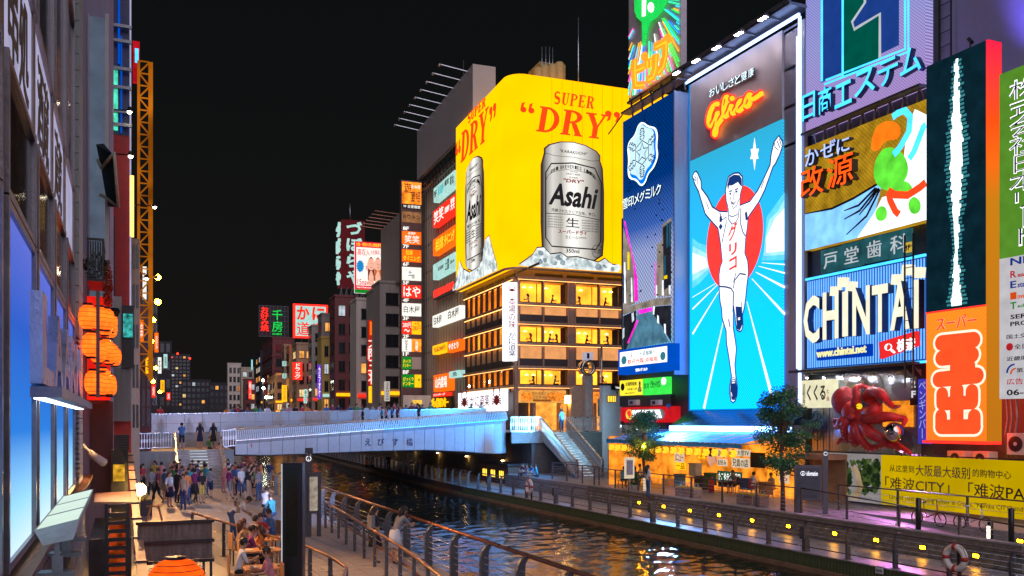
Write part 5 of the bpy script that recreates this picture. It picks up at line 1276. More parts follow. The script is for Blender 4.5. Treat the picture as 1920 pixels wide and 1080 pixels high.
MB().fb(FPp,1.7,Rw,7.55,8.03,-1.19,-0.1).put('lintel',M['brown_wall'],AB)
for a in(1.75,4.4,7.8):MB().fb(FPp,a,a+0.25,4.5,7.5,-1.19,-0.3).put('entrance_pier',M['brown_wall'],AB)
PB=thing('food_banner','orange banner with crab dish photos over the restaurant entrance','banner',FPp.W(4.6,6.1))
q=FPp.rect(972,731,755,1064)
q=(FPp.hit(972,731)[0],FPp.hit(1063,731)[0],fz(755),fz(731))
MB().fb(FPp,q[0],q[1],q[2],q[3],0.0,0.06).put('banner',emi('e_banner',(0.95,0.42,0.09),0.85,var=0.35,scale=1.2),PB)
m_=(q[0]+q[1])/2
MB().text(FPp,'特別会席フェア',m_-1.1,m_+.9,q[3]-.42,q[3]-.15,0.064,0.01).text(FPp,'かにステーキ会席',m_-1.4,m_+1.1,q[3]-.85,q[3]-.5,0.064,0.01,off=.01).put('lettering',emi('t_banner',(.45,.12,.02),.7,sample=False),PB)
MB().fb(FPp,m_-1.0,m_+.8,q[2]+.12,q[2]+.3,0.064,0.07).put('price_bar',M['t_banner'],PB)
MB().poly(FPp,[(q[1]-1.1+.95*math.cos(t*PI/8),(q[2]+q[3])/2+.4*math.sin(t*PI/8))for t in range(16)],0.064,.01).put('dish_print',emi('e_dish',(1.1,.3,.03),.9,var=.5,scale=5),PB)
MB().poly(FPp,[(q[0]+.8+.6*math.cos(t*PI/8),(q[2]+q[3])/2+.4*math.sin(t*PI/8))for t in range(16)],0.064,.01).put('dish_print',emi('e_dish',(1.1,.3,.03),.9,var=.5,scale=5),PB)
PB2=thing('food_banner','short orange banner with dish photo right of the entrance lamp','banner',FPp.W(12,6.1))
b0,_=FPp.hit(1108,733);b1,_=FPp.hit(1127,733)
MB().fb(FPp,b0,b1,fz(755),fz(733),0.0,0.06).put('banner',M['e_dish'],PB2)
EL=thing('entrance_lantern','glowing square lantern hanging by the restaurant entrance','lantern',FPp.W(*FPp.hit(1066,757),.5))
a,z=FPp.hit(1066,748,.5)
MB().fb(FPp,a-.28,a+.28,z-.4,z+.3,.3,.8).put('shade',emi('e_lantern',(1.6,.75,.12),25.0,var=0),EL)
MB().fb(FPp,a-.34,a+.34,z+.31,z+.4,.25,.85).fb(FPp,a-.05,a+.05,z+.41,z+.9,-.1,.6).put('bracket',M['dark_metal'],EL)
SAr=thing('stone_arch','pale stone arch pillar beside the ring clock pole','pillar',FPp.W(*FPp.hit(1082,790),1))
a0_,z0_=FPp.hit(1071,790,1.0);a1_,_=FPp.hit(1095,790,1.0);_,z1_=FPp.hit(1071,723,1.0)
b=MB().fb(FPp,a0_,a1_,4.5,z1_-.5,.4,1.0);b.poly(FPp,arc((a0_+a1_)/2,z1_-.5,(a1_-a0_)/2,.5,0,PI,10),.4,.6);b.put('shaft',mat('arch_stone',(.5,.38,.28),.7),SAr)
emi('e_signwhite',(1.0,1.0,1.08),1.5,var=.04)
CSg=thing('corner_sign','tall white lightbox on the corner with red and navy vertical Japanese lettering','sign',FPp.W(0.1,fz(677),.9))
F1=FPp.off(.9);F2=FL_.off(.9)
s0,s1=F1.hit(950,600)[0],F1.hit(970,600)[0];zt_,zb_=F1.hit(960,529)[1],F1.hit(960,676)[1]
MB().fb(F1,s0,s1,zb_,zt_,-0.9,0).put('box',M['e_signwhite'],CSg)
dk=mat('sign_navy',(0.01,0.03,0.10),.5,bump=0);rd=mat('sign_red',(.6,.012,.02),.5,bump=0)
def crab(b,fr,a,z,s,c):
 pts=[(a+s*.32*math.cos(t*PI/8),z+s*.26*math.sin(t*PI/8))for t in range(16)];b.poly(fr,pts,c,.01)
 for sg in(-1,1):
  stroke(b,fr,[(a+sg*s*.25,z+s*.1),(a+sg*s*.5,z+s*.3),(a+sg*s*.42,z+s*.55),(a+sg*s*.22,z+s*.62)],[.1*s,.1*s,.16*s,.03*s],c+.002,th=.01)
  for k in range(3):stroke(b,fr,[(a+sg*s*.25,z-s*.05*k),(a+sg*s*(.6+.03*k),z+s*(.1-.14*k)),(a+sg*s*(.66-.06*k),z-s*(.2+.16*k))],[.08*s,.07*s,.02*s],c+.004+k*.001,th=.008)
b=MB();crab(b,F1,(s0+s1)/2,zt_-.7,.5,.005);b.put('crab_mark',rd,CSg)
MB().text(F1,'本場の味',s0+.18,s1-.18,zt_-4.1,zt_-1.3,.005,.01,off=.02,vert=True).put('lettering',rd,CSg)
MB().text(F1,'かに道楽',s0+.12,s1-.12,zb_+.35,zt_-4.4,.005,.01,off=.035,vert=True).put('lettering',dk,CSg)
cs2=thing('corner_sign','narrow white side lightbox turned along the canal at the same corner','sign',FL_.W(-.3,fz(677),1.2))
F3=FL_.off(1.2)
t0,t1=F3.hit(942,600)[0],F3.hit(949,600)[0]
MB().fb(F3,t0,t1,zb_,zt_,-0.5,0).put('box',M['e_signwhite'],cs2)
MB().text(F3,'本場の味',t0+.3,t1-.3,zt_-4.1,zt_-1.3,.005,.01,off=.02,vert=True).put('lettering',rd,cs2)
MB().text(F3,'かに道楽',t0+.25,t1-.25,zb_+.35,zt_-4.4,.005,.01,off=.035,vert=True).put('lettering',dk,cs2)
KD=thing('crab_sign','wide white lightbox with red brush characters between two red crabs','sign',FL_.W(-8,6))
F4=FL_.off(.6)
k0,k1,kz0,kz1=F4.hit(859,740)[0],F4.hit(943,740)[0],F4.hit(943,770)[1],F4.hit(943,729)[1]
MB().fb(F4,k0,k1,kz0,kz1,-.5,0).put('box',M['e_signwhite'],KD)
b=MB();crab(b,F4,k0+2.2,(kz0+kz1)/2,1.9,.006);crab(b,F4,k1-1.7,(kz0+kz1)/2,1.9,.006);b.put('crab_mark',rd,KD)
MB().text(F4,'かに道楽',lerp(k0,k1,.3),lerp(k0,k1,.73),kz0+.45,kz1-.35,.006,.01,off=.05).put('lettering',rd,KD)
YB=thing('yellow_billboard','huge bright yellow corner billboard with silver beer cans and red slogan','billboard',FPp.W(3,zt+.2,.8))
zy0,zy1=fz(503),fz(145)
FA,FB=FPp.off(1.0),FL_.off(1.0)
R_=1.6;X=FPp.W(0,0,1.0)+(FL_.N*1.0);X=Vector((X.x,X.y,0))
cen=X-FPp.N*R_-FL_.N*R_
path=[FL_.W(-Lw-.3,0,1.0)]+[cen+FL_.N*R_*math.cos(t*PI/24)+FPp.N*R_*math.sin(t*PI/24)for t in range(13)]+[FPp.W(Rw+.3,0,1.0)]
vs=[];
for p in path:vs+=[(p.x,p.y,zy0),(p.x,p.y,zy1)]
back=[p-(FPp.N+FL_.N)*.8 for p in path]
for p in back:vs+=[(p.x,p.y,zy0),(p.x,p.y,zy1)]
n=len(path);fs=[]
for i in range(n-1):
 fs+=[(2*i,2*i+2,2*i+3,2*i+1),(2*i+1,2*i+3,2*n+2*i+3,2*n+2*i+1),(2*i,2*n+2*i,2*n+2*i+2,2*i+2),(2*n+2*i,2*n+2*i+1,2*n+2*i+3,2*n+2*i+2)]
b=MB();b.raw(vs,fs)
emi('neon_yellow',(1.6,0.72,0.0),1.03,var=0.07,scale=.25,led=0.12,k=34)
b.put('face',M['neon_yellow'],YB)
b=MB()
for z,o in((zy0-.12,.12),):
 b.tube([Vector((p.x,p.y,z))+(FPp.N+FL_.N)*.05 for p in path],.12,6)
b.put('rim',M['copper_trim'],YB)
rib=MB().box(-.02,.02,-.02,.02,0,zy1-zy0).mesh('tube_rib',emi('e_ribyellow',(2.2,.56,0.0),.85,var=0))
for i in range(14):
 inst('tube_rib',rib,YB,FA.W(3+i*1.0,zy0,.03),(0,0,rotz(FA)))
redneon=emi('e_sloganred',(1.5,0.075,0.01),.95,led=.2,k=22)
FA1=FA
b=MB();serif_text(b,FA1,'SUPER',1036,171,194,1115,.06,shear=.15);b.put('slogan',redneon,YB)
b=MB();serif_text(b,FA1,'DRY',1004,198,246,1140,.06,shear=.18);b.put('slogan',redneon,YB)
b=MB();serif_text(b,FA1,'“',975,190,211,1005,.06,shear=0);serif_text(b,FA1,'”',1134,206,227,1166,.06,shear=0);b.put('slogan',redneon,YB)
b=MB();serif_text(b,FB,'SUPER',877,216,233,911,.06,shear=.12);b.put('slogan',redneon,YB)
b=MB();serif_text(b,FB,'DRY',864,252,306,916,.06,shear=.15);b.put('slogan',redneon,YB)
b=MB();serif_text(b,FB,'“',855,268,295,865,.06,shear=0);serif_text(b,FB,'”',918,202,230,932,.06,shear=0);b.put('slogan',redneon,YB)
def can(fr,K,tag_,x0p,x1p):
 """K maps unit can space (0..1 across, 0..1 up) to wall metres"""
 O=Vector(K[0]);Wd,Hd=K[1]
 U=lambda x,y:(O.x+x*Wd,O.y+y*Hd)
 sil=[(0.0,.78),(.03,.84),(.05,.88),(.05,.92),(.12,.955),(.3,.99),(.5,1.0),(.7,.985),(.88,.945),(.94,.91),(.94,.86),(.98,.80),(1.0,.6),(1.0,.2),(.98,.06),(.85,.01),(.5,-.02),(.15,.02),(.02,.08),(0.0,.3)]
 edge=[((x-.5)*1.05+.5,(y-.5)*1.02+.5)for x,y in sil]
 MB().poly(fr,[U(*p)for p in edge],.02,.10).put('can_edge',mat('can_brown',(.10,.07,.03),.5),YB)
 rm=emi_ramp('can_metal_'+tag_,fr,'a',O.x,O.x+Wd,[(0,'#3a3632'),(.06,'#8f8a84'),(.16,'#c9c6c0'),(.3,'#a8a39b'),(.42,'#e0ddd6'),(.5,'#f2f0ea'),(.62,'#d6d3cc'),(.78,'#a5a098'),(.9,'#76706a'),(1,'#2c2825')],1.3)
 o=MB().poly(fr,[U(*p)for p in sil],.125,.05).put('can',rm,YB)
 ink_=M['black_ink'];g=.178
 b=MB();fr_pts=[(.14,.80),(.03+.02,.72),(.05,.17),(.15,.10),(.88,.10),(.96,.17),(.97,.68),(.86,.80),(.5,.825)]
 stroke(b,fr,[U(*p)for p in fr_pts],.10*Wd/5,g,closed=True,th=.01)
 stroke(b,fr,[U(.05,.375),U(.5,.385),U(.97,.355)],.05*Wd/5,g+.001,th=.01)
 stroke(b,fr,[U(.06+.44*(1-math.cos(t*PI/14)),.66+.105*math.sin(t*PI/14))for t in range(15)],.03*Wd/5,g+.002,th=.01)
 stroke(b,fr,[U(.03,.885),U(.2,.87),U(.5,.875),U(.8,.86),U(.95,.87)],.03*Wd/5,g+.001,th=.01)
 b.put('label_line',ink_,YB)
 def t(s,x0,x1,y0,y1,off=0.0,sh=0.0,m=ink_,sl=0.0):
  p,q=U(x0,y0),U(x1,y1);MB().text(fr,s,p[0],q[0],p[1],q[1],g+.012,.01,off=off,shear=sh,slope=sl).put('label_lettering',m,YB)
 t('"KARAKUCHI"',.27,.74,.905,.93,.01,.3,sl=-.01)
 s_='ASAHI BREWERIES LIMITED'
 for i,ch in enumerate(s_):
  if ch==' ':continue
  th_=PI*.86-PI*.72*i/(len(s_)-1);p=U(.5+.40*math.cos(th_),.675+.115*math.sin(th_))
  hs=.030*Hd;MB().text(fr,ch,p[0]-hs*.3,p[0]+hs*.3,p[1]-hs/2,p[1]+hs/2,g+.012,.01,off=.01,slope=-.5*math.cos(th_)*1.0).put('label_lettering',ink_,YB)
 t('DRAFT BEER',.38,.62,.722,.734,.01,.2);t('ASAHI',.45,.57,.745,.756,.01);t('SUPER',.43,.58,.692,.706,.01,.2,rd)
 t('"DRY"',.33,.68,.655,.686,.03,.2,rd)
 t('Asahi',.09,.93,.45,.64,.045,.22,sl=-.015)
 t('洗練されたクリアな味、辛口。',.14,.88,.395,.425,.015,sl=-.03)
 t('生',.38,.60,.275,.355,.04)
 t('スーパードライ',.25,.73,.215,.25,.04,0,rd)
 t('生ビール',.37,.58,.175,.203,.0);t('(非熱処理)',.59,.72,.182,.198,.0)
 for r in range(5):
  t('BREWED FROM QUALITY',.08,.34,.345-r*.022,.357-r*.022,0,.2);t('INGREDIENTS BY ASAHI',.64,.93,.335-r*.022,.347-r*.022,0,.2)
 t('350ml',.38,.60,.055,.09,.02)
 b=MB();stroke(b,fr,[U(.90+.09*math.cos(k*PI/8),.085+.055*math.sin(k*PI/8))for k in range(16)],.04*Wd/5,g+.03,closed=True,th=.01);b.put('label_ring',ink_,YB)
 t('お酒',.83,.97,.065,.105,0)
def unit(fr,x0,x1,yt,yb,xm):
 a0,_=fr.hit(x0,400);a1,_=fr.hit(x1,400);_,z1=fr.hit(xm,yt);_,z0=fr.hit(xm,yb)
 return((a0,z0,0),(a1-a0,z1-z0))
can(FA,unit(FA,1016,1129,268,487,1070),'front',0,0)
can(FB,unit(FB,875,908,298,503,890),'side',0,0)
ice=[emi('ice%d'%i,c,.95,var=.45,scale=1.6)for i,c in enumerate(((.55,.66,.68),(.82,.9,.9),(.28,.36,.40)))]
ri=random.Random(21)
def iceheap(fr,prof,n):
 """prof: (px x, px y) skyline of the heap"""
 base=[(prof[-1][0],None),(prof[0][0],None)]
 pts=[fr.hit(x,y)for x,y in prof];z0=zy0+.02
 MB().poly(fr,[((p[0]-pts[0][0])*1.0+pts[0][0],p[1]+.12)for p in pts]+[(pts[-1][0],z0),(pts[0][0],z0)],.19,.02).put('ice_edge',M['can_brown'],YB)
 MB().poly(fr,pts+[(pts[-1][0],z0),(pts[0][0],z0)],.215,.03).put('ice_heap',ice[1],YB)
 for i in range(n):
  t=ri.random();a=lerp(pts[0][0],pts[-1][0],t)
  for(p,q)in zip(pts[:-1],pts[1:]):
   if p[0]<=a<=q[0]:top=lerp(p[1],q[1],(a-p[0])/(q[0]-p[0]+1e-6))
  if top-z0<.5:continue
  r=ri.uniform(.18,.42);z=ri.uniform(z0+r,max(z0+r+.02,top-r*.8));k=ri.randint(5,7);ph=ri.random()*6
  P=[(a+r*math.cos(ph+2*PI*j/k)*ri.uniform(.7,1.1),z+r*.85*math.sin(ph+2*PI*j/k)*ri.uniform(.7,1.1))for j in range(k)]
  MB().poly(fr,P,.25+.0015*i,.03).put('ice_cube',ice[(0,1,2,0,1)[i%5]],YB)
iceheap(FA,[(972,497),(985,488),(998,478),(1005,466),(1018,465),(1030,478),(1050,476),(1062,484),(1080,483),(1100,488),(1120,493),(1132,486),(1145,497),(1158,499)],62)
iceheap(FB,[(853,540),(860,528),(866,490),(872,505),(885,512),(900,502),(909,488),(914,450),(921,443),(928,470),(936,498)],34)
RP=thing('roof_plant','small yellow lit roof plant room with tanks on top of the billboard building','roof plant',FPp.W(4,zy1,-5))
FRp=FPp.off(-5)
a0,z0=FRp.hit(1012,150);a1,z1=FRp.hit(1060,122)
ym=mat('plant_ochre',(.45,.32,.12),.6,var=.2)
MB().fb(FRp,a0,a1,zy1-.5,z1,-3,0).put('room',ym,RP)
for i,(x,y)in enumerate(((1008,132),(1020,128),(1035,126),(1048,122))):
 a,z=FRp.hit(x,y,.5);MB().lathe([(.5,0),(.5,z-zy1),(.35,z-zy1+.2),(.01,z-zy1+.25)],FRp.W(a,zy1,.6),12).put('tank',ym,RP)
for i,(x,yt)in enumerate(((1014,90),(1021,90),(1028,90),(1034,92),(1082,35),(868,115))):
 fr_m=FRp if i<5 else frame_cam(868,130,331,'P')
 a,z=fr_m.hit(x,yt);zb__=zy1 if i<5 else 30
 T=thing('roof_mast',['thin whip aerial, leftmost over the yellow billboard','thin whip aerial second from the left on the plant room','thin whip aerial third from the left on the plant room','thin whip aerial on the right end of the short cluster','tall single lightning rod right of the roof plant','single rod above the blank grey billboard'][i],'aerial',fr_m.W(a,zb__,.3),'aerials on the roofs')
 MB().tube([fr_m.W(a,zb__,.3),fr_m.W(a,z,.3)],[.09,.05],6).put('rod',M['steel'],T)
 MB().lathe([(.2,0),(.2,.3),(.05,.35)],fr_m.W(a,zb__,.3),8).put('base',M['grey_metal'],T)
RC=thing('ring_monument','steel pole topped by a big polished ring and a clock box on the plaza','monument',at_d(1102,800,74))
d_=73.0
def Q_(x,y,dd=0):return at_d(x,y,d_+dd)
bz=Q_(1102,795)
s=d_/F
MB().fb(Fr((bz.x,bz.y),FPp.U[:2]),-8*s,7*s,4.5,Q_(1102,704).z,-.35,.35).put('shaft',mat('brushed',(.6,.58,.6),.35,.7),RC)
fr_c=Fr((Q_(1102,690).x,Q_(1102,690).y),FPp.U[:2]);zc=Q_(1102,690).z;r1,r2=15*s,10.5*s
b=MB();vs=[];N=28
for c in(-.45,.45):
 for r in(r2,r1):
  for j in range(N):vs.append(fr_c.W(r*.95*math.cos(2*PI*j/N)-.1,zc+r*math.sin(2*PI*j/N),c))
fs=[]
for j in range(N):
 k=(j+1)%N
 fs+=[(j,k,N+k,N+j),(2*N+j,3*N+j,3*N+k,2*N+k),(j,2*N+j,2*N+k,k),(N+j,N+k,3*N+k,3*N+j)]
b.raw(vs,fs,0,True);b.put('ring',mat('ring_steel',(.7,.68,.62),.15,1.0,bump=0),RC)
MB().fb(fr_c,-7*s,7*s,Q_(0,675).z,Q_(0,661).z,-.4,.4).put('clock_box',emi('e_clockbox',(.55,.5,.65),.8),RC)
MB().fb(fr_c,-6*s,-1*s,Q_(0,673).z,Q_(0,663).z,.401,.42).put('clock_face',M['dark_metal'],RC)
TPo=thing('plaza_pole','slim grey camera pole right of the ring monument','pole',at_d(1128,800,72))
p0=at_d(1128,800,72);p0.z=4.5;p1=at_d(1128,650,72)
MB().tube([p0,Vector((p0.x,p0.y,p1.z))],.08,8).put('shaft',M['steel'],TPo)
MB().box(p0.x-.25,p0.x+.25,p0.y-.2,p0.y+.2,p0.z+1.2,p0.z+2.6).put('control_box',M['grey_metal'],TPo)
TL=thing('toilet_block','small white rendered toilet block with a barred window beside the plaza stairs','building',at_z(1145,830,4.5)if False else(33.5,59,4.5))
FTl=Fr((33.0,60.3),(1,0))
a0,a1=FTl.hit(1130,730)[0],FTl.hit(1166,730)[0]
zt0=FTl.hit(1130,722)[1]
MB().fb(FTl,a0,a1+1,1.4,zt0,-.5,0).put('wall',M['white_paint'],TL)
MB().fb(FTl,a0-.1,a1+1.1,zt0+.003,zt0+.15,-.6,.12).put('roof',M['dark_metal'],TL)
q=FTl.rect(1138,741,755,1154);w=MB().fb(FTl,q[0],q[1],q[2],q[3],.001,.06).put('window',M['dark_metal'],TL)
for k in range(5):MB().fb(FTl,lerp(q[0],q[1],k/5)+.05,lerp(q[0],q[1],k/5)+.12,q[2]+.05,q[3]-.05,.061,.07).put('pane',M['e_amber'],w)
q=FTl.rect(1144,723,731,1161);w=MB().fb(FTl,q[0],q[1],q[2],q[3],.121,.2).put('name_plate',M['black_paint'],TL)
MB().text(FTl,'Toilets',q[0]+.35,q[1]-.08,q[2]+.1,q[3]-.07,.212,.01).put('lettering',M['e_white'],w)
FAR=[emi('far%d'%i,c,s,var=.5,scale=.7)for i,(c,s)in enumerate((((1.3,.55,.12),.8),((1.2,.8,.35),.8),((.8,.9,1.0),.6),((1.0,.35,.08),.5)))]
mat('far_dark_glass',(0.02,0.022,0.026),0.15,bump=0)
def block(label,x0,x1,yt,d,m,nf,nc,side=None,zb=0.9,lit=.25,depth=16,yb=768,name='building',bands=None,wfill=.62):
 """front square to the canal from pixel column x0 to x1 at distance d, its canal face seen between side and x0"""
 fr=frame_cam(x0,d,331,'P');fl=frame_cam(x0,d,331,'R')
 w=fr.hit(x1,700)[0];zt=fr.hit(x0,yt)[1];z0=max(zb,fr.hit(x0,yb)[1]-1.5)
 T=thing(name,label,'building',fr.W(w/2,zb,0))
 sl=-fl.hit(side,700)[0]if side else min(depth,5)
 p=[fr.W(0,zb),fr.W(w,zb),fr.W(w,zb)-fl.U*sl,fr.W(0,zb)-fl.U*sl]
 MB().hexa([(q.x,q.y,z)for z in(zb,zt)for q in p]).put('wall',M[m],T)
 fz0,fz1=z0+.8,zt-.9;fh_=(fz1-fz0)/nf
 def rowof(f,a0,a1,cols):
  fh=(fz1-fz0)/nf
  for i in range(nf):
   for j in range(cols):
    cw=(a1-a0)/cols;a=a0+cw*j
    aa,ab=a+cw*(1-wfill)/2,a+cw*(1+wfill)/2;za,zb_=fz0+fh*(i+.28),fz0+fh*(i+.82)
    W=MB().fb(f,aa-.08,ab+.08,za-.1,za-.01,0.0,0.12).fb(f,aa-.08,ab+.08,zb_+.01,zb_+.1,0.0,0.08).fb(f,(aa+ab)/2-.03,(aa+ab)/2+.03,za,zb_,.012,.05).put('window',M['dark_metal'],T)
    MB().fb(f,aa,ab,za,zb_,-.01,0.01).put('pane',rnd.choice(FAR)if rnd.random()<lit else M['far_dark_glass'],W)
   if bands:MB().fb(f,a0,a1,fz0+fh*i-.05,fz0+fh*i+.12,0.0,bands).put('floor_band',M[m],T)
 if w>1.2:rowof(fr,.3,w-.2,nc)
 if side:rowof(fl,-sl+.2,-.3,max(1,int(sl/4)))
 if w>1 and d<260:MB().fb(fr,.25,w-.2,fz0-.6,fz0+.5,.05,.4).put('shopfront',rnd.choice([M['s_orange'],M['s_yellow'],M['s_white'],FAR[0]]),T);MB().fb(fr,.2,w-.3,fz0+fh_*.95,fz0+fh_*1.12,.05,.5).put('shop_sign',rnd.choice([M['s_orange'],M['s_red'],M['s_yellow'],M['s_mint']]),T)  # glowing street-level bands added to light the facades from below
 MB().fb(fr,-.12,w+.1,zt+.003,zt+.35,-.5,.12).fb(fl,-sl,-.12,zt+.003,zt+.33,-.4,.12).put('roof_edge',M[m],T)
 return T,fr,fl,w,zt
for k_,c_ in{'f_beige':(.42,.34,.24),'f_maroon':(.16,.04,.04),'f_tan':(.38,.25,.15),'f_grey':(.24,.20,.18),'f_pale':(.56,.48,.40),'f_yellow':(.5,.34,.08),'f_orange':(.5,.22,.09),'f_dark':(.02,.018,.022),'f_conc':(.34,.30,.25)}.items():
 mat(k_,c_,.75,var=.25,scale=.8,streak=True)
def psign(T,fr,x0,yt,yb,x1,c0,c1,m,name='panel'):
 q=fr.rect(x0,yt,yb,x1,c1);o=MB().fb(fr,q[0],q[1],q[2],q[3],c0,c1).put(name,m,T);return o,q
def stext(T,fr,t,q,m,c,mx=.08,my=.12,off=.014,vert=False,part='lettering',th=.02):
 w,h=q[1]-q[0],q[3]-q[2]
 return MB().text(fr,t,q[0]+w*mx,q[1]-w*mx,q[2]+h*my,q[3]-h*my,c,th,off=off,vert=vert).put(part,m,T)
emi('s_red',(1.6,.045,.02),.85,var=.15,scale=.6);emi('s_orange',(1.8,.22,.01),.85,var=.15,scale=.6);emi('s_white',(1,.97,.88),1.1,var=.08);emi('s_yellow',(1.7,.72,.01),.95,var=.1)
emi('s_green',(.01,.32,.03),.8);emi('s_mint',(.5,.85,.78),.9,var=.15);emi('s_teal',(.05,.55,.62),.9,var=.4)
emi('t_yellow',(1.4,.85,.03),1.0,sample=False);emi('t_white',(1,.98,.9),1.2,sample=False);emi('t_orange',(1.5,.3,.02),1.0,sample=False)
inkb,inkr=M['black_ink'],rd
SB=thing('sign_building','brown ribbed building with stacked restaurant fascia signs beside the yellow billboard','building',FL_.W(-25,4))
FSB=FL_.off(-.6)
sa,sb_=FSB.hit(778,500)[0],-Lw-.4
ztp=FSB.hit(792,352)[1]
p=[FSB.W(sa,0),FSB.W(sb_,0),FSB.W(sb_,0,-14),FSB.W(sa,0,-14)]
MB().hexa([(q.x,q.y,z)for z in(1.0,ztp)for q in p]).put('wall',M['f_tan'],SB)
nfin=22
fin=MB().box(-.07,.07,-.12,.12,0,ztp-5.5).mesh('fin',M['f_beige'])
for i in range(nfin):inst('fin',fin,SB,FSB.W(lerp(sa+.3,sb_-.3,i/(nfin-1)),5.0,.13),(0,0,rotz(FSB)))
for i in range(9):MB().fb(FSB,sa,sb_,7+i*3.3,7.18+i*3.3,0.0,.1).put('floor_band',M['f_dark'],SB)
FSg=FL_.off(.3)
def fsign(label,x0,yt,yb,x1,base,t,ink_,vert=False,extra=None):
 T=thing('fascia_sign',label,'sign',FSg.W(FSg.hit(x0,yb)[0],FSg.hit(x0,yb)[1],-.3),'fascia signs stacked on the ribbed building')
 o,q=psign(T,FSg,x0,yt,yb,x1,-.7,0,base);h=q[3]-q[2]
 for(s_,u0,u1,v0,v1,mi)in t:
  MB().text(FSg,s_,lerp(q[0],q[1],u0),lerp(q[0],q[1],u1),q[2]+h*v0,q[2]+h*v1,.006,.02,off=.014).put('lettering',mi,T)
 return T
fsign('white and teal ninth floor fascia sign, topmost of the stack',813,354,380,852,M['s_mint'],[('9F',.03,.16,.25,.75,inkb),('居酒屋',.22,.5,.2,.8,M['s_teal']),('個室',.55,.75,.45,.85,inkb),('宴会',.8,.98,.2,.8,inkb)],None)
fsign('red fascia sign with big white laughing brush characters',812,397,427,853,M['s_red'],[('笑笑',.05,.5,.1,.9,M['t_white']),('居酒屋',.56,.76,.3,.65,M['t_white']),('笑笑',.82,.99,.2,.9,M['t_white'])],None)
fsign('orange fascia sign with yellow dining lettering',812,450,480,853,M['s_orange'],[('相席',.12,.5,.12,.88,M['t_yellow']),('ダイニング',.54,.98,.15,.8,M['t_yellow'])],None)
fsign('pale green white fascia sign with small black brush mark',812,497,525,853,M['s_mint'],[('居酒屋',.25,.5,.4,.65,M['rail_grey']),('土間',.58,.75,.15,.85,inkb),('2014',.8,.97,.4,.6,M['rail_grey'])],None)
HY_=thing('fascia_sign','orange red neon letters on a frame below the pale green fascia sign','sign',FSg.W(FSg.hit(811,565)[0],FSg.hit(811,560)[1],-.3),'fascia signs stacked on the ribbed building')
q=FSg.rect(811,545,559,848);MB().text(FSg,'居酒屋はなの舞はや',q[0],q[1],q[2],q[3],-.2,.1,off=.014).put('lettering',M['neon_red'],HY_);MB().fb(FSg,q[0],q[1],q[2]-.2,q[2]-.05,-.7,0).put('rack',M['dark_metal'],HY_)
fsign('white fascia sign with black tree house characters across two bays',811,593,614,862,M['s_white'],[('白木屋',.06,.36,.15,.85,inkb),('白木屋',.6,.97,.2,.9,inkb)],None)
fsign('yellow fascia sign left of the orange grill sign',811,649,665,838,M['s_yellow'],[('全品280円',.1,.9,.2,.8,inkr)],None)
fsign('orange grill fascia sign with white lettering',839,642,661,862,M['s_orange'],[('やきとり',.1,.9,.2,.8,M['t_white'])],None)
fsign('orange farm fascia sign with white lettering above the donkey neon',813,704,735,841,M['s_orange'],[('山内農場',.12,.9,.2,.85,M['t_white'])],None)
fsign('small white lightbox at the far end beneath the orange farm sign level',842,697,709,861,M['s_mint'],[('魚',.4,.8,.15,.85,M['brush_ink'])],None)
fsign('small red fascia strip with white lettering over the yellow neon',812,738,744,836,M['s_red'],[('ハンバーグ',.05,.95,.15,.9,M['t_white'])],None)
DN=thing('fascia_sign','yellow neon letters at the foot of the ribbed building','sign',FSg.W(FSg.hit(811,768)[0],FSg.hit(811,766)[1],-.3),'fascia signs stacked on the ribbed building')
q=FSg.rect(811,747,765,841);MB().text(FSg,'びっくりドンキー',q[0],q[1],q[2],q[3],.0,.15,off=.02).put('lettering',M['s_yellow'],DN);MB().fb(FSg,q[0],q[1],q[2]-.2,q[3]+.1,-.6,-.3).put('backing',M['f_dark'],DN)
BB=thing('blank_billboard','big blank grey billboard panel with hanging lamp arms above the ribbed building','billboard',FL_.W(-28,ztp,.5))
FBB=FL_.off(.5)
a0,z1=FBB.hit(782,246);_,z0=FBB.hit(782,338);a1,_=FBB.hit(886,148)
MB().fb(FBB,a0,a1,z0,z1,-.4,0).put('panel',mat('blank_panel',(.42,.39,.37),.5,var=.1,scale=.3,bump=0),BB)
MB().fb(FBB,a1+.01,a1+.15,z0,z1,-2.4,.02).put('end_panel',M['blank_panel'],BB)
for k in range(3):MB().fb(FBB,a0,a1,z0-.5-k*.75,z0-.38-k*.75,-.3,-.15).put('truss_rail',M['dark_metal'],BB)
b=MB()
for i in range(16):
 u,v=lerp(a0,a1,i/16),lerp(a0,a1,(i+1)/16);b.bar(FBB.W(u,z0-.45,-.22),FBB.W(v,z0-1.9,-.22),.07);b.bar(FBB.W(v,z0-.45,-.22),FBB.W(v,z0-1.9,-.22),.07)
b.put('truss_web',M['dark_metal'],BB)
for i in range(9):
 a=lerp(a0,a1,(i+.4)/9)
 MB().bar(FBB.W(a,z1-.2,0),FBB.W(a,z1+.15,3.0),.07).put('lamp_arm',M['steel'],BB)
 MB().ball(FBB.W(a,z1+.05,3.05),.2,.3,.12,8,5).put('lamp_head',M['steel'],BB)
CFr=frame_cam(752,108,331,'P')
SCt=thing('sign_column','tall column of stacked floor signs numbered from BF to 9F','sign tower',CFr.W(1.3,4))
cw=CFr.hit(791,500)[0];ct=CFr.hit(752,337)[1]
MB().fb(CFr,0,cw,CFr.hit(752,762)[1],ct,-.8,0).put('column',mat('column_brown',(.12,.07,.06),.5),SCt)
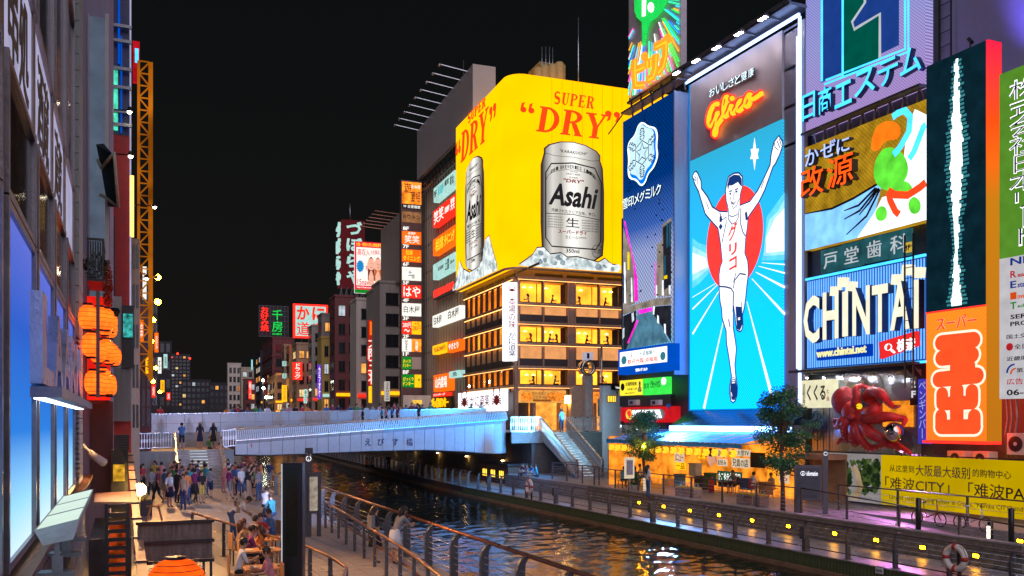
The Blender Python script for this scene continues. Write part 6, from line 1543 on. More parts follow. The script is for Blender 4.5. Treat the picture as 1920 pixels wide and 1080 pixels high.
def crow(yt,yb,u0,u1,base,t,vert=False,part='sign_panel'):
 z1,z0=CFr.hit(752,yt)[1],CFr.hit(752,yb)[1];a0,a1=lerp(.12,cw-.1,u0),lerp(.12,cw-.1,u1)
 o=MB().fb(CFr,a0,a1,z0,z1,.005,.08).put(part,base,SCt)
 for s_,p0,p1,v0,v1,mi,ve in t:
  MB().text(CFr,s_,lerp(a0,a1,p0),lerp(a0,a1,p1),lerp(z0,z1,v0),lerp(z0,z1,v1),.085,.015,off=.014,vert=ve).put('lettering',mi,o)
emi('s_fire',(1.8,.42,.03),.85,var=.6,scale=1.5);emi('s_wood',(.5,.22,.09),.6,var=.4)
crow(340,381,0,1,M['s_fire'],[('遊',.1,.5,.5,.95,inkb,0),('宴場',.45,.95,.1,.6,inkb,0),('全160席',.45,.95,.72,.9,M['t_white'],0)])
crow(382,390,0,1,M['black_paint'],[('9F 全室個室',.06,.95,.15,.85,M['t_white'],0)])
crow(396,416,0,1,M['s_wood'],[('ドウトン',.05,.95,.3,.75,inkb,0)])
for y,s_ in((424,'8F'),(458,'7F'),(491,'6F'),(526,'5F'),(559,'4F'),(593,'3F'),(627,'2F'),(660,'1F'),(694,'BF')):
 z1,z0=CFr.hit(752,y)[1],CFr.hit(752,y+7)[1];MB().text(CFr,s_,.22,.95,z0,z1,.005,.03,off=.02).put('floor_number',M['t_white'],SCt)
crow(433,457,0,1,M['s_orange'],[('笑笑',.12,.9,.08,.7,M['t_white'],0),('居酒屋',.3,.7,.76,.95,M['t_white'],0)])
crow(467,490,0,1,M['s_orange'],[('相席',.18,.55,.55,.95,M['t_yellow'],0),('ダイニング',.05,.93,.08,.5,M['t_yellow'],0)])
crow(500,525,0,1,M['s_white'],[('土',.3,.52,.35,.8,inkb,0),('間',.5,.64,.15,.45,inkb,0)])
crow(534,558,0,1,M['s_red'],[('はや',.06,.95,.08,.92,M['t_white'],0)])
crow(568,592,0,1,M['s_white'],[('白木屋',.08,.92,.25,.8,inkb,0)])
crow(602,626,0,.49,M['s_red'],[('280円',.06,.94,.5,.9,M['t_white'],0),('〜',.2,.8,.15,.4,M['t_white'],0)])
crow(602,626,.51,1,M['s_yellow'],[('280円',.06,.94,.25,.7,inkr,0),('全品',.2,.8,.76,.95,inkr,0)])
crow(635,659,0,.49,M['s_white'],[('はなまる',.3,.6,.08,.92,inkb,1)])
crow(635,659,.51,1,M['s_fire'],[('山内農場',.35,.65,.08,.92,M['t_white'],1)])
crow(669,692,0,.49,M['s_green'],[('びっくり',.1,.9,.5,.8,M['t_yellow'],0),('ドンキー',.1,.9,.15,.45,M['t_yellow'],0)])
crow(669,692,.51,1,M['f_pale'],[])
crow(702,726,0,.64,M['s_green'],[('びっくり',.08,.92,.5,.8,M['t_yellow'],0),('ドンキー',.08,.92,.12,.45,M['t_yellow'],0)])
crow(702,726,.66,1,M['s_yellow'],[('●',.5,.8,.5,.7,M['s_green'],0)])
LR=thing('shop_canopy','pale grey shop canopy with gold lettering behind the bridge parapet','canopy',at_d(780,765,92))
LF=frame_cam(755,95,331,'P');q=LF.rect(756,741,764,808)
MB().fb(LF,q[0],q[1],q[2],q[3],-1,0).put('fascia',M['f_pale'],LR);MB().text(LF,'COCOPLAZA',q[0]+1.0,q[1]-1.0,q[2]+.4,q[3]-.5,.01,.05,off=.02).put('lettering',M['t_yellow'],LR)
block('beige concrete building with wide blank pillars left of the sign column',712,757,530,122,'f_conc',6,1,side=None,lit=.15)
B2=thing('blank_billboard','smaller blank tan billboard panel over the balconied building','billboard',at_d(730,550,128))
f2=frame_cam(750,120,331,'R');a0,z1=f2.hit(714,432);_,z0=f2.hit(714,549)
MB().fb(f2,a0,0,z0,z1,-.4,0).put('panel',mat('tan_panel',(.40,.34,.28),.5,var=.12,scale=.3,bump=0),B2)
for i in range(6):
 a=lerp(a0,0,(i+.5)/6);MB().bar(f2.W(a,z1,0),f2.W(a,z1+.2,3.2),.08).put('lamp_arm',M['rail_bronze'],B2)
T,fr,fl,w,zt=block('building with railed balconies between the ramen neon and beige pillars',700,726,545,126,'f_conc',5,1,side=None,lit=.3)
for i in range(5):
 z=9+i*3.4;BKt=MB().fb(fr,.1,w-.1,z,z+.12,0,.9).put('balcony',M['f_dark'],T)
 b=MB()
 for k in range(10):b.fb(fr,lerp(.15,w-.15,k/9)-.02,lerp(.15,w-.15,k/9)+.02,z+.12,z+1.0,.85,.88)
 b.fb(fr,.1,w-.1,z+1.0,z+1.06,.84,.9);b.put('bars',mat('rail_red',(.3,.05,.04),.5),BKt)
T,fr,fl,w,zt=block('pale rendered building behind the vertical ramen neon sign',668,704,562,133,'f_pale',6,1,side=None,lit=.15)
GBb=thing('recruitment_billboard','bright white and red billboard with two long haired women, over a scaffold','billboard',at_d(690,548,138))
gf=frame_cam(665,140,331,'P');q=gf.rect(665,452,549,716);q=(q[0],q[1],q[2],q[3])
MB().fb(gf,q[0],q[1],q[2],q[3],-.4,0).put('panel',M['s_white'],GBb)
def gp(x,y):return(lerp(q[0],q[1],x),lerp(q[3],q[2],y))
def gb(x0,x1,y0,y1,m,c=.004,nm='print'):a,b_=gp(x0,y1),gp(x1,y0);MB().fb(gf,a[0],b_[0],a[1],b_[1],c,c+.02).put(nm,m,GBb)
emi('g_red',(1.0,.02,.06),.9);emi('g_skin',(1.1,.55,.4),.9,sample=False);emi('g_hair',(.25,.03,.01),.8,sample=False);emi('g_hair2',(.8,.16,.02),.8,sample=False);emi('g_blue',(.02,.3,.7),.9)
gb(0,1,0,.11,M['g_red']);gb(0,.06,.11,.85,M['g_red']);gb(0,1,.85,.93,M['g_red']);gb(0,1,.93,1,M['s_green'])
def gt(t,x0,x1,y0,y1,m):a,b_=gp(x0,y1),gp(x1,y0);MB().text(gf,t,a[0],b_[0],a[1],b_[1],.03,.02,off=.014).put('lettering',m,GBb)
gt('大阪・関西の求人情報満載',.05,.98,.02,.09,M['t_yellow']);gt('高収入',.1,.55,.14,.27,M['g_red']);gt('お仕事探し',.58,.98,.15,.24,M['g_red'])
gt('15navi',.1,.55,.73,.84,M['g_red']);gt('http://15navi.com',.08,.6,.87,.91,M['t_white']);gt('無料',.4,.5,.45,.56,M['g_red'])
MB().poly(gf,[(gp(.2,.48)[0]+(1.05,.8)[k%2]*math.cos(k*PI/14)*.62,gp(.2,.48)[1]+(1.05,.8)[k%2]*math.sin(k*PI/14)*1.0)for k in range(28)],.03,.02).put('star_print',M['g_blue'],GBb)
for cx_,m in((.6,'g_hair'),(.85,'g_hair2')):
 c0=gp(cx_,.42)
 hair=[gp(cx_-.12,.75),gp(cx_-.12,.45),gp(cx_-.09,.33),gp(cx_,.28),gp(cx_+.09,.33),gp(cx_+.12,.45),gp(cx_+.13,.75)]
 o=MB().poly(gf,hair,.03,.02).put('woman_print',M[m],GBb)
 MB().poly(gf,[(c0[0]+.62*math.cos(k*PI/8),c0[1]-.1+.95*math.sin(k*PI/8))for k in range(16)],.055,.02).poly(gf,[gp(cx_-.1,.84),gp(cx_-.09,.66),gp(cx_-.03,.56),gp(cx_+.03,.56),gp(cx_+.09,.66),gp(cx_+.11,.84)],.055,.02).put('skin_print',M['g_skin'],o)
 for dx in(-.03,.03):MB().poly(gf,[(gp(cx_+dx,.42)[0]+.08*math.cos(k),gp(cx_+dx,.42)[1]+.04*math.sin(k))for k in range(6)],.078,.01).put('eye_print',inkb,o)
 MB().poly(gf,[(gp(cx_,.49)[0]+.14*math.cos(k),gp(cx_,.49)[1]+.06*math.sin(k))for k in range(6)],.078,.01).put('mouth_print',M['g_red'],o)
b=MB()
for i in range(6):b.bar(gf.W(lerp(q[0],q[1],i/5),q[2],-.3),gf.W(lerp(q[0],q[1],i/5)+.6,q[2]-2.5,-1.5),.12)
b.fb(gf,q[0],q[1],q[2]-.9,q[2]-.75,-.6,-.4);b.put('scaffold',M['dark_metal'],GBb)
TSg=thing('maroon_tower_sign','maroon tower sign with four big glowing mint hiragana','billboard',at_d(660,535,150))
tf=frame_cam(641,150,331,'P');tl=frame_cam(641,150,331,'R')
q=tf.rect(641,411,534,684);wT=q[1]
p=[tf.W(0,0),tf.W(wT,0),tf.W(wT,0,-4.5),tf.W(0,0,-4.5)]
MB().hexa([(v.x,v.y,z)for z in(q[2],q[3])for v in p]).put('tower',emi('e_maroon',(.10,.012,.016),.8),TSg)
for i,ch in enumerate('づぼらや'):
 z1=q[3]-.25-i*(q[3]-q[2])/4;z0=z1-(q[3]-q[2])/4+.5
 MB().text(tf,ch,.75,wT-.5,z0,z1,.02,.25,off=.03).put('character',M['s_mint'],TSg)
 MB().text(tl,ch,-3.6,-.8,z0,z1,.02,.4,off=.03).put('character',M['s_mint'],TSg)
b=MB()
for i in range(5):b.bar(tf.W(lerp(.2,wT,i/4),q[2],-1),tf.W(lerp(-.5,wT-1,i/4),q[2]-3.5,-1),.16);b.bar(tf.W(lerp(.2,wT,i/4),q[2],-3),tf.W(lerp(1.5,wT+1,i/4),q[2]-3.5,-3),.16)
b.put('scaffold',M['rail_grey'],TSg)
MB().tube([tf.W(wT*.45,q[3],-2),tf.W(wT*.45,tf.hit(658,376)[1],-2)],.06,5).put('rod',M['steel'],TSg)
block('tall maroon building with a narrow column of dark windows',628,672,556,147,'f_maroon',6,2,side=618,lit=.1)
block('slim grey building with service pipes left of the maroon one',603,628,590,158,'f_grey',6,1,side=596,lit=.15)
block('mustard yellow walled building low in the row',603,620,634,156,'f_yellow',4,1,lit=.15)
block('grey block carrying the end of the red framed sign',585,606,612,166,'f_conc',6,1,side=578,lit=.12)
block('brown building with stacked windows under the red framed sign',556,588,645,178,'f_tan',5,2,side=548,lit=.25)
block('orange lit narrow building beside the drug store sign',543,560,650,186,'f_orange',5,1,side=536,lit=.2)
block('tan building left of the orange lit one',533,545,648,195,'f_tan',5,1,side=528,lit=.2)
block('stepped dark building below the green okonomiyaki neon',511,552,634,205,'f_maroon',5,2,side=492,lit=.12,bands=.3)
block('pinkish low building between the stepped block and the canal',515,533,706,196,'f_orange',3,1,side=502,lit=.1)
block('dark far building with tiny lights right of the pale pair',488,512,660,250,'f_dark',6,2,side=480,lit=.5)
block('pale stepped building, farthest group over the parapet',427,452,682,330,'f_pale',5,3,side=None,lit=.1)
block('cream building right of the pale stepped one',452,476,690,300,'f_beige',5,2,lit=.2)
block('brick red low building with a vertical sign before the cream one',458,480,712,280,'f_maroon',3,2,lit=.3)
T_,_,_,_,_=block('dark high tower far off with red aircraft lights',320,357,664,620,'f_dark',14,5,lit=.14,yb=760)
for x,y in((321,670),(333,663),(356,672)):
 p=at_d(x,y,618);MB().ball(p,.7).put('beacon',emi('e_beacon',(1.5,.05,.02),3,var=0),T_)
block('dim wide block far beyond the bridge',340,395,712,540,'f_dark',5,6,lit=.1)
block('small dark block with scattered windows behind the parapet',392,430,718,460,'f_dark',4,4,lit=.2)
KN=thing('kani_rooftop_sign','big rooftop lightbox with red outlined hiragana in a red neon frame','billboard',at_d(583,636,178))
kf=frame_cam(550,178,331,'P');q=kf.rect(550,569,633,615)
MB().fb(kf,q[0],q[1],q[2],q[3],-.6,-.1).put('frame',M['neon_red'],KN)
MB().fb(kf,q[0]+.45,q[1]-.45,q[2]+.4,q[3]-.4,-.09,0).put('panel',M['s_mint'],KN)
for ch,u0,u1,v0,v1 in(('か',.1,.46,.53,.92),('に',.54,.9,.53,.92),('道',.1,.46,.08,.47),('楽',.54,.9,.08,.47)):
 MB().text(kf,ch,lerp(q[0],q[1],u0),lerp(q[0],q[1],u1),lerp(q[2],q[3],v0),lerp(q[2],q[3],v1),.01,.3,off=.03,ms=1).put('character',[M['s_red'],M['f_dark']],KN)
b=MB()
for i in range(5):b.bar(kf.W(lerp(q[0],q[1],i/4),q[2],-.4),kf.W(lerp(q[0],q[1],i/4),q[2]-2.5,-.4),.15)
b.put('support',M['dark_metal'],KN)
OK=thing('okonomiyaki_neon','green and red neon characters on a dark rooftop truss','billboard',at_d(512,632,215))
of=frame_cam(486,215,331,'P');q=of.rect(486,572,630,541)
MB().fb(of,q[0],q[1],q[2],q[3],-.8,-.5).put('backing',M['f_dark'],OK)
MB().text(of,'お好み焼',.3,2.2,q[2]+1.2,q[3]-.4,.0,.15,off=.014,vert=True).put('lettering',M['neon_red'],OK)
MB().text(of,'千',3.0,5.4,q[2]+4.0,q[3]-1,.0,.15,off=.03).put('character',M['neon_green'],OK);MB().text(of,'房',3.0,5.4,q[2]+1.1,q[2]+3.7,.0,.15,off=.03).put('character',M['neon_green'],OK)
MB().text(of,'CHIBO',3.0,5.3,q[2]+.4,q[2]+.8,.0,.15,off=.03).put('lettering',M['neon_green'],OK)
tr=MB()
for i in range(9):tr.bar(of.W(q[1]*i/8,q[2],-.45),of.W(q[1]*i/8,q[3],-.45),.07)
for i in range(7):tr.bar(of.W(0,lerp(q[2],q[3],i/6),-.45),of.W(q[1],lerp(q[2],q[3],i/6),-.45),.07)
tr.put('truss',M['rail_grey'],OK)
RN=thing('ramen_neon','tall vertical red haloed neon with white characters over an orange lantern box','sign',at_d(700,755,127))
rf=frame_cam(690,127,331,'P');q=rf.rect(690,598,757,713);W_r=q[1]
zz=lambda y:rf.hit(690,y)[1]
MB().fb(rf,.1,W_r,zz(722),zz(600),-.5,0).put('backing',emi('e_redback',(.9,.03,.01),.5,var=.4),RN)
for ch,y0,y1 in(('大',632,652),('阪',653,674),('王',675,696),('将',697,720)):
 MB().text(rf,ch,.05,W_r-.05,zz(y1),zz(y0),.05,.1,off=.014).put('character',M['s_white'],RN)
 MB().text(rf,ch,-.05,W_r+.05,zz(y1)-.1,zz(y0)+.1,.01,.03,off=.03).put('character_halo',M['neon_red'],RN)
MB().fb(rf,.25,W_r-.2,zz(628),zz(603),.01,.1).put('lamp_panel',M['s_orange'],RN)
MB().fb(rf,.2,W_r-.1,zz(755),zz(724),-.6,.2).put('lantern_box',M['s_yellow'],RN)
for label,x0,yt,yb,x1,d,m,t,mi,ve in(('orange red lightbox sign of a drug store with vertical katakana',549,679,712,567,175,'s_red','ドラッグ','t_white',1),('thin purple vertical sign between two tan buildings',596,684,748,602,150,'s_violet','カラオケ','t_white',1),('yellow vertical lightbox low beside the blue lettered one',529,722,753,538,170,'s_yellow','酒場','t_orange',1),('pale blue vertical lightbox near the bridge parapet',570,730,756,576,160,'s_mint','串カツ','brush_ink',1),('white vertical parking sign with round mark beside the ramen neon',722,715,752,731,118,'s_pale','ZEROcom','black_ink',1),('small white framed window sign left of the purple strip, upper',530,677,686,537,172,'s_mint','店','brush_ink',0),('small white framed window sign left of the purple strip, lower',530,700,709,537,172,'s_mint','店','brush_ink',0),('red vertical sign on the brick red low building',466,714,748,472,240,'s_red','金龍ラーメン','t_white',1),('bright white lightbox edge on the slim grey building',661,615,664,667,140,'s_mint','貸店舗','inkr2',1),('blue white vertical lightbox on the far pale building',471,674,694,474,280,'s_teal','湯','t_white',0)):
 if m=='s_violet':emi('s_violet',(.22,.05,.9),.8)
 if m=='s_pale':emi('s_pale',(.6,.55,.5),.8)
 if mi=='inkr2':M['inkr2']=rd
 f=frame_cam(x0,d,331,'P');q=f.rect(x0,yt,yb,x1)
 T=thing('street_sign',label,'sign',f.W((q[0]+q[1])/2,q[2],-.2))
 MB().fb(f,q[0],q[1],q[2],q[3],-.6,0).put('box',M[m],T)
 stext(T,f,t,q,M[mi],.01,.18,.06,vert=bool(ve))
rl=random.Random(8)
for i,(x,y,d)in enumerate(((493,713,190),(494,728,200),(499,745,210),(300,648,120),(308,652,130),(303,672,140),(312,683,150),(306,706,160),(314,716,170),(310,735,150),(318,741,180),(305,752,170))):
 p=at_d(x,y,d);right=i<3
 T=thing('street_lamp','bright pale green street lamp, %s on the %s bank beyond the bridge'%(['upper','middle','lower','first','second','third','fourth','fifth','sixth','seventh','eighth','ninth'][i],'right' if right else 'left'),'street lamp',(p.x,p.y,1.4),'pale street lamps beyond the bridge')
 MB().tube([(p.x,p.y,1.4),(p.x,p.y,p.z)],.06,5).put('pole',M['rail_grey'],T)
 MB().ball(p,.28 if d>150 else.2).put('lamp',emi('e_streetlamp',(.85,1.0,.75),60,var=0),T)
WL=Fr((-1.0,0),(0,1))
def wy(x):return WL.hit(x,790)[0]
LB=thing('tiled_building','near tiled building with steel framed blue lit windows along the left edge','building',(-1.2,14,1.3))
mat('blue_tile',(.20,.24,.38),.3,var=.2,scale=1.2,bump=.1);mat('frame_steel',(.22,.20,.22),.35,.6);mat('jade_tile',(.42,.50,.46),.4,var=.15)
mat('smoke_glass',(.012,.011,.012),.1,var=.3,bump=0);mat('sill_brick',(.42,.22,.13),.6,var=.35,bump=.3)
MB().box(-9,-1.32,4,29.2,1.25,24).put('wall',M['dark_wall'],LB)
tl=MB().box(-.02,.02,-.29,.29,-.19,.19).mesh('tile',M['blue_tile'])
for r in range(6):
 for i in range(34):inst('tile',tl,LB,(-1.05,8.2+i*.6,3.5-r*.4))
MB().box(-1.3,-1.075,4,29,1.29,3.72).put('apron_wall',M['joint'],LB)
br=MB().box(-.13,.13,-.05,.05,-.03,.03).mesh('brick',M['sill_brick'])
for i in range(170):inst('brick',br,LB,(-.98,8.3+i*.118,3.76),(0,.12,0))
MB().box(-1.3,-.87,4,28.6,3.66,3.722).put('sill',M['concrete'],LB)
cols=[(6.2,8.8),(9.4,12.0),(12.5,14.95),(15.5,17.9),(18.6,21.0)]
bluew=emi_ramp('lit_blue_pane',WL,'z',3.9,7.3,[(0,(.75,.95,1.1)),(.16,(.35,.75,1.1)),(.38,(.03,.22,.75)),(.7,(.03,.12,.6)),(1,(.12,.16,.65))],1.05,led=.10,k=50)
for i,(a,b_)in enumerate(cols):
 for(z0,z1,mt_,nm)in((3.98,7.28,bluew,'lit_pane'),(7.46,8.62,M['smoke_glass'],'dark_pane'),(10.25,13.6,M['smoke_glass'],'dark_pane'),(13.8,17,M['smoke_glass'],'dark_pane')):
  W=MB().fb(WL,a-.1,a,z0-.08,z1+.08,-.28,.03).fb(WL,b_,b_+.1,z0-.08,z1+.08,-.28,.03).fb(WL,a,b_,z0-.08,z0,-.28,.02).fb(WL,a,b_,z1,z1+.08,-.28,.02).put('window',M['frame_steel'],LB)
  MB().fb(WL,a,b_,z0,z1,-.06,-.02).put(nm,mt_,W)
 W=MB().fb(WL,a-.1,b_+.1,8.71,10.15,-.2,-.03).put('brush_panel',emi('e_lavender',(.52,.50,.74),.75,var=.15),LB)
 MB().fb(WL,b_+.1,(cols+[(21.6,0)])[i+1][0]-.1,3.9,17.2,-.28,-.01).put('mullion',M['frame_steel'],LB)
 if i<4:MB().text(WL,('串処','串処','酒蔵','蔵')[i],a+.35,b_-.3,8.85,10.0,-.028,.01,off=.014).put('lettering',M['brown_ink'],W)
MB().fb(WL,21.15,22.2,3.9,7.2,-.3,0).fb(WL,21.2,22.2,7.3,13,-.3,-.02).put('mesh_panel',mat('purple_mesh',(.12,.06,.12),.5),LB)
for i in range(30):MB().fb(WL,21.2,22.15,4.0+i*.107,4.05+i*.107,.002,.08).put('louvre',M['frame_steel'],LB)
for i in range(34):MB().fb(WL,22.25,24.2,3.9+i*.37,4.25+i*.37,-.3,.05).put('jade_tile',M['jade_tile'],LB)
BLt=thing('box_letters','row of big steel box letters lit from below on the blue windows','sign',(-.9,16,5.6))
for ch,a,b_ in(('L',11.2,12.9),('A',13.1,14.8),('A',15.0,16.7),('R',16.9,18.6),('N',18.8,20.6)):
 MB().text(WL,ch,a,b_,5.72,6.75,.03,.13,off=.03).put('letter',mat('letter_steel',(.45,.5,.6),.3,.5),BLt)
MB().fb(WL,11,20.8,5.56,5.68,.05,.36).put('shelf',M['frame_steel'],BLt)
MB().fb(WL,11.05,20.7,5.545,5.555,.08,.2).put('light_strip',emi('e_strip',(.8,.95,1.1),5,var=0),BLt)
mat('lamp_shell',(.5,.52,.52),.4,.3)
for i,(a,b_)in enumerate(((10.4,11.8),(11.9,13.3),(13.4,14.9))):
 T=thing('trough_light',['nearest trough floodlight washing the blue windows','middle trough floodlight washing the blue windows','farthest trough floodlight washing the blue windows'][i],'floodlight',(-.65,(a+b_)/2,3.8),'trough floodlights on brackets')
 P=lambda y,pts:[(x,y,z)for x,z in pts]
 sec=[(-.86,4.18),(-.44,4.28),(-.5,4.07),(-.78,4.02)]
 MB().raw(P(a,sec)+P(b_,sec),[(0,1,2,3),(7,6,5,4),(1,2,6,5),(2,3,7,6),(3,0,4,7)]).put('shell',M['lamp_shell'],T)
 MB().raw([(-.84,a+.03,4.187),(-.455,a+.03,4.279),(-.455,b_-.03,4.279),(-.84,b_-.03,4.187)],[(0,1,2,3)]).put('lens',emi('e_trough',(.72,.9,.8),1.0,var=.05),T)
 MB().box(-.68,-.63,a+.05,a+.1,3.75,4.1).box(-.82,-.48,a-.02,a+.2,3.69,3.74).box(-.7,-.6,a+.03,a+.13,3.74,3.9).put('bracket',M['grey_metal'],T)
 MB().box(-1.05,-.65,a+.05,a+.1,3.7,3.735).put('wall_arm',M['grey_metal'],T)
CC=thing('cctv_camera','small white security camera on the corner above the trough lights','camera',(-.75,25.2,4.2))
MB().tube([(-1.0,25.4,4.7),(-.8,25.3,4.45)],.04,6).put('arm',M['white_paint'],CC);MB().tube([(-.85,25.4,4.5),(-.5,25.0,4.25)],[.09,.11],8).put('body',M['white_paint'],CC)
def FY(y):return Fr((0,y),(1,0))
def lbox(T,Y,x0,x1,yt,yb,m,name,dep=6,zmin=1.3):
 f=FY(Y);a0,z1=f.hit(x0,yt);a1=f.hit(x1,yt)[0];z0=max(zmin,f.hit(x0,yb)[1])
 return MB().fb(f,a0,a1,z0,z1,-dep,0).put(name,m,T)
LB2=thing('lavender_building','lavender rendered building with a tall grey window and green awning','building',(-.8,30,1.3))
mat('lavender',(.42,.36,.50),.6,var=.12,streak=True)
f=FY(29.3);a0=f.hit(160,0)[0];a1=f.hit(206,0)[0]
MB().fb(f,-8,a1,1.3,26,-9,0).put('wall',M['lavender'],LB2)
lbox(LB2,29.2,164,168,25,750,M['frame_steel'],'window_post',.08);lbox(LB2,29.2,197,204,25,750,M['white_paint'],'window_post',.08);lbox(LB2,29.22,168,197,30,745,emi('e_greypane',(.10,.13,.19),.8,var=.2),'pane',.05)
lbox(LB2,29.1,170,212,752,925,mat('oxblood',(.14,.05,.05),.5,var=.2),'lower_wall',.2)
AW=thing('green_awning','dark green fabric awning on a pale folding frame','awning',(-.6,28,12))
p=[at_d(166,262,27),at_d(188,262,27),at_d(222,388,26),at_d(212,290,25.5),at_d(176,385,27.5),at_d(168,375,28)]
MB().raw([p[0],p[1],p[3],p[2],p[4],p[5]],[(0,1,2,3),(0,3,4,5)]).raw([v+Vector((0,.04,0))for v in(p[0],p[1],p[3],p[2],p[4],p[5])],[(3,2,1,0),(5,4,3,0)]).put('fabric',mat('awning_green',(.01,.035,.03),.8),AW)
MB().tube([p[0],at_d(190,315,26.4),p[3]],.05,6).tube([at_d(214,285,25.4),p[2],at_d(190,365,26.5),at_d(176,384,27.4)],.05,6).put('frame',M['ivory_paint'],AW)
MB().ball(p[0]+Vector((0,0,.1)),.25,.2,.3).put('hood',M['white_paint'],AW)
BA=thing('iron_balcony','black wrought iron balcony with plants above the paper lanterns','balcony',at_d(178,530,26.8))
f=FY(26.5);a0,z1=f.hit(163,445);a1,z0=f.hit(195,528)
b=MB();b.fb(f,a0,a1,z0,z0+.08,-2,0).fb(f,a0,a1,z1-.06,z1,-.06,0).fb(f,a1-.05,a1,z1-.06,z1,-2,-.07);b.put('frame',M['black_paint'],BA)
for i in range(7):
 t=lerp(a0,a1,(i+.5)/7);MB().fb(f,t-.02,t+.02,z0+.1,z1-.08,-.04,-.01).put('bar',M['black_paint'],BA)
 MB().fb(f,a1-.04,a1-.01,z0+.1,z1-.08,-.2-i*.25,-.16-i*.25).put('bar',M['black_paint'],BA)
def leaves(b,c,r,n,s,rr,flat=1.0):
 for _ in range(n):
  while True:
   v=Vector((rr.uniform(-1,1),rr.uniform(-1,1),rr.uniform(-1,1)))
   if v.length<1:break
  q=Vector(c)+Vector((v.x*r[0],v.y*r[1],v.z*r[2]));d=Vector((rr.gauss(0,1),rr.gauss(0,1),rr.gauss(0,.6))).normalized();e=d.cross(Vector((rr.random(),rr.random(),rr.random()))).normalized();z=rr.uniform(.6,1.3)*s
  b.raw([q-d*z,q+e*z*.4,q+d*z,q-e*z*.4],[(0,1,2,3)])
rlf=random.Random(4)
b=MB();leaves(b,((a0+a1)/2,26.9,z0+.45),(.35,.3,.4),250,.07,rlf);b.put('plants',mat('leaf_dark',(.03,.07,.02),.5,var=.4),BA,kind='stuff')
b=MB();leaves(b,at_d(202,540,25.5),(.13,.3,.8),700,.05,rlf);o=b.put('red_garland',mat('leaf_red',(.5,.06,.02),.5,var=.6),None,loc=at_d(202,560,26.8));tag(o,'hanging garland of red and orange leaves beside the iron balcony','garland')
LF_=thing('lantern_frame','timber post and beams carrying three tiers of red paper lanterns','frame',at_d(183,745,19))
lbox(LF_,20.8,180,187,545,745,mat('old_timber',(.25,.15,.10),.6,var=.3),'post',.12,0)
lbox(LF_,29.05,163,207,555,750,emi('e_redwall',(1.2,.02,.01),.7,var=.4),'red_board',.1,0)  # board glows itself, standing in for red light on it
emi('e_paper',(2.8,.28,.02),1.0,var=.35,scale=4)
lm=MB();lm.lathe([(.08,-.25),(.15,-.2),(.18,-.1),(.19,0),(.18,.1),(.15,.2),(.08,.25)],(0,0,0),14)
lme=lm.mesh('paper',M['e_paper']);cme=MB().lathe([(.1,-.3),(.1,-.26),(.008,-.25),(.008,.25),(.1,.26),(.1,.3)],n=10).mesh('cap',M['black_paint'])
rme=MB()
for k in range(5):
 z=-.2+k*.1;rme.tube([Vector((math.cos(t*PI/6)*math.sqrt(max(.01,.195**2-z*z*.35)),math.sin(t*PI/6)*math.sqrt(max(.01,.195**2-z*z*.35)),z))for t in range(12)],.006,3,closed=True)
rme=rme.mesh('hoop',M['brown_ink'])
for tier,y0,y1 in((0,590,612),(1,652,668),(2,712,722)):
 for k in range(6):
  t=k/5;c=at_d(lerp(172,211,t**.6),lerp(y0,y1,t),lerp(19.5,26,t))+Vector((rlf.uniform(-.07,.07),rlf.uniform(-.2,.2),rlf.uniform(-.09,.09)))
  T=thing('paper_lantern','glowing orange red paper lantern, %s from the near post in the %s tier'%(('first','second','third','fourth','fifth','sixth')[k],('top','middle','lowest')[tier]),'lantern',c,'red paper lanterns in three tiers')
  inst('paper',lme,T,c);inst('cap',cme,T,c);inst('hoop',rme,T,c)
LB3=thing('red_building','narrow red fronted building with a blue neon sign frame','building',(-.2,41,1.3))
f=FY(40);A=lambda x:f.hit(x,0)[0]
MB().fb(f,-8,A(246),1.3,f.hit(207,252)[1],-9,0).put('wall',mat('red_wall',(.5,.02,.015),.5,var=.2),LB3)
MB().fb(f,-8,A(247),f.hit(207,251)[1],34,-9,-.02).put('upper_wall',mat('blue_black',(.03,.04,.10),.4),LB3)
for(x0,x1,yt,yb,m,nm)in((207,209,0,250,'e_lavender','neon_edge'),(243,246,0,745,'e_lavender','neon_edge'),(213,221,125,245,'neon_green2','neon_panel'),(226,229,70,250,'e_blue','neon_tube'),(243.5,251,330,445,'e_yellowtube','tube'),(221,225,0,120,'e_blue','neon_tube')):
 if m=='neon_green2':emi('neon_green2',(.10,.9,.6),.8,var=.5,scale=4)
 if m=='e_yellowtube':emi('e_yellowtube',(1.7,1.1,.2),1.6)
 q0,z1=f.hit(x0,yt);q1,z0=f.hit(x1,yb);MB().fb(f,q0,q1,z0,z1,0.0,.12).put(nm,M[m],LB3)
for y in(50,78,130,165,210,235):MB().fb(f,A(207),A(247),f.hit(207,y)[1]-.06,f.hit(207,y)[1]+.06,.12,.3).put('frame_bar',M['grey_metal'],LB3)
lbox(LB3,39.8,207,216,405,560,M['dark_wall'],'louvre_bank',.2);lbox(LB3,39.7,214,246,690,790,M['grey_plaster'],'ground_storey',.2);lbox(LB3,39.75,207,228,555,790,M['pale_plaster'],'column',.3)
lbox(LB3,39.6,229,251,572,690,M['black_paint'],'screen_frame',.2);lbox(LB3,39.35,231,249,588,632,emi('e_tv',(.05,.45,.42),.8,var=.9,scale=5),'screen',.05)
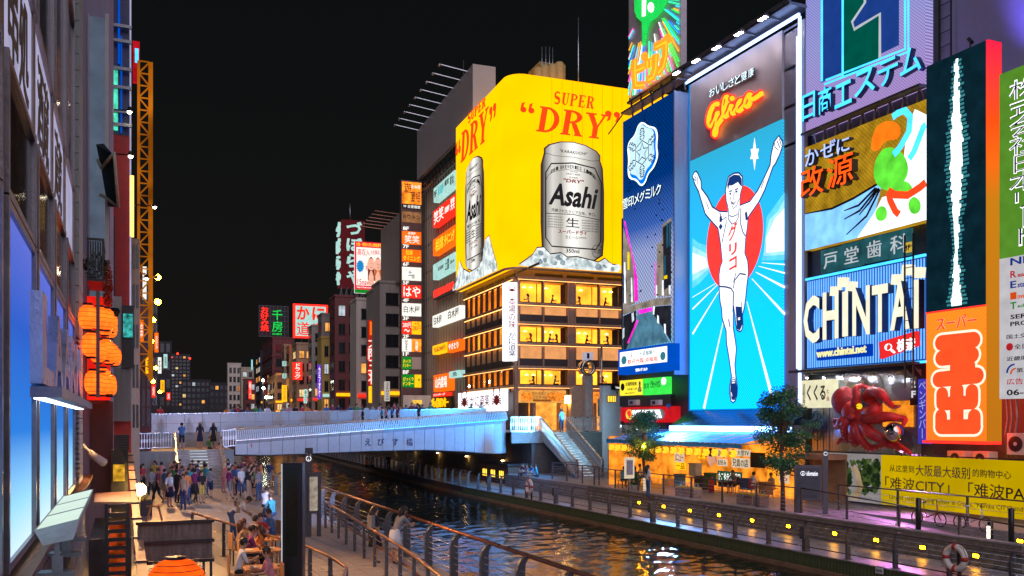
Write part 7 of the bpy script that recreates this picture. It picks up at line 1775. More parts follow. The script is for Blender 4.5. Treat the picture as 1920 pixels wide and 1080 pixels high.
for x,y,d in((243,207,36),(245,290,36),(290,386,42),(212,596,27),(275,520,44)):
 p=at_d(x,y,d);T=thing('spot_lamp','projecting spotlight %s'%{207:'highest on a thin arm over the red front',290:'on a thin arm at the top of the red wall',386:'pair on the orange lattice mast',596:'bright white beside the paper lanterns',520:'low on the lattice mast'}[y],'spotlight',p)
 MB().bar(p+Vector((-.9,.6,.1)),p,.04).put('arm',M['black_paint'],T);MB().lathe([(.05,.15),(.13,0),(.12,-.05)],p,10).put('shade',M['black_paint'],T);MB().ball(p+Vector((0,0,-.05)),.09).put('bulb',emi('e_spotbulb',(1,.85,.6),20 if y in(596,386)else 20,var=0),T)
MA=thing('lattice_mast','tall orange lit steel lattice mast rising along the left street front','mast',(.9,52,1.3))
f=FY(52);a0,z1=f.hit(260,113);a1,_=f.hit(281,113)
emi('e_mastorange',(.9,.24,.01),.42,var=.7,scale=.4);ora=mat('mast_orange',(.75,.25,.02),.5)  # front legs and bracing glow in place of orange light on them
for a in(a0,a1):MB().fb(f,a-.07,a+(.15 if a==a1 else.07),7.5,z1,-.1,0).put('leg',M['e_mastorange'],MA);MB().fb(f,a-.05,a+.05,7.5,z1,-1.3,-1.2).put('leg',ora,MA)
b=MB();n=26
for i in range(n):
 u,v=lerp(7.6,z1,i/n),lerp(7.6,z1,(i+1)/n);b.bar(f.W(a0 if i%2 else a1,u,-.05),f.W(a1 if i%2 else a0,v,-.05),.07);b.fb(f,a0+.07,a1-.07,v-.03,v+.03,-.09,-.02)
 b.bar(f.W(a0,u,-.1),f.W(a0,v,-1.2),.05)
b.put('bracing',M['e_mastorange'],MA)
RS=thing('red_neon_sign','small red neon sign box behind the top of the orange mast','sign',at_d(255,150,56))
f=FY(55);a0,z1=f.hit(249,76);a1,z0=f.hit(262,152);MB().fb(f,a0,a1,z0,z1,-.5,0).put('box',emi('e_redbox',(.6,.01,.02),.8,var=.5),RS)
MB().fb(f,a0+.3,a1-.25,z0+1,z0+1.8,.01,.05).put('blue_tube',M['neon_cyan'],RS)
for lab_,Y,x0,x1,yt,m,n in(('narrow pale building with white pillars left of the lattice mast',46,246,262,448,'f_beige',5),('dark street front with orange lights behind the lattice mast',60,262,284,500,'f_maroon',8),('far left bank front stepping down beside the mast',90,284,296,560,'f_dark',7),('farthest low front on the left bank before the far lamps',120,296,322,640,'f_dark',5)):
 f=FY(Y);a0=f.hit(x0,0)[0];a1,z1=f.hit(x1,yt)
 T=thing('building',lab_,'building',f.W(a1-.5,1.3));MB().fb(f,a0-8,a1,1.3,z1,-12,0).put('wall',M[m],T)
 for i in range(n):
  z=lerp(5,z1-1.4,i/max(1,n-1));w=(a1-a0)
  for u in(.18,.6):MB().fb(f,a0+w*u,a0+w*(u+.26),z,z+1.1,0,.04).put('window',FAR[(i+int(u*5))%4]if(i*3+int(u*5))%3 else M['far_dark_glass'],T)
for i,(x,y,d)in enumerate(((296,520,62),(296,566,62),(288,600,60),(284,640,60),(292,690,70),(287,715,66),(300,735,90))):
 p=at_d(x,y,d);T=thing('facade_lamp','orange facade lamp beside the lattice mast, number %s from the top'%('one','two','three','four','five','six','seven')[i],'lamp',p,'orange lamps down the left street front')
 MB().ball(p,.2 if i<2 else.14).put('globe',emi('e_orangelamp',(1,.36,.004),300,var=0),T);MB().bar(p+Vector((0,.12,0)),p+Vector((-1.2,.5,.1)),.06).put('arm',M['dark_metal'],T)
mat('charred_wood',(.05,.035,.03),.7,var=.5);mat('bark',(.22,.17,.14),.9,var=.5,scale=18,streak=True,bump=.8)
STL=thing('thatched_stall','bark clad stall canopy with black rails on thin posts','stall',(1.0,16,1.3))
f=FY(16.2);a0,z1=f.hit(258,985);a1,z0=f.hit(398,1046)
MB().fb(f,a0,a1,z0,z1,-.25,0).put('bark_board',M['bark'],STL)
for z in(z1+.03,lerp(z0,z1,.5),z0-.03):MB().fb(f,a0-.03,a1+.03,z-.025,z+.025,.001,.05).put('rail',M['black_paint'],STL)
for a in(a1-.02,a1-.14,a0+.05):MB().fb(f,a-.02,a+.02,1.3,z0-.06,-.04,0).put('post',M['black_paint'],STL)
GL_=thing('giant_lantern','giant ribbed orange paper lantern at the bottom edge under the stall canopy','lantern',at_d(330,1096,13))
c=at_d(330,1100,13)
MB().lathe([(.14,.40),(.26,.34),(.37,.22),(.43,.05),(.43,-.1),(.3,-.36)],c,22).put('paper',emi('e_giant',(1.9,.16,.01),.8,var=.3,scale=5),GL_)
for k in range(9):z=.34-k*.08;MB().tube([c+Vector((math.cos(t*PI/9)*(.435-.9*max(0,z-.05)**2*1.6),math.sin(t*PI/9)*(.435-.9*max(0,z-.05)**2*1.6),z))for t in range(18)],.006,4,closed=True).put('hoop',M['brown_ink'],GL_)
MB().lathe([(.15,.40),(.15,.43)],c,16).put('cap',M['black_paint'],GL_)
fl_=Fr((c-Vector((.05,.43,0)))[:2],(1,0));MB().text(fl_,'福',-.34,-.2,c.z+.0,c.z+.14,.0,.01).text(fl_,'館',.22,.36,c.z+.03,c.z+.17,-.06,.01).poly(fl_,[(-.02,c.z+.1),(.1,c.z+.18),(.22,c.z+.1),(.1,c.z-.1)],.0,.01).put('lettering',M['black_ink'],GL_)
RK=thing('lattice_rack','black slatted rack with orange light behind it below the wooden rail','rack',(-.25,15,1.3))
f=FY(15.2);a0,z1=f.hit(196,945);a1,_=f.hit(243,945);zb_=2.2
MB().fb(f,a0,a0+.05,zb_,z1,-.05,0).fb(f,a1-.05,a1,zb_,z1,-.05,0).fb(f,a0,a1,zb_-.9,zb_,-.3,0).put('frame',M['black_paint'],RK)
for i in range(11):MB().fb(f,a0+.05,a1-.05,z1-.07-i*.13,z1-.01-i*.13,-.04,-.01).put('slat',M['black_paint'],RK)
MB().fb(f,a0+.06,a1-.06,zb_,z1-.3,-.3,-.25).put('lit_backing',emi('e_rackglow',(.5,.06,.01),.5,var=1.0,scale=6),RK)
CR=thing('counter_rail','sloping copper brown plank rail with black straps running down past the rack','rail',at_d(246,850,30))
p,q=at_d(243,850,28),at_d(268,1085,12.5);MB().bar(p,q,.14,.05).put('plank',mat('copper_plank',(.45,.22,.13),.5,var=.3),CR)
for i in range(9):v=p.lerp(q,(i+.5)/9);MB().bar(v+Vector((-.1,0,.04)),v+Vector((.1,0,.04)),.05,.03).put('strap',M['black_paint'],CR)
MN=thing('wall_screen','small black ribbed box mounted at the stair wall','speaker',at_d(228,830,30))
f=FY(27.5);a0,z1=f.hit(214,815);a1,z0=f.hit(242,844);MB().fb(f,a0,a1,z0,z1,-.3,0).put('case',M['black_paint'],MN)
for i in range(6):MB().fb(f,a0+.02,a1-.02,lerp(z0,z1,(i+.3)/6),lerp(z0,z1,(i+.6)/6),.001,.02).put('rib',M['dark_metal'],MN)
DT=thing('food_window','dark stall front with a yellow lit menu box beside the oxblood wall','stall',at_d(225,900,28))
f=FY(27.4);a0,z1=f.hit(208,845);a1,z0=f.hit(240,908);MB().fb(f,a0,a1,1.3,z1,-1.5,-.3).put('wall',M['black_paint'],DT);q=f.rect(212,872,903,234);MB().fb(f,q[0],q[1],q[2],q[3],-.29,-.1).put('menu_box',emi('e_menu',(.9,.45,.03),.8,var=.7,scale=5),DT)
CT_=thing('wooden_counter','worn pinkish wooden counter top in front of the oxblood wall','counter',(-.5,20,3));MB().hexa([tuple(at_d(x,y,d))for x,y,d in((176,945,17),(246,945,17),(244,925,22),(178,928,22))]+[tuple(at_d(x,y-4,d))for x,y,d in((176,945,17),(246,945,17),(244,925,22),(178,928,22))]).put('top',M['copper_plank'],CT_);MB().box(-.6,.1,17.6,21.5,1.3,3.2).put('cabinet',M['charred_wood'],CT_)
for i,(x,y,d,r)in enumerate(((262,918,25,.17),(253,916,27,.10))):
 p=at_d(x,y,d);T=thing('globe_lamp',('big white hot globe lamp on the stall by the crowd','smaller globe lamp just left of the big one')[i],'lamp',p);MB().ball(p,r).put('globe',emi('e_globe',(1,.55,.14),130,var=0),T);MB().tube([p-Vector((0,0,r)),(p.x,p.y,1.3)],.025,6).put('stem',M['black_paint'],T)
AF=thing('trestle_sign','orange brown wooden trestle beside the globe lamp','trestle',at_z(290,985,1.3));p=at_z(290,983,1.3)
for dx in(-.3,.3):MB().bar(p+Vector((dx,0,0)),p+Vector((dx*.4,.1,.75)),.07).put('leg',mat('orange_wood',(.6,.2,.06),.5),AF)
MB().bar(p+Vector((-.3,.05,.7)),p+Vector((.3,.05,.7)),.1,.05).put('top',M['orange_wood'],AF)
FD=thing('fruit_stack','yellow lit heap of wrapped food below the globe lamp','food',at_z(264,975,1.3));p=at_z(266,968,1.3);MB().box(p.x-.5,p.x+.4,p.y,p.y+.6,1.3,1.95).put('crate',M['charred_wood'],FD)
for k in range(16):MB().ball((p.x-.4+.2*(k%4)+.03*(k//8),p.y+.1+.18*(k//4%3),2.03+.07*(k//12)),.1,n=8,k=5).put('parcel',mat('straw',(.7,.45,.1),.6),FD)
BP=thing('display_pillar','tall black display pillar with a dark unlit screen in the foreground','display',(0,0,0));p=at_d(547,1080,20);BP.location=(p.x,p.y,1.3);BP['_o']=[p.x,p.y,1.3]
f=Fr((p.x,p.y),c2w(1,.05));a0,z1=f.hit(527,868);a1,_=f.hit(567,868)
MB().fb(f,a0,a1,1.3,z1,-.35,0).put('case',M['black_paint'],BP);MB().fb(f,a0+.11,a1-.11,2.3,z1-.1,.001,.012).put('screen',mat('dead_screen',(.015,.02,.012),.2),BP);MB().fb(f,a0+.005,a0+.03,1.35,z1-.02,.001,.02).put('bezel_edge',M['e_greyline'],BP)
IT=thing('map_totem','grey steel map totem with round information mark on its tall post','totem',at_z(600,1000,1.3))
f=Fr(at_d(585,900,31)[:2],c2w(1,.55));a0,z1=f.hit(573,848);a1,_=f.hit(584,848)
MB().fb(f,a0,a1,1.3,z1,-.12,0).put('post',M['rail_grey'],IT);cc_=((a0+a1)/2,z1-.22)
MB().tube([f.W(cc_[0]+.085*math.cos(t*PI/10),cc_[1]+.085*math.sin(t*PI/10),.01)for t in range(20)],.009,4,closed=True).text(f,'i',cc_[0]-.02,cc_[0]+.02,cc_[1]-.05,cc_[1]+.05,.005,.01).put('mark',M['e_signwhite'],IT)
b0,zt_=f.hit(576,886);b1,zb_=f.hit(601,962);MB().fb(f,b0,b1,zb_,zt_,.005,.08).put('map_frame',M['rail_grey'],IT);MB().fb(f,b0+.06,b1-.13,zb_+.1,zt_-.15,.081,.09).put('map',emi('e_map',(.55,.45,.36),.6,var=.4,scale=8),IT);MB().fb(f,b1-.1,b1,1.3,zt_,-.1,.079).put('post',M['rail_grey'],IT)
EF=railing('low copper railing curving round the eating tables at the bottom edge',[(3.3,15.0,1.3),(4.25,18.6,1.3),(4.0,21.5,1.3),(2.0,31,1.3)],1.6,1.0,pq,M['rail_bronze'],M['steel'],[.25,.45,.65],topr=.035)
SH=thing('snack_shop','open fronted snack shop glowing orange under a blue awning below the runner screen','shop',(29.5,38,1.45))
SF=Fr((30.4,0),(0,-1));sl0,sr0=SF.hit(1228,850)[0],SF.hit(1462,850)[0]
emi('e_shopwall',(1.5,.42,.03),.75,var=.8,scale=1.1)  # shop walls glow themselves in place of lamp light inside
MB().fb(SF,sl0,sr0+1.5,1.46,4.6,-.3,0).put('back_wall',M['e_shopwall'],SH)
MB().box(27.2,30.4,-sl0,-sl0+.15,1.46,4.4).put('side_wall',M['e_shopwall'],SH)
MB().fb(SF,sl0,sr0+1.5,4.61,4.75,-.3,.6).put('lintel',M['dark_metal'],SH)
def sp(x0,yt,yb,x1,m,nm,t=None,mi=None,T=SH,c=.01,fr=SF,vert=False):
 q=fr.rect(x0,yt,yb,x1,c);o=MB().fb(fr,q[0],q[1],q[2],q[3],c,c+.04).put(nm,m,T)
 if t:MB().text(fr,t,lerp(q[0],q[1],.06),lerp(q[0],q[1],.94),lerp(q[2],q[3],.1),lerp(q[2],q[3],.9),c+.044,.01,off=.014,vert=vert).put('lettering',mi or M['black_ink'],o)
 return o
pw=emi('paper_lit',(.9,.72,.5),.8)
sp(1346,842,857,1362,pw,'menu_board','串カツ');sp(1368,842,854,1408,pw,'menu_board','店内大型TV');sp(1346,860,873,1364,pw,'menu_board','お好み');sp(1373,858,876,1406,pw,'menu_board','兄貴の店')
sp(1328,842,868,1343,emi('e_poster',(.75,.3,.16),.7,var=.4,scale=3),'face_poster');q=SF.rect(1328,842,868,1343)
MB().poly(SF,[((q[0]+q[1])/2+.36*math.cos(t*PI/8),lerp(q[2],q[3],.45)+.52*math.sin(t*PI/8))for t in range(16)],.055,.02).put('face_print',emi('e_faceprint',(.9,.42,.25),.8,var=.2),SH)
MB().poly(SF,[((q[0]+q[1])/2+.38*math.cos(t*PI/8),lerp(q[2],q[3],.78)+.24*math.sin(t*PI/8))for t in range(16)],.08,.01).put('hair_print',M['black_ink'],SH)
sp(1266,848,866,1283,pw,'menu_board','メニュー',ink['r']);sp(1268,866,880,1286,M['s_yellow'],'menu_board','一品');sp(1310,850,860,1322,M['s_yellow'],'menu_board','生');sp(1346,882,905,1392,emi('e_boardgreen',(.02,.10,.05),.8),'chalkboard','たこやき六〇〇円',M['t_white']);sp(1408,848,876,1435,M['black_paint'],'dark_door');sp(1440,846,912,1462,emi('e_goldpost',(1.6,.5,.02),.9),'gold_panel')
sp(1462,842,862,1478,M['s_fire'],'food_photo');sp(1462,866,905,1480,pw,'menu_board','おすすめ',ink['r'],vert=True)
for i in range(9):
 x=(1240,1262,1290,1300,1318,1330,1345,1385,1420)[i];y=(905,900,878,905,895,905,912,903,912)[i];fr=SF.off(.7+.3*(i%3));q=fr.rect(x,y-(8,12,10,14,9,8,10,7,9)[i],y,x+(14,12,14,18,14,12,20,18,16)[i])
 T=thing(('crate','cooler','carton','griddle','bin','gas_bottle','table','cooler','crate')[i],['yellow crate at the left end of the shop counter','teal lidded cooler by the shop cook','white cartons stacked on the shop counter','black griddle table in the middle of the shop','dark green box of greens beside the griddle','red gas bottle below the counter','low dark table in front of the chalkboard','dark blue cooler by the shop tables','brown crate under the gold panel'][i],('crate','cooler','carton','griddle','box','bottle','table','cooler','crate')[i],fr.W((q[0]+q[1])/2,1.45))
 m=mat('goods%d'%i,((.7,.45,.05),(.05,.2,.2),(.65,.6,.5),(.03,.03,.03),(.04,.15,.04),(.5,.02,.02),(.06,.04,.03),(.03,.06,.2),(.25,.12,.05))[i],.5)
 if i==5:MB().lathe([(.15,1.46),(.15,2.1),(.06,2.2),(.05,2.3)],fr.W(q[0]+.2,0)*1,12).put('body',m,T)
 else:MB().fb(fr,q[0],q[1],q[3]-.06,q[3],-.5,0).put('top',m,T);MB().fb(fr,q[0]+.04,q[1]-.04,max(1.46,q[2]-(.4 if i!=6 else 0)),q[3]-.065,-.45,-.03).put('body',m,T)
AWN=thing('blue_awning','wide blue fabric awning with scalloped front over the snack shop','awning',(29,38,4.2))
ya,yb=-sl0+.3,-sr0-1.2;nseg=12
bm_=mat('awning_blue',(.02,.42,.9),.6,var=.15,streak=True)
for i in range(nseg):
 y0,y1=lerp(ya,yb,i/nseg),lerp(ya,yb,(i+1)/nseg)
 MB().raw([(30.4,y0,4.82),(30.4,y1,4.82),(28.6,y1,4.5+.02),(28.6,y0,4.5),(27.1,y1,4.22),(27.1,y0,4.22),(27.1,y1,3.98),(27.1,y0,3.98+.03*(i%2))],[(0,1,2,3),(3,2,4,5),(5,4,6,7)]).put('fabric',bm_,AWN)
MB().tube([(27.12,ya,4.2),(27.12,yb,4.2)],.04,6).put('front_bar',M['steel'],AWN)
for y in(ya-.1,yb+.1,(ya+yb)/2):MB().tube([(30.4,y,4.5),(28.9,y,4.28),(27.15,y,4.17)],.03,5).put('folding_arm',M['steel'],AWN)
emi('e_yelpaper',(1.6,.72,.03),1.1,var=.25,scale=6)
lme2=MB().lathe([(.06,-.19),(.13,-.16),(.18,-.07),(.185,.02),(.16,.12),(.1,.19)],n=12).mesh('paper',M['e_yelpaper']);cap2=MB().lathe([(.06,-.22),(.06,-.19),(.008,-.18),(.008,.18),(.07,.185),(.07,.22)],n=8).mesh('cap',M['black_ink'])
word='たこやきアテレス串カツ生ビル大玉酒'
for i in range(17):
 y=lerp(ya-.3,yb+.9,i/16);T=thing('yellow_lantern','round yellow paper lantern %s under the blue awning'%('at the left end of the row,second from the left end,third from the left end,fourth from the left end,fifth from the left end,sixth from the left end,seventh from the left end,eighth from the left end,at the middle of the row,eighth from the right end,seventh from the right end,sixth from the right end,fifth from the right end,fourth from the right end,third from the right end,second from the right end,at the right end of the row'.split(',')[i]),'lantern',(27.3,y,3.72),'yellow paper lanterns under the blue awning')
 inst('paper',lme2,T,(27.3,y,3.72));inst('cap',cap2,T,(27.3,y,3.72));f=Fr((27.11,0),(0,-1));MB().text(f,word[i],-y-.09,-y+.09,3.66,3.82,.0,.01).put('lettering',M['black_ink'],T);MB().tube([(27.3,y,3.92),(27.25,y,4.15)],.008,4).put('cord',M['black_ink'],T)
f=FY(51.6);a0,z1=f.hit(1150,839);a1,_=f.hit(1187,839)
VM=thing('vending_machine','red vending machine with lit white display of bottles by the stairs','vending machine',f.W((a0+a1)/2,1.45))
MB().fb(f,a0,a1,1.46,z1,-.7,0).put('case',mat('vend_red',(.5,.015,.02),.35),VM);MB().fb(f,a0+.32,a1-.06,2.1,z1-.12,.001,.02).put('display',emi('e_vend',(.75,.95,1.0),1.6),VM)
bt=MB().lathe([(.035,0),(.035,.14),(.015,.18),(.015,.21)],n=8).mesh('bottle',mat('bottle_mix',(.1,.3,.1),.3,var=.9,scale=9));bt2=MB().lathe([(.035,0),(.035,.14),(.03,.15)],n=8).mesh('can_',mat('can_mix',(.5,.25,.05),.3,var=.9,scale=9))
for r in range(3):
 MB().fb(f,a0+.32,a1-.06,2.25+r*.38,2.27+r*.38,.021,.1).put('shelf',M['steel'],VM)
 for k in range(7):inst('bottle',(bt,bt2)[(k+r)%2],VM,f.W(lerp(a0+.38,a1-.12,k/6),2.27+r*.38,.06))
def simple(name,label,cat,px,py,z=1.45):T=thing(name,label,cat,at_z(px,py,z));return T,Vector(T['_o'])
T,p=simple('notice_board','slim white notice board with grey text standing by the railing','board',1180,923);MB().box(p.x-.3,p.x+.3,p.y-.03,p.y+.03,2.2,3.35).put('panel',pw,T);MB().box(p.x-.2,p.x+.2,p.y-.04,p.y-.031,2.4,3.2).put('print',mat('grey_print',(.3,.3,.35),.6,scale=14,var=.6),T);MB().box(p.x-.05,p.x+.05,p.y-.05,p.y+.05,1.45,2.2).put('post',M['steel'],T)
T,p=simple('potted_plant','bushy green plant in a pale pot behind the terrace railing','plant',1189,922);MB().lathe([(.14,1.46),(.2,1.8),(.22,1.82)],(p.x,p.y,0),12).put('pot',M['paper_white'],T);b=MB();leaves(b,(p.x,p.y,2.15),(.42,.42,.38),260,.1,rlf);b.put('foliage',mat('leaf_mid',(.03,.12,.03),.5,var=.5),T,kind='stuff')
T,p=simple('paper_sign','small standing white paper board left of the woman in white','board',1212,922);MB().box(p.x-.2,p.x+.25,p.y-.03,p.y+.03,1.5,2.2).put('panel',pw,T)
bk=mat('bench_block',(.32,.22,.18),.7,var=.3,scale=6);yk=mat('bench_yellow',(.65,.42,.05),.5)
for i,(x,y)in enumerate(((1292,931),(1412,946))):
 T,p=simple('bench',('plank bench between wooden blocks with chrome hoops, left one behind the railing','plank bench between wooden blocks with chrome hoops, right one near the big tree')[i],'bench',x,y);T['group']='benches on the terrace'
 for s in(-.95,.25):MB().box(p.x-.25,p.x+.25,p.y-s-.55,p.y-s-.05,1.46,1.88).put('block',bk,T)
 MB().box(p.x-.22,p.x+.22,p.y-.8,p.y+.95,1.885,1.95).put('plank',yk,T);MB().box(p.x-.22,p.x-.18,p.y+.4,p.y+.95,1.5,1.88).put('side',yk,T)
 for s in(-.6,0,.65):MB().tube([(p.x,p.y-s+.16*math.cos(t*PI/8),1.95+.22*math.sin(t*PI/8))for t in range(9)],.018,6).put('hoop',M['steel'],T)
f=Fr(at_z(1490,962,1.45)[:2],c2w(1,-.12));a1=f.hit(1541,960)[0];zt_=f.hit(1490,872)[1]
IB=thing('information_board','dark grey information board with white lettering beside its tall post','board',f.W(a1/2,1.45));MB().fb(f,0,a1,2.0,zt_,-.1,0).fb(f,.05,.25,1.46,2.0,-.1,0).put('panel',mat('info_grey',(.07,.07,.09),.4),IB);MB().fb(f,.1,a1-.1,2.1,zt_-.12,.001,.02).put('inset',mat('info_dark',(.04,.04,.055),.3),IB)
q=f.rect(1503,883,892,1533);MB().text(f,'information',q[0]+.2,q[1],q[2],q[3],.022,.01).tube([f.W(q[0]+.05+.09*math.cos(t*PI/8),(q[2]+q[3])/2+.09*math.sin(t*PI/8),.025)for t in range(16)],.008,4,closed=True).text(f,'i',q[0]+.035,q[0]+.065,q[2]+.02,q[3]-.02,.022,.01).put('lettering',M['e_signwhite'],IB)
b0,zb_=f.hit(1543,843);b1=f.hit(1552,843)[0];MB().fb(f,b0,b1,1.46,zb_,-.1,.05).put('post',M['info_grey'],IB);MB().tube([f.W((b0+b1)/2+.07*math.cos(t*PI/8),zb_-.17+.07*math.sin(t*PI/8),.055)for t in range(16)],.008,4,closed=True).put('mark',M['e_signwhite'],IB)
SL=thing('stall_roof','small dark roofed stall beside the information board','stall',at_z(1515,930,1.45));f2=FR.off(1.6);q=f2.rect(1488,850,925,1548);MB().fb(f2,q[0],q[1],q[3]-.25,q[3],-1.5,0).put('roof',M['copper_plank'],SL);MB().fb(f2,q[0],q[1],1.46,q[3]-.26,-1.5,-1.2).put('back',mat('stall_back',(.35,.2,.1),.6),SL)
def ring(label,c,fr,r=.3):
 T=thing('life_ring',label,'life ring',c);c=Vector(c)
 seg=[c+fr.U*math.cos(t*PI/18)*r+Vector((0,0,math.sin(t*PI/18)*r))for t in range(36)]
 MB().tube(seg,.095,10,closed=True).put('ring',mat('ring_white',(.75,.68,.6),.5,var=.15),T)
 for k in(0,9,18,27):MB().tube([seg[(k-1)%36],seg[k],seg[(k+1)%36]],.1,10).put('band',M['red_paint'],T)
 MB().tube([c+fr.U*math.cos(t*PI/12)*(r+.13)+Vector((0,0,math.sin(t*PI/12)*(r+.12)-.03*(t%3)))-fr.N*-.05 for t in range(24)],.01,4,closed=True).put('rope',mat('rope_red',(.35,.1,.06),.8),T)
 MB().box(c.x+.12,c.x+.2,c.y-.04,c.y+.04,.64,c.z+.3).put('stand',M['dark_metal'],T)
RG=Fr((22.1,0),(0,-1));a,z=RG.hit(1791,1046);ring('white life ring with red bands and trailing ropes on the near right railing',RG.W(a,z),RG,.32)
a,z=RG.hit(992,912);ring('white life ring on the railing close to the bridge',RG.W(a,z),RG,.36)
NP=Fr((22.13,0),(0,-1));q=NP.rect(1642,1063,1074,1656,.0);T=thing('mooring_plate','small white numbered plate on the mossy boards of the right bank','plate',NP.W(q[0],q[2]));MB().fb(NP,q[0],q[1],q[2],q[3],0,.02).put('plate',M['white_paint'],T);MB().text(NP,'No94',q[0]+.03,q[1]-.03,q[2]+.04,q[3]-.04,.022,.005).put('lettering',M['black_ink'],T)
for i,(x,y,h)in enumerate(((1857,1035,1.0),(1722,997,1.15),(1896,1020,1.1))):
 T=thing('bollard',('dark bollard with a glowing white slot behind the life ring','plain black bollard beside the ramp top','plain black bollard at the right edge by the hoarding')[i],'bollard',at_z(x,y,1.45 if i else 1.0));p=Vector(T['_o']);MB().lathe([(.09,0),(.09,h),(.05,h+.03)],p,12).put('shaft',M['black_paint'],T)
 if not i:MB().box(p.x-.12,p.x-.085,p.y-.05,p.y+.03,p.z+.3,p.z+.85).put('slot_light',emi('e_slot',(1,.85,.6),9,var=0),T)
for i,(x,y,c)in enumerate(((1740,985,(.4,.02,.03)),(1822,995,(.5,.5,.52)))):
 T=thing('bicycle',('small red folding bicycle leaning before the yellow hoarding','white folding bicycle right of the red one')[i],'bicycle',at_z(x,y,1.45));p=Vector(T['_o']);u=Vector((0,-1,0));Z=Vector((0,0,1));m=mat('bike%d'%i,c,.35)
 w=[p+u*-.5+Z*.26,p+u*.55+Z*.26]
 for c0 in w:
  o=MB().tube([c0+u*math.cos(t*PI/10)*.25+Z*math.sin(t*PI/10)*.25 for t in range(20)],.022,6,closed=True).put('wheel',M['black_paint'],T);b=MB()
  for t in range(8):b.bar(c0,c0+u*math.cos(t*PI/4)*.24+Z*math.sin(t*PI/4)*.24,.006)
  b.put('spoke',M['steel'],o)
 MB().tube([w[0],p+u*-.05+Z*.3,p+u*-.18+Z*.62,w[0]],.02,5).tube([p+u*-.05+Z*.3,p+u*.42+Z*.5,p+u*.4+Z*.8],.028,5).tube([w[1],p+u*.42+Z*.5],.022,5).put('frame',m,T)
 MB().tube([p+u*-.18+Z*.6,p+u*-.2+Z*.82],.014,5).ball(p+u*-.2+Z*.85,.07,.14,.035,8,5).put('saddle',M['white_paint']if i else M['black_paint'],T);MB().tube([p+u*.4+Z*.8,p+u*.38+Z*.98],.015,5).tube([p+u*.38+Z*.98-Vector((.25,0,0)),p+u*.38+Z*.98+Vector((.25,0,0))],.013,5).put('handlebar',M['dark_metal'],T)
def tree(label,x,y,cr,n,seed,zt_,d0=None):
 r=random.Random(seed);T,p=simple('street_tree',label,'tree',x,y);trunk=[p,p+Vector((.03,.05,1.1)),p+Vector((-.04,.1,2.1)),p+Vector((.05,.05,zt_-1.45-1.2)),p+Vector((0,0,zt_-1.45-.4))]
 MB().tube(trunk,[.11,.09,.075,.05,.02],8).put('trunk',mat('tree_bark',(.14,.09,.06),.85,var=.4),T)
 lg,dk_=MB(),MB();z0,z1=cr[1],zt_;cz=(z0+z1)/2
 br_=MB();ends=[]
 for k in range(46):
  t=r.uniform(.35,1);s0=trunk[2].lerp(trunk[4],t)if t>.3 else trunk[2];an=r.uniform(0,2*PI);zr=lerp(z0,z1,r.random());f_=max(.12,1-((zr-cz)/((z1-z0)/2))**2)**.5
  e=Vector((p.x+math.cos(an)*cr[0]*f_*r.uniform(.45,1),p.y+math.sin(an)*cr[0]*f_*r.uniform(.45,1),zr));br_.tube([s0,s0.lerp(e,.5)+Vector((0,0,.08)),e],[.03,.018,.006],4);ends.append(e)
 br_.put('limbs',M['tree_bark'],T,kind='stuff')
 for k,e in enumerate(ends*2):
  leaves(lg if k%3 else dk_,e+Vector((r.uniform(-.2,.2),r.uniform(-.2,.2),r.uniform(-.15,.15))),(r.uniform(.3,.6),r.uniform(.3,.6),r.uniform(.18,.34)),n//80,.066,r)
 o=lg.put('crown',mat('leaf_street',(.06,.24,.09),.45,var=.5,scale=2),T,kind='stuff');dk_.put('crown',mat('leaf_street_dark',(.03,.12,.06),.45,var=.5,scale=2),T,kind='stuff')
tree('smaller bushy street tree in front of the takoyaki board',1208,918,(.95,3.3),7500,5,5.75)
tree('taller airy street tree before the right end of the blue awning',1468,958,(1.2,3.2),9000,9,6.5)
gl=thing('tree_lamp','small orange lamp glowing in the left street tree','lamp',at_d(1207,837,50));MB().ball(at_d(1207,837,50),.07).put('bulb',M['e_orangelamp'],gl);MB().tube([at_d(1207,837,50),at_d(1209,915,51)],.012,4).put('stem',M['dark_metal'],gl)
BON={'p':(0,0,.93),'s':(0,0,1.13),'c':(0,0,1.34),'n':(0,0,1.47),'h':(0,.02,1.56),'t':(0,.01,1.66)}
EDG=[('p','s',1),('s','c',1),('c','n',1),('n','h',0),('h','t',0)]+[e for s in 'lr' for e in(('c','S'+s,1),('S'+s,'E'+s,4),('E'+s,'W'+s,0),('p','H'+s,2),('H'+s,'K'+s,2),('K'+s,'A'+s,5),('A'+s,'T'+s,3))]
RAD={'p':(.15,.11),'s':(.125,.095),'c':(.155,.10),'n':(.055,.055),'h':(.078,.088),'t':(.075,.09),'S':(.06,.06),'E':(.042,.042),'W':(.028,.028),'H':(.09,.09),'K':(.06,.06),'A':(.04,.045),'T':(.038,.03)}
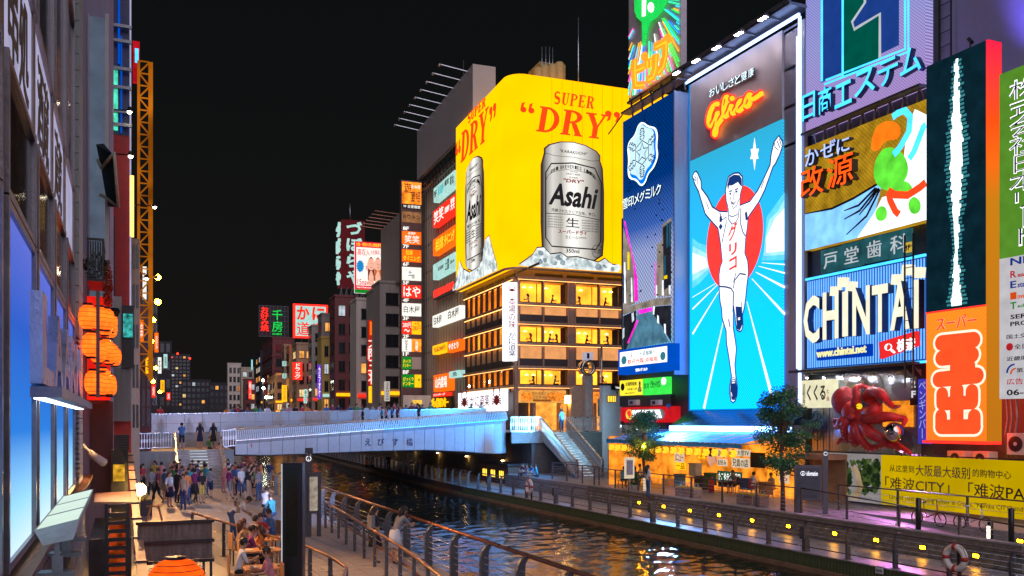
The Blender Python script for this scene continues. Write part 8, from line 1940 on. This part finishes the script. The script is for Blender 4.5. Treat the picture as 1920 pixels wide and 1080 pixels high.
def pose(k):
 J=dict(BON)
 for s,x in(('l',-1),('r',1)):
  J['S'+s]=(.17*x,0,1.40);J['E'+s]=(.22*x,-.03,1.13);J['W'+s]=(.22*x,.05,.90);J['H'+s]=(.09*x,0,.90);J['K'+s]=(.10*x,.02,.49);J['A'+s]=(.10*x,-.01,.09);J['T'+s]=(.11*x,.13,.04)
 def up(f):
  for b_ in('s','c','n','h','t','Sl','Sr','El','Er','Wl','Wr'):J[b_]=f(*J[b_])
 if k=='walk':
  J.update(Kl=(-.09,.16,.50),Al=(-.09,.24,.12),Tl=(-.1,.37,.06),Kr=(.09,-.02,.49),Ar=(.09,-.24,.15),Tr=(.1,-.14,.05),Wl=(-.22,-.1,.92),Er=(.22,.05,1.13),Wr=(.2,.2,.98))
 if k=='phone':J.update(El=(-.2,.2,1.28),Wl=(-.06,.32,1.5),Er=(.2,.2,1.28),Wr=(.08,.32,1.5))
 if k=='arm':J.update(Er=(.26,.12,1.42),Wr=(.2,.2,1.70),Kl=(-.1,.08,.5))
 if k=='lean':
  up(lambda x,y,z:(x,y+(z-.93)*.45,.93+(z-.93)*.9));J.update(El=(-.22,.42,1.08),Wl=(-.05,.58,1.12),Er=(.22,.42,1.08),Wr=(.05,.58,1.12))
 if k=='bend':
  up(lambda x,y,z:(x,y+(z-.93)*.85,.93+(z-.93)*.55));J.update(El=(-.2,.45,.98),Wl=(-.12,.62,.85),Er=(.2,.4,1.0),Wr=(.1,.6,.9),Kl=(-.1,.15,.5),Al=(-.1,.2,.09),Tl=(-.1,.33,.04))
 if k=='sit':
  for b_ in J:J[b_]=(J[b_][0],J[b_][1],J[b_][2]-.45)
  up(lambda x,y,z:(x,y+(z-.48)*.22,z));J.update(Kl=(-.12,.42,.50),Kr=(.12,.42,.50),Al=(-.12,.38,.09),Ar=(.12,.40,.09),Tl=(-.12,.51,.04),Tr=(.12,.53,.04),El=(-.22,.2,.72),Wl=(-.1,.40,.70),Er=(.22,.2,.72),Wr=(.1,.38,.78))
 return J
PM={}
def person_mesh(k,cut):
 if(k,cut)in PM:return PM[(k,cut)]
 J=pose(k);names=list(J);idx={n:i for i,n in enumerate(names)}
 me=bpy.data.meshes.new('b');me.from_pydata([J[n]for n in names],[(idx[a],idx[b])for a,b,_ in EDG],[])
 o=bpy.data.objects.new('b',me);COL.objects.link(o);md=o.modifiers.new('s','SKIN');md.use_smooth_shade=True
 for i,n in enumerate(names):r=RAD.get(n)or RAD[n[0]];v=me.skin_vertices[0].data[i];v.radius=r;v.use_root=(n=='p')
 o.modifiers.new('d','SUBSURF').levels=1
 dg=bpy.context.evaluated_depsgraph_get();dg.update();ev=bpy.data.meshes.new_from_object(o.evaluated_get(dg));bpy.data.objects.remove(o)
 b=MB();S=[(Vector(J[a]),Vector(J[c]),m)for a,c,m in EDG]
 for v in ev.vertices:b.v.append(v.co.copy())
 for f in ev.polygons:
  c=f.center;best=min(S,key=lambda s:(c-(s[0]+(s[1]-s[0])*max(0,min(1,(c-s[0]).dot(s[1]-s[0])/((s[1]-s[0]).length_squared+1e-6))))).length)
  m=best[2];m={4:1 if cut!='tank' else 0,5:2 if cut in('pants','tank')else 0}.get(m,m)
  b.f.append(tuple(f.vertices));b.m.append(m);b.sm.append(True)
 for s,x in(('l',-1),('r',1)):
  W,E=Vector(J['W'+s]),Vector(J['E'+s]);d=(W-E).normalized();sd=d.cross(Vector((0,1,.1))).normalized();nn=d.cross(sd)
  b.tube([W-d*.02,W+d*.03,W+d*.085],[.028,.038,.036],7)
  for q in range(4):o_=W+d*.08+sd*(.024*(q-1.5));L=(.055,.07,.065,.05)[q];b.tube([o_,o_+d*L*.6,o_+d*L+nn*.02],[.010,.009,.007],5)
  b.tube([W+d*.03-sd*.03,W+d*.06-sd*.055,W+d*.09-sd*.05+nn*.01],[.012,.010,.008],5)
 h=Vector(J['h']);up_=(Vector(J['t'])-h).normalized();fw=Vector((0,1,0))-up_*up_.y;fw.normalize();rt=fw.cross(up_)
 b.tube([h+fw*.088+up_*.05,h+fw*.115+up_*.02],[.008,.016],5)
 for x in(-1,1):b.ball(h+fw*.092+up_*.055+rt*.032*x,.012,.007,.007,6,4,4);b.ball(h+up_*.03+rt*.088*x,.012,.02,.028,6,4,0)
 b.ball(h+fw*.092-up_*.015,.022,.006,.006,6,4,5)
 bpy.data.meshes.remove(ev);PM[(k,cut)]=(b,J,h,up_,fw);return PM[(k,cut)]
skin_=[mat('skin_a',(.55,.32,.22),.5,var=.08,bump=0),mat('skin_b',(.48,.27,.17),.5,var=.08,bump=0)]
shoe_=mat('shoe',(.04,.04,.045),.5);eye_=mat('eye_dark',(.02,.015,.01),.3,bump=0);lip_=mat('lip',(.35,.1,.09),.5,bump=0)
hair_=[mat('hair_black',(.012,.009,.008),.4,bump=0),mat('hair_brown',(.07,.03,.015),.4,bump=0)]
CL={'white':(.7,.7,.72),'black':(.015,.015,.02),'navy':(.02,.03,.09),'grey':(.22,.22,.24),'blue':(.06,.16,.4),'teal':(.05,.3,.35),'red':(.45,.03,.04),'orange':(.75,.22,.04),'purple':(.2,.03,.14),'denim':(.05,.09,.2),'pink':(.6,.25,.3),'tan':(.4,.28,.18),'green':(.06,.2,.08),'yellow':(.6,.45,.08),'maroon':(.18,.03,.05)}
for k_,c_ in CL.items():mat('cloth_'+k_,c_,.85,var=.12,bump=.1)
def person(label,k,loc,face,top='white',bot='navy',cut='pants',hair=0,long=False,skirt=None,group=None,sc_=1.0,bag=None,phone=False):
 b,J,h,up_,fw=person_mesh(k,cut);key=('m',k,cut,top,bot)
 if key not in PM:PM[key]=b.mesh('body',[skin_[len(PM)%2],M['cloth_'+top],M['cloth_'+bot],shoe_,eye_,lip_])
 T=thing('person',label,'person',loc,group,face);T.scale=(sc_,)*3;T['_o']=[0,0,0]
 o=bpy.data.objects.new('body',PM[key]);COL.objects.link(o);o.parent=T
 hk=('h',k,long)
 if hk not in PM:
  x=MB();c=h+up_*.075-fw*.018;x.ball(c,.098,.104,.105,12,8)
  if long:x.tube([c-fw*.03,c-fw*.10-Vector((0,0,.1)),c-fw*.09-Vector((0,0,.25)),c-fw*.08-Vector((0,0,.42))],[.10,.10,.085,.03],9)
  x.v=[v if(v-h).dot(fw)<.055 or(v-h).dot(up_)>.10 else v-fw*((v-h).dot(fw)-.055)for v in x.v];PM[hk]=x
 if(hk,hair)not in PM:PM[(hk,hair)]=PM[hk].mesh('hair',hair_[hair])
 o=bpy.data.objects.new('hair',PM[(hk,hair)]);COL.objects.link(o);o.parent=T
 if skirt:
  sk_=('k',k,skirt)
  if sk_ not in PM:
   P=Vector(J['p']);q=Vector(J['Kl'])+Vector(J['Kr']);q=q/2
   PM[sk_]=MB().tube([P+Vector((0,0,.08)),P.lerp(q,.3),P.lerp(q,.9)],[.135,.17,.22],14).mesh('skirt',M['cloth_'+skirt])
  o=bpy.data.objects.new('skirt',PM[sk_]);COL.objects.link(o);o.parent=T
 if bag:
  bk_=('bag',k,bag)
  if bk_ not in PM:c=Vector(J['c']);PM[bk_]=MB().hexa([c+Vector((dx*.14,-.13+dy*.06,dz*.19-.05))for dz in(-1,1)for dx,dy in((-1,-1),(1,-1),(1,1),(-1,1))]).mesh('backpack',M['cloth_'+bag])
  o=bpy.data.objects.new('backpack',PM[bk_]);COL.objects.link(o);o.parent=T
 return T
def P_z(x,y,z):v=at_z(x,y,z);return(v.x,v.y,z)
FC_=PI
person('long haired girl in black with a backpack at the near railing','stand',P_z(703,1057,1.3),-PI*.42,'black','black','shorts',0,True,'black','people on the near promenade',.93,'grey')
person('long haired girl in grey top and white shorts leaning at the near railing','lean',P_z(740,1060,1.3),-PI*.42,'grey','white','shorts',0,True,'white','people on the near promenade',.98)
cr=[(268,925,'stand','red','black','in red beside the globe lamp'),(284,938,'walk','grey','black','dim figure in grey by the trestle'),(303,922,'stand','pink','tan','in pink behind the front row'),(318,952,'stand','white','navy','in white top and navy skirt at the front of the crowd'),(332,945,'phone','black','black','all in black holding up a phone'),(341,930,'stand','blue','denim','in blue behind the one in black'),(347,938,'arm','grey','maroon','in grey with one arm raised'),(354,936,'stand','teal','navy','in teal blue with hands down'),(366,945,'walk','purple','black','in purple striding to the left'),(378,945,'stand','black','yellow','in black with a yellow skirt'),(386,930,'stand','teal','denim','in teal at the foot of the stairs'),(327,918,'phone','maroon','denim','in maroon with phone raised to the signs'),(338,912,'stand','tan','black','in tan behind the crowd'),(361,915,'stand','navy','tan','in navy near the left stair foot'),(372,912,'stand','white','black','in pale top near the stair foot'),(436,930,'stand','denim','tan','in denim with a brown bag right of the stairs'),(447,932,'walk','blue','navy','in blue and navy, tall, right of the stairs'),(459,925,'stand','grey','black','in grey at the bank railing'),(470,925,'stand','navy','denim','in navy before the railing'),(480,918,'stand','maroon','grey','in maroon looking at the canal'),(419,925,'lean','pink','pink','in pink crouched by the stair rail'),(505,915,'stand','navy','grey','in navy at the railing right of the pillar'),(497,968,'sit','white','black','in white seated with a white bag at the tables'),(512,985,'sit','teal','denim','in teal seated behind the tables'),(427,915,'stand','white','navy','in white cap under the bridge end'),(485,940,'stand','grey','denim','in grey right of the man in blue'),(310,905,'walk','white','grey','in white far left of the crowd')]
for i,(x,y,k,t,b_,l)in enumerate(cr):
 z=1.3;person('person '+l,k,P_z(x,y,z),rnd.uniform(-1.2,1.2)+(PI if i%3==0 else 0),t,b_,'pants' if i%3 else 'shorts',i%2,i%3==0,b_ if i%5==3 else None,'crowd on the left promenade',rnd.uniform(.93,1.02))
for i,(x,y,z,k,t,b_,l)in enumerate(((341,845,3.5,'phone','blue','black','in blue with a phone at the top left of the stairs'),(375,842,3.5,'stand','navy','navy','in navy at the top of the stairs'),(400,842,3.5,'stand','black','black','with long hair in black on the stair top'),(394,868,2.6,'walk','green','black','in green top and black skirt coming down the stairs'),(412,880,2.2,'stand','pink','tan','in pink low on the stairs'))):
 person('person '+l,k,P_z(x,y,z),(0,0,0,PI,PI)[i],t,b_,'shorts',0,i in(1,2),b_ if i in(1,2,3)else None,'people on the left stairs')
LM=((240,'before the left lamp posts'),(310,'below the orange mast'),(465,'below the pale stepped building'),(505,'below the green okonomiyaki neon'),(580,'below the red framed rooftop sign'),(640,'below the maroon building'),(700,'below the vertical ramen neon'),(750,'below the balconied building'),(830,'below the floor sign column'),(999,'before the white crab sign'))
hx=[213,226,262,271,300,425,436,445,452,463,478,487,500,530,541,553,566,575,611,622,634,655,667,678,686,697,712,726,738,745,760,771,782,790,806,880,900]
tops=['white','orange','green','black','navy','grey','blue','teal','red','denim','pink','maroon']
for i,x in enumerate(hx):
 Xw=pxX(x,PY+.75);z=ztop(Xw)-1.12
 person('person in %s with %s hair at the bridge parapet %s'%(tops[(i*5)%12],('black','brown')[i%2],next(l for x_,l in LM if x<x_)),'lean' if i%3!=1 else 'stand',(Xw,PY+.78 if i%3!=1 else PY+.5,z),FC_+rnd.uniform(-.3,.3),tops[(i*5)%12],'denim','pants',i%2,i%3==1,None,'people leaning on the bridge parapet',rnd.uniform(.92,1.02))
for i,(x,t)in enumerate(((680,'black'),(716,'teal'),(724,'pink'),(735,'blue'),(745,'maroon'),(785,'navy'))):
 Xw=pxX(x,63.5);person('person in %s walking on the ramp behind the slatted parapet'%t,'walk',(Xw,63.5,ft_(Xw)-.1),PI/2,t,'black','pants',0,i>1,None,'people walking on the bridge ramp',.95)
for i,(x,y,z,k,t,b_,f_,l)in enumerate(((1053,812,4.5,'stand','grey','black',0,'in grey walking to the restaurant at the stair top'),(1010,800,4.5,'stand','navy','black',0,'in navy on the plaza behind the balustrade'),(1018,800,4.5,'stand','teal','black',PI,'in teal on the plaza beside the one in navy'),(1030,800,4.5,'stand','white','tan',PI,'in white at the entrance banner'),(1074,802,4.5,'stand','white','black',PI*.5,'in white by the right stair balustrade'),(988,800,4.5,'stand','maroon','black',PI,'in maroon at the corner pier'),(1215,934,1.45,'stand','white','denim',-PI/2,'woman in a long white shirt and jeans at the terrace railing'),(1258,905,1.45,'stand','black','black',0,'shop cook in black cap beside the menus'),(728,885,.64,'stand','black','black',PI,'dark figure on the walkway beyond the bridge'),(688,882,.64,'sit','orange','black',PI,'seated figure in orange at the far railing'),(697,881,.64,'sit','tan','black',PI,'seated figure in tan at the far railing'))):
 person('person '+l,k,P_z(x,y,z),f_,t,b_,'pants',i%2,i in(6,),None,None,.97)
def stool(p,rz,lab,m='rail_grey',back=False):
 T=thing('chair' if back else 'stool',lab,'chair' if back else 'stool',p,None,rz);T['_o']=[0,0,0]
 MB().box(-.2,.2,-.2,.2,.43,.46).put('seat',M[m],T)
 for x in(-.17,.17):
  for y in(-.17,.17):MB().box(x-.015,x+.015,y-.015,y+.015,0,.429).put('leg',M['dark_metal'],T)
 if back:MB().box(-.2,.2,-.21,-.18,.47,.9).put('backrest',M[m],T)
for i,(x,y,z,t,f_,l)in enumerate(((1167,915,1.45,'teal',-PI*.4,'in bright teal drinking at the stair foot'),(1204,908,1.45,'white',PI*.4,'in white seated by the vending machine'),(1192,912,1.45,'pink',PI*.5,'in pale pink seated left of the notice board'),(1377,925,1.45,'grey',PI*.6,'in grey seated left at the shop tables'),(1409,930,1.45,'white',-PI*.5,'in white shorts seated at the shop tables'),(1450,932,1.45,'tan',PI*.5,'in tan seated in the red chair'),(1008,920,.95,'maroon',PI*.6,'in maroon on the wall above the life ring'),(1018,920,.95,'grey',PI*.5,'in grey on the wall above the life ring'),(1026,920,.95,'blue',PI*.55,'in blue on the wall above the life ring'),(1037,921,.95,'teal',PI*.45,'in teal on the wall, rightmost of the seated four'),(790,880,.64,'tan',PI*.6,'in tan seated on the walkway past the bridge'))):
 if i in(6,7,8,9):loc=(25.9,58.0-(i-6)*.75,1.12)
 else:loc=P_z(x,y,z)
 person('person '+l,'sit',loc,f_,t,('black','denim','tan')[i%3],'shorts' if i%2 else 'pants',i%2,i in(2,8),None,None,.98)
 if i<6:stool(loc,f_,'seat under the person '+l,'red_paint' if i in(4,5)else 'rail_grey',i>2)
mat('table_wood',(.5,.24,.1),.5,var=.3)
def table(p,lab):
 T=thing('dining_table',lab,'table',p,'outdoor eating tables');x,y,z=p
 MB().box(x-.5,x+.5,y-.35,y+.35,z+.70,z+.74).put('tabletop',M['table_wood'],T)
 for dx in(-.44,.44):
  for dy in(-.3,.3):MB().box(x+dx-.025,x+dx+.025,y+dy-.025,y+dy+.025,z,z+.699).put('leg',M['table_wood'],T)
for i,p in enumerate([(at_z(x,y,2.04).x,at_z(x,y,2.04).y,1.3)for x,y in((500,1062),(489,1030),(505,1010))]):
 table(p,('wooden dining table nearest the bottom edge beside the black pillar','wooden dining table in the middle of the eating area','wooden dining table by the orange haired diner')[i])
 for k in range(3):c=Vector((p[0]-.3+.28*k,p[1]-.1+.1*(k%2),2.042));T=thing(('plate','glass','bowl')[k],'%s on the %s wooden dining table'%(('white plate of food','amber drink glass','small pale bowl')[k],('nearest','middle','farthest')[i]),('plate','glass','bowl')[k],c);MB().lathe(([(.06,0),(.11,.02),(.1,.02)],[(.03,0),(.035,.12),(.03,.12)],[(.03,0),(.07,.05),(.06,.05)])[k],c,12).put('vessel',(M['white_paint'],M['orange_wood'],M['paper_white'])[k],T)
dn=[(445,1015,-PI*.5,'white','black',0,'man in white with a black bag, nearest the bottom edge'),(462,990,-PI*.5,'purple','black',0,'in purple at the middle table'),(446,978,-PI*.45,'tan','yellow',1,'with tan top behind the one in purple'),(496,988,PI*.5,'orange','grey',1,'with orange hair and top facing the tables'),(512,1030,PI*.5,'pink','white',1,'in pink seated right by the black pillar'),(487,966,PI,'red','grey',1,'in red seated behind the far table'),(470,972,-PI*.4,'white','denim',0,'with short black hair in white by the far table'),(512,958,PI*.6,'blue','denim',0,'in blue beyond the far table')]
for i,(x,y,f_,t,b_,h_,l)in enumerate(dn):
 v=at_z(x,y,2.5);x,y=v.x,v.y
 person('diner '+l,'sit',(x,y,1.3),f_,t,b_,'pants',h_,i in(2,3),None,'diners at the outdoor tables');stool((x,y,1.3),f_,'wooden chair under the diner '+l,'table_wood',True)
person('man in white shirt with a brown shoulder bag bending over the tables','bend',P_z(432,1015,1.3),-PI*.45,'white','denim','pants',0,False,None,None,1.03,'tan')
for k,(z0,z1)in enumerate(floor_z):
 for i,x in enumerate(((998,1040,1095,1140),(1003,1035,1052,1105,1148),(1008,1045,1085,1135))[k]):
  a=FPp.hit(x,600)[0];w=FPp.W(a,z0-.35,-.8)
  person('diner in %s behind the %s row of restaurant windows'%(tops[(i*5+k)%12],('upper','middle','lower')[k]),'sit',w,(-1)**i*PI/2-.35,tops[(i*5+k)%12],'black','pants',i%2,i%2==0,None,'diners in the restaurant windows')
def added_flood(label,p,tgt,e,col,size=75,r=.25):  # lamps added to put coloured light on bridge, promenades and cladding
 p=Vector(p);T=thing('floodlight',label,'floodlight',p,'mounted floodlights along the banks');d=(Vector(tgt)-p).normalized()
 MB().bar(p-d*.16,p-d*.03,.26,.2).bar(p-d*.1,p-d*.1+Vector((0,0,-.3)),.04).put('housing',M['dark_metal'],T)
 L=bpy.data.lights.new('flood','SPOT');L.energy=e;L.color=col;L.spot_size=math.radians(size);L.spot_blend=.8;L.shadow_soft_size=r
 o=bpy.data.objects.new('flood',L);COL.objects.link(o);o.location=p;o.rotation_euler=d.to_track_quat('-Z','Y').to_euler()
added_flood('blue floodlight on the wall over the red burger sign, aimed at the bridge',(29.6,51.5,7.2),(19,60,4.2),13000,(.03,.38,1),95)
added_flood('lavender floodlight on top of the map totem, aimed at the bridge',at_d(579,845,30.9),(10,60.5,4),6000,(.48,.56,1),90)
added_flood('amber floodlight on the lattice mast, aimed down over the left promenade',at_d(292,520,60),(3,47,1.3),9000,(1,.52,.22),110)
added_flood('amber floodlight over the paper lanterns, aimed at the eating tables',at_d(215,590,24),(2.6,21,1.3),4200,(1,.5,.2),100)
added_flood('violet floodlight on the hoarding top, aimed at the ramp and walkway',(30.8,29,4.05),(25,25,.6),2600,(.95,.30,1),130)
added_flood('blue floodlight below the skirt roof, aimed along the terrace',(29.4,45,6.2),(25,40,.6),7000,(.12,.42,1),130)
added_flood('pale blue floodlight on the wall above the vending machine, aimed at the stairs',(30.6,52.5,5.2),(29.6,59,5),2600,(.3,.72,1),90)
added_flood('blue violet floodlight behind the top of the orange tower, aimed at the cladding',(29.9,24.7,20.0),(32.4,19.5,24),900,(.22,.16,1),140)
added_flood('blue violet floodlight beside the cladding ladder, aimed along the cladding',(31.9,27.6,17.3),(32.3,24.5,24),500,(.25,.18,1),140)
k=0
for x,y,t,b_,po in((296,945,'maroon','black','walk'),(309,938,'blue','tan','stand'),(325,930,'green','denim','arm'),(336,926,'red','black','stand'),(350,948,'orange','denim','walk'),(357,925,'black','grey','phone'),(370,930,'denim','black','stand'),(383,918,'yellow','navy','stand'),(441,918,'red','black','stand'),(452,940,'white','denim','walk'),(466,938,'black','tan','phone'),(476,932,'green','black','stand'),(489,925,'orange','navy','stand'),(430,938,'purple','grey','walk'),(344,958,'tan','navy','stand'),(290,918,'yellow','black','stand'),(456,912,'purple','denim','stand'),(395,935,'grey','navy','walk')):
 k+=1;person('person in %s top and %s bottoms amid the %s'%(t,b_,'crowd left of the stairs' if x<400 else 'crowd right of the stairs'),po,P_z(x,y,1.3),rnd.uniform(0,6),t,b_,'pants' if k%2 else 'shorts',k%2,k%4==0,None,'crowd on the left promenade',rnd.uniform(.92,1.03))
rz_=random.Random(31);cols_=[('orange','s_orange','t_white'),('yellow','s_yellow','black_ink'),('red','s_red','t_white'),('white','s_white','black_ink'),('mint','s_mint','black_ink')]
for i,t in enumerate(('寿司','焼肉','居酒屋','カフェ','ラーメン','薬','バー','喫茶','うどん','お茶','時計','本','酒','串','鍋','たばこ')):
 x=486+i*13.4+rz_.uniform(-3,3);y=752-rz_.uniform(0,60)*(i%3>0);u_=(x-CX)/F;d=74+(.384-80*u_)/(u_+.3735);cn,m,mi=cols_[(i*2+i//5)%5];f=frame_cam(x,d,331,'P');q=f.rect(x,y-rz_.uniform(12,22),y,x+rz_.uniform(5,9))
 T=thing('street_sign','small %s street sign with %s characters, %s of the right bank row'%(cn,('no','one','two','three','four')[min(4,len(t))],('at the far end','in the far third','left of the middle','right of the middle','in the near third','at the near end')[i*6//16]),'sign',f.W((q[0]+q[1])/2,q[2],-.2),'small street signs in the far row')
 MB().fb(f,q[0],q[1],q[2],q[3],1.2,1.6).put('box',M[m],T);MB().text(f,t,lerp(q[0],q[1],.25),lerp(q[0],q[1],.75),q[2]+.2,q[3]-.2,1.602,.02,vert=True).put('lettering',M[mi],T)
for i,t in enumerate(('串','すし','酒','かに','焼','お好み','茶','麺','鳥','湯')):
 x=262+i*5.6;y=(640,560,700,610,745,660,700,735,690,750)[i];d=56+i*7;cn,m,mi=cols_[(i*3)%5 if i!=3 else 1];f=FY((54,57,58.5,59.4,80,86,100,106,112,118)[i]);q=f.rect(x,y-(40,60,30,50,24,36,30,22,26,14)[i],y,x+7)
 T=thing('facade_sign','narrow %s lit facade sign reading %s, %s of the left street fronts'%(cn,('skewer','sushi','sake','crab','grill','pancake','tea','noodle','bird','bath')[i],('by the orange mast','high by the mast','low by the mast','right of the mast','at the foot','in the middle','below the middle','low in the middle','at the far part','at the far end')[i]),'sign',f.W((q[0]+q[1])/2,q[2]),'lit signs down the left street front')
 MB().fb(f,q[0],q[1],q[2],q[3],-.3,.1).put('box',M[m],T);MB().text(f,t,lerp(q[0],q[1],.2),lerp(q[0],q[1],.8),lerp(q[2],q[3],.15),lerp(q[2],q[3],.85),.105,.02,vert=True).put('lettering',M[mi],T)
tob.hide_render=True
bpy.data.objects.remove(tob)
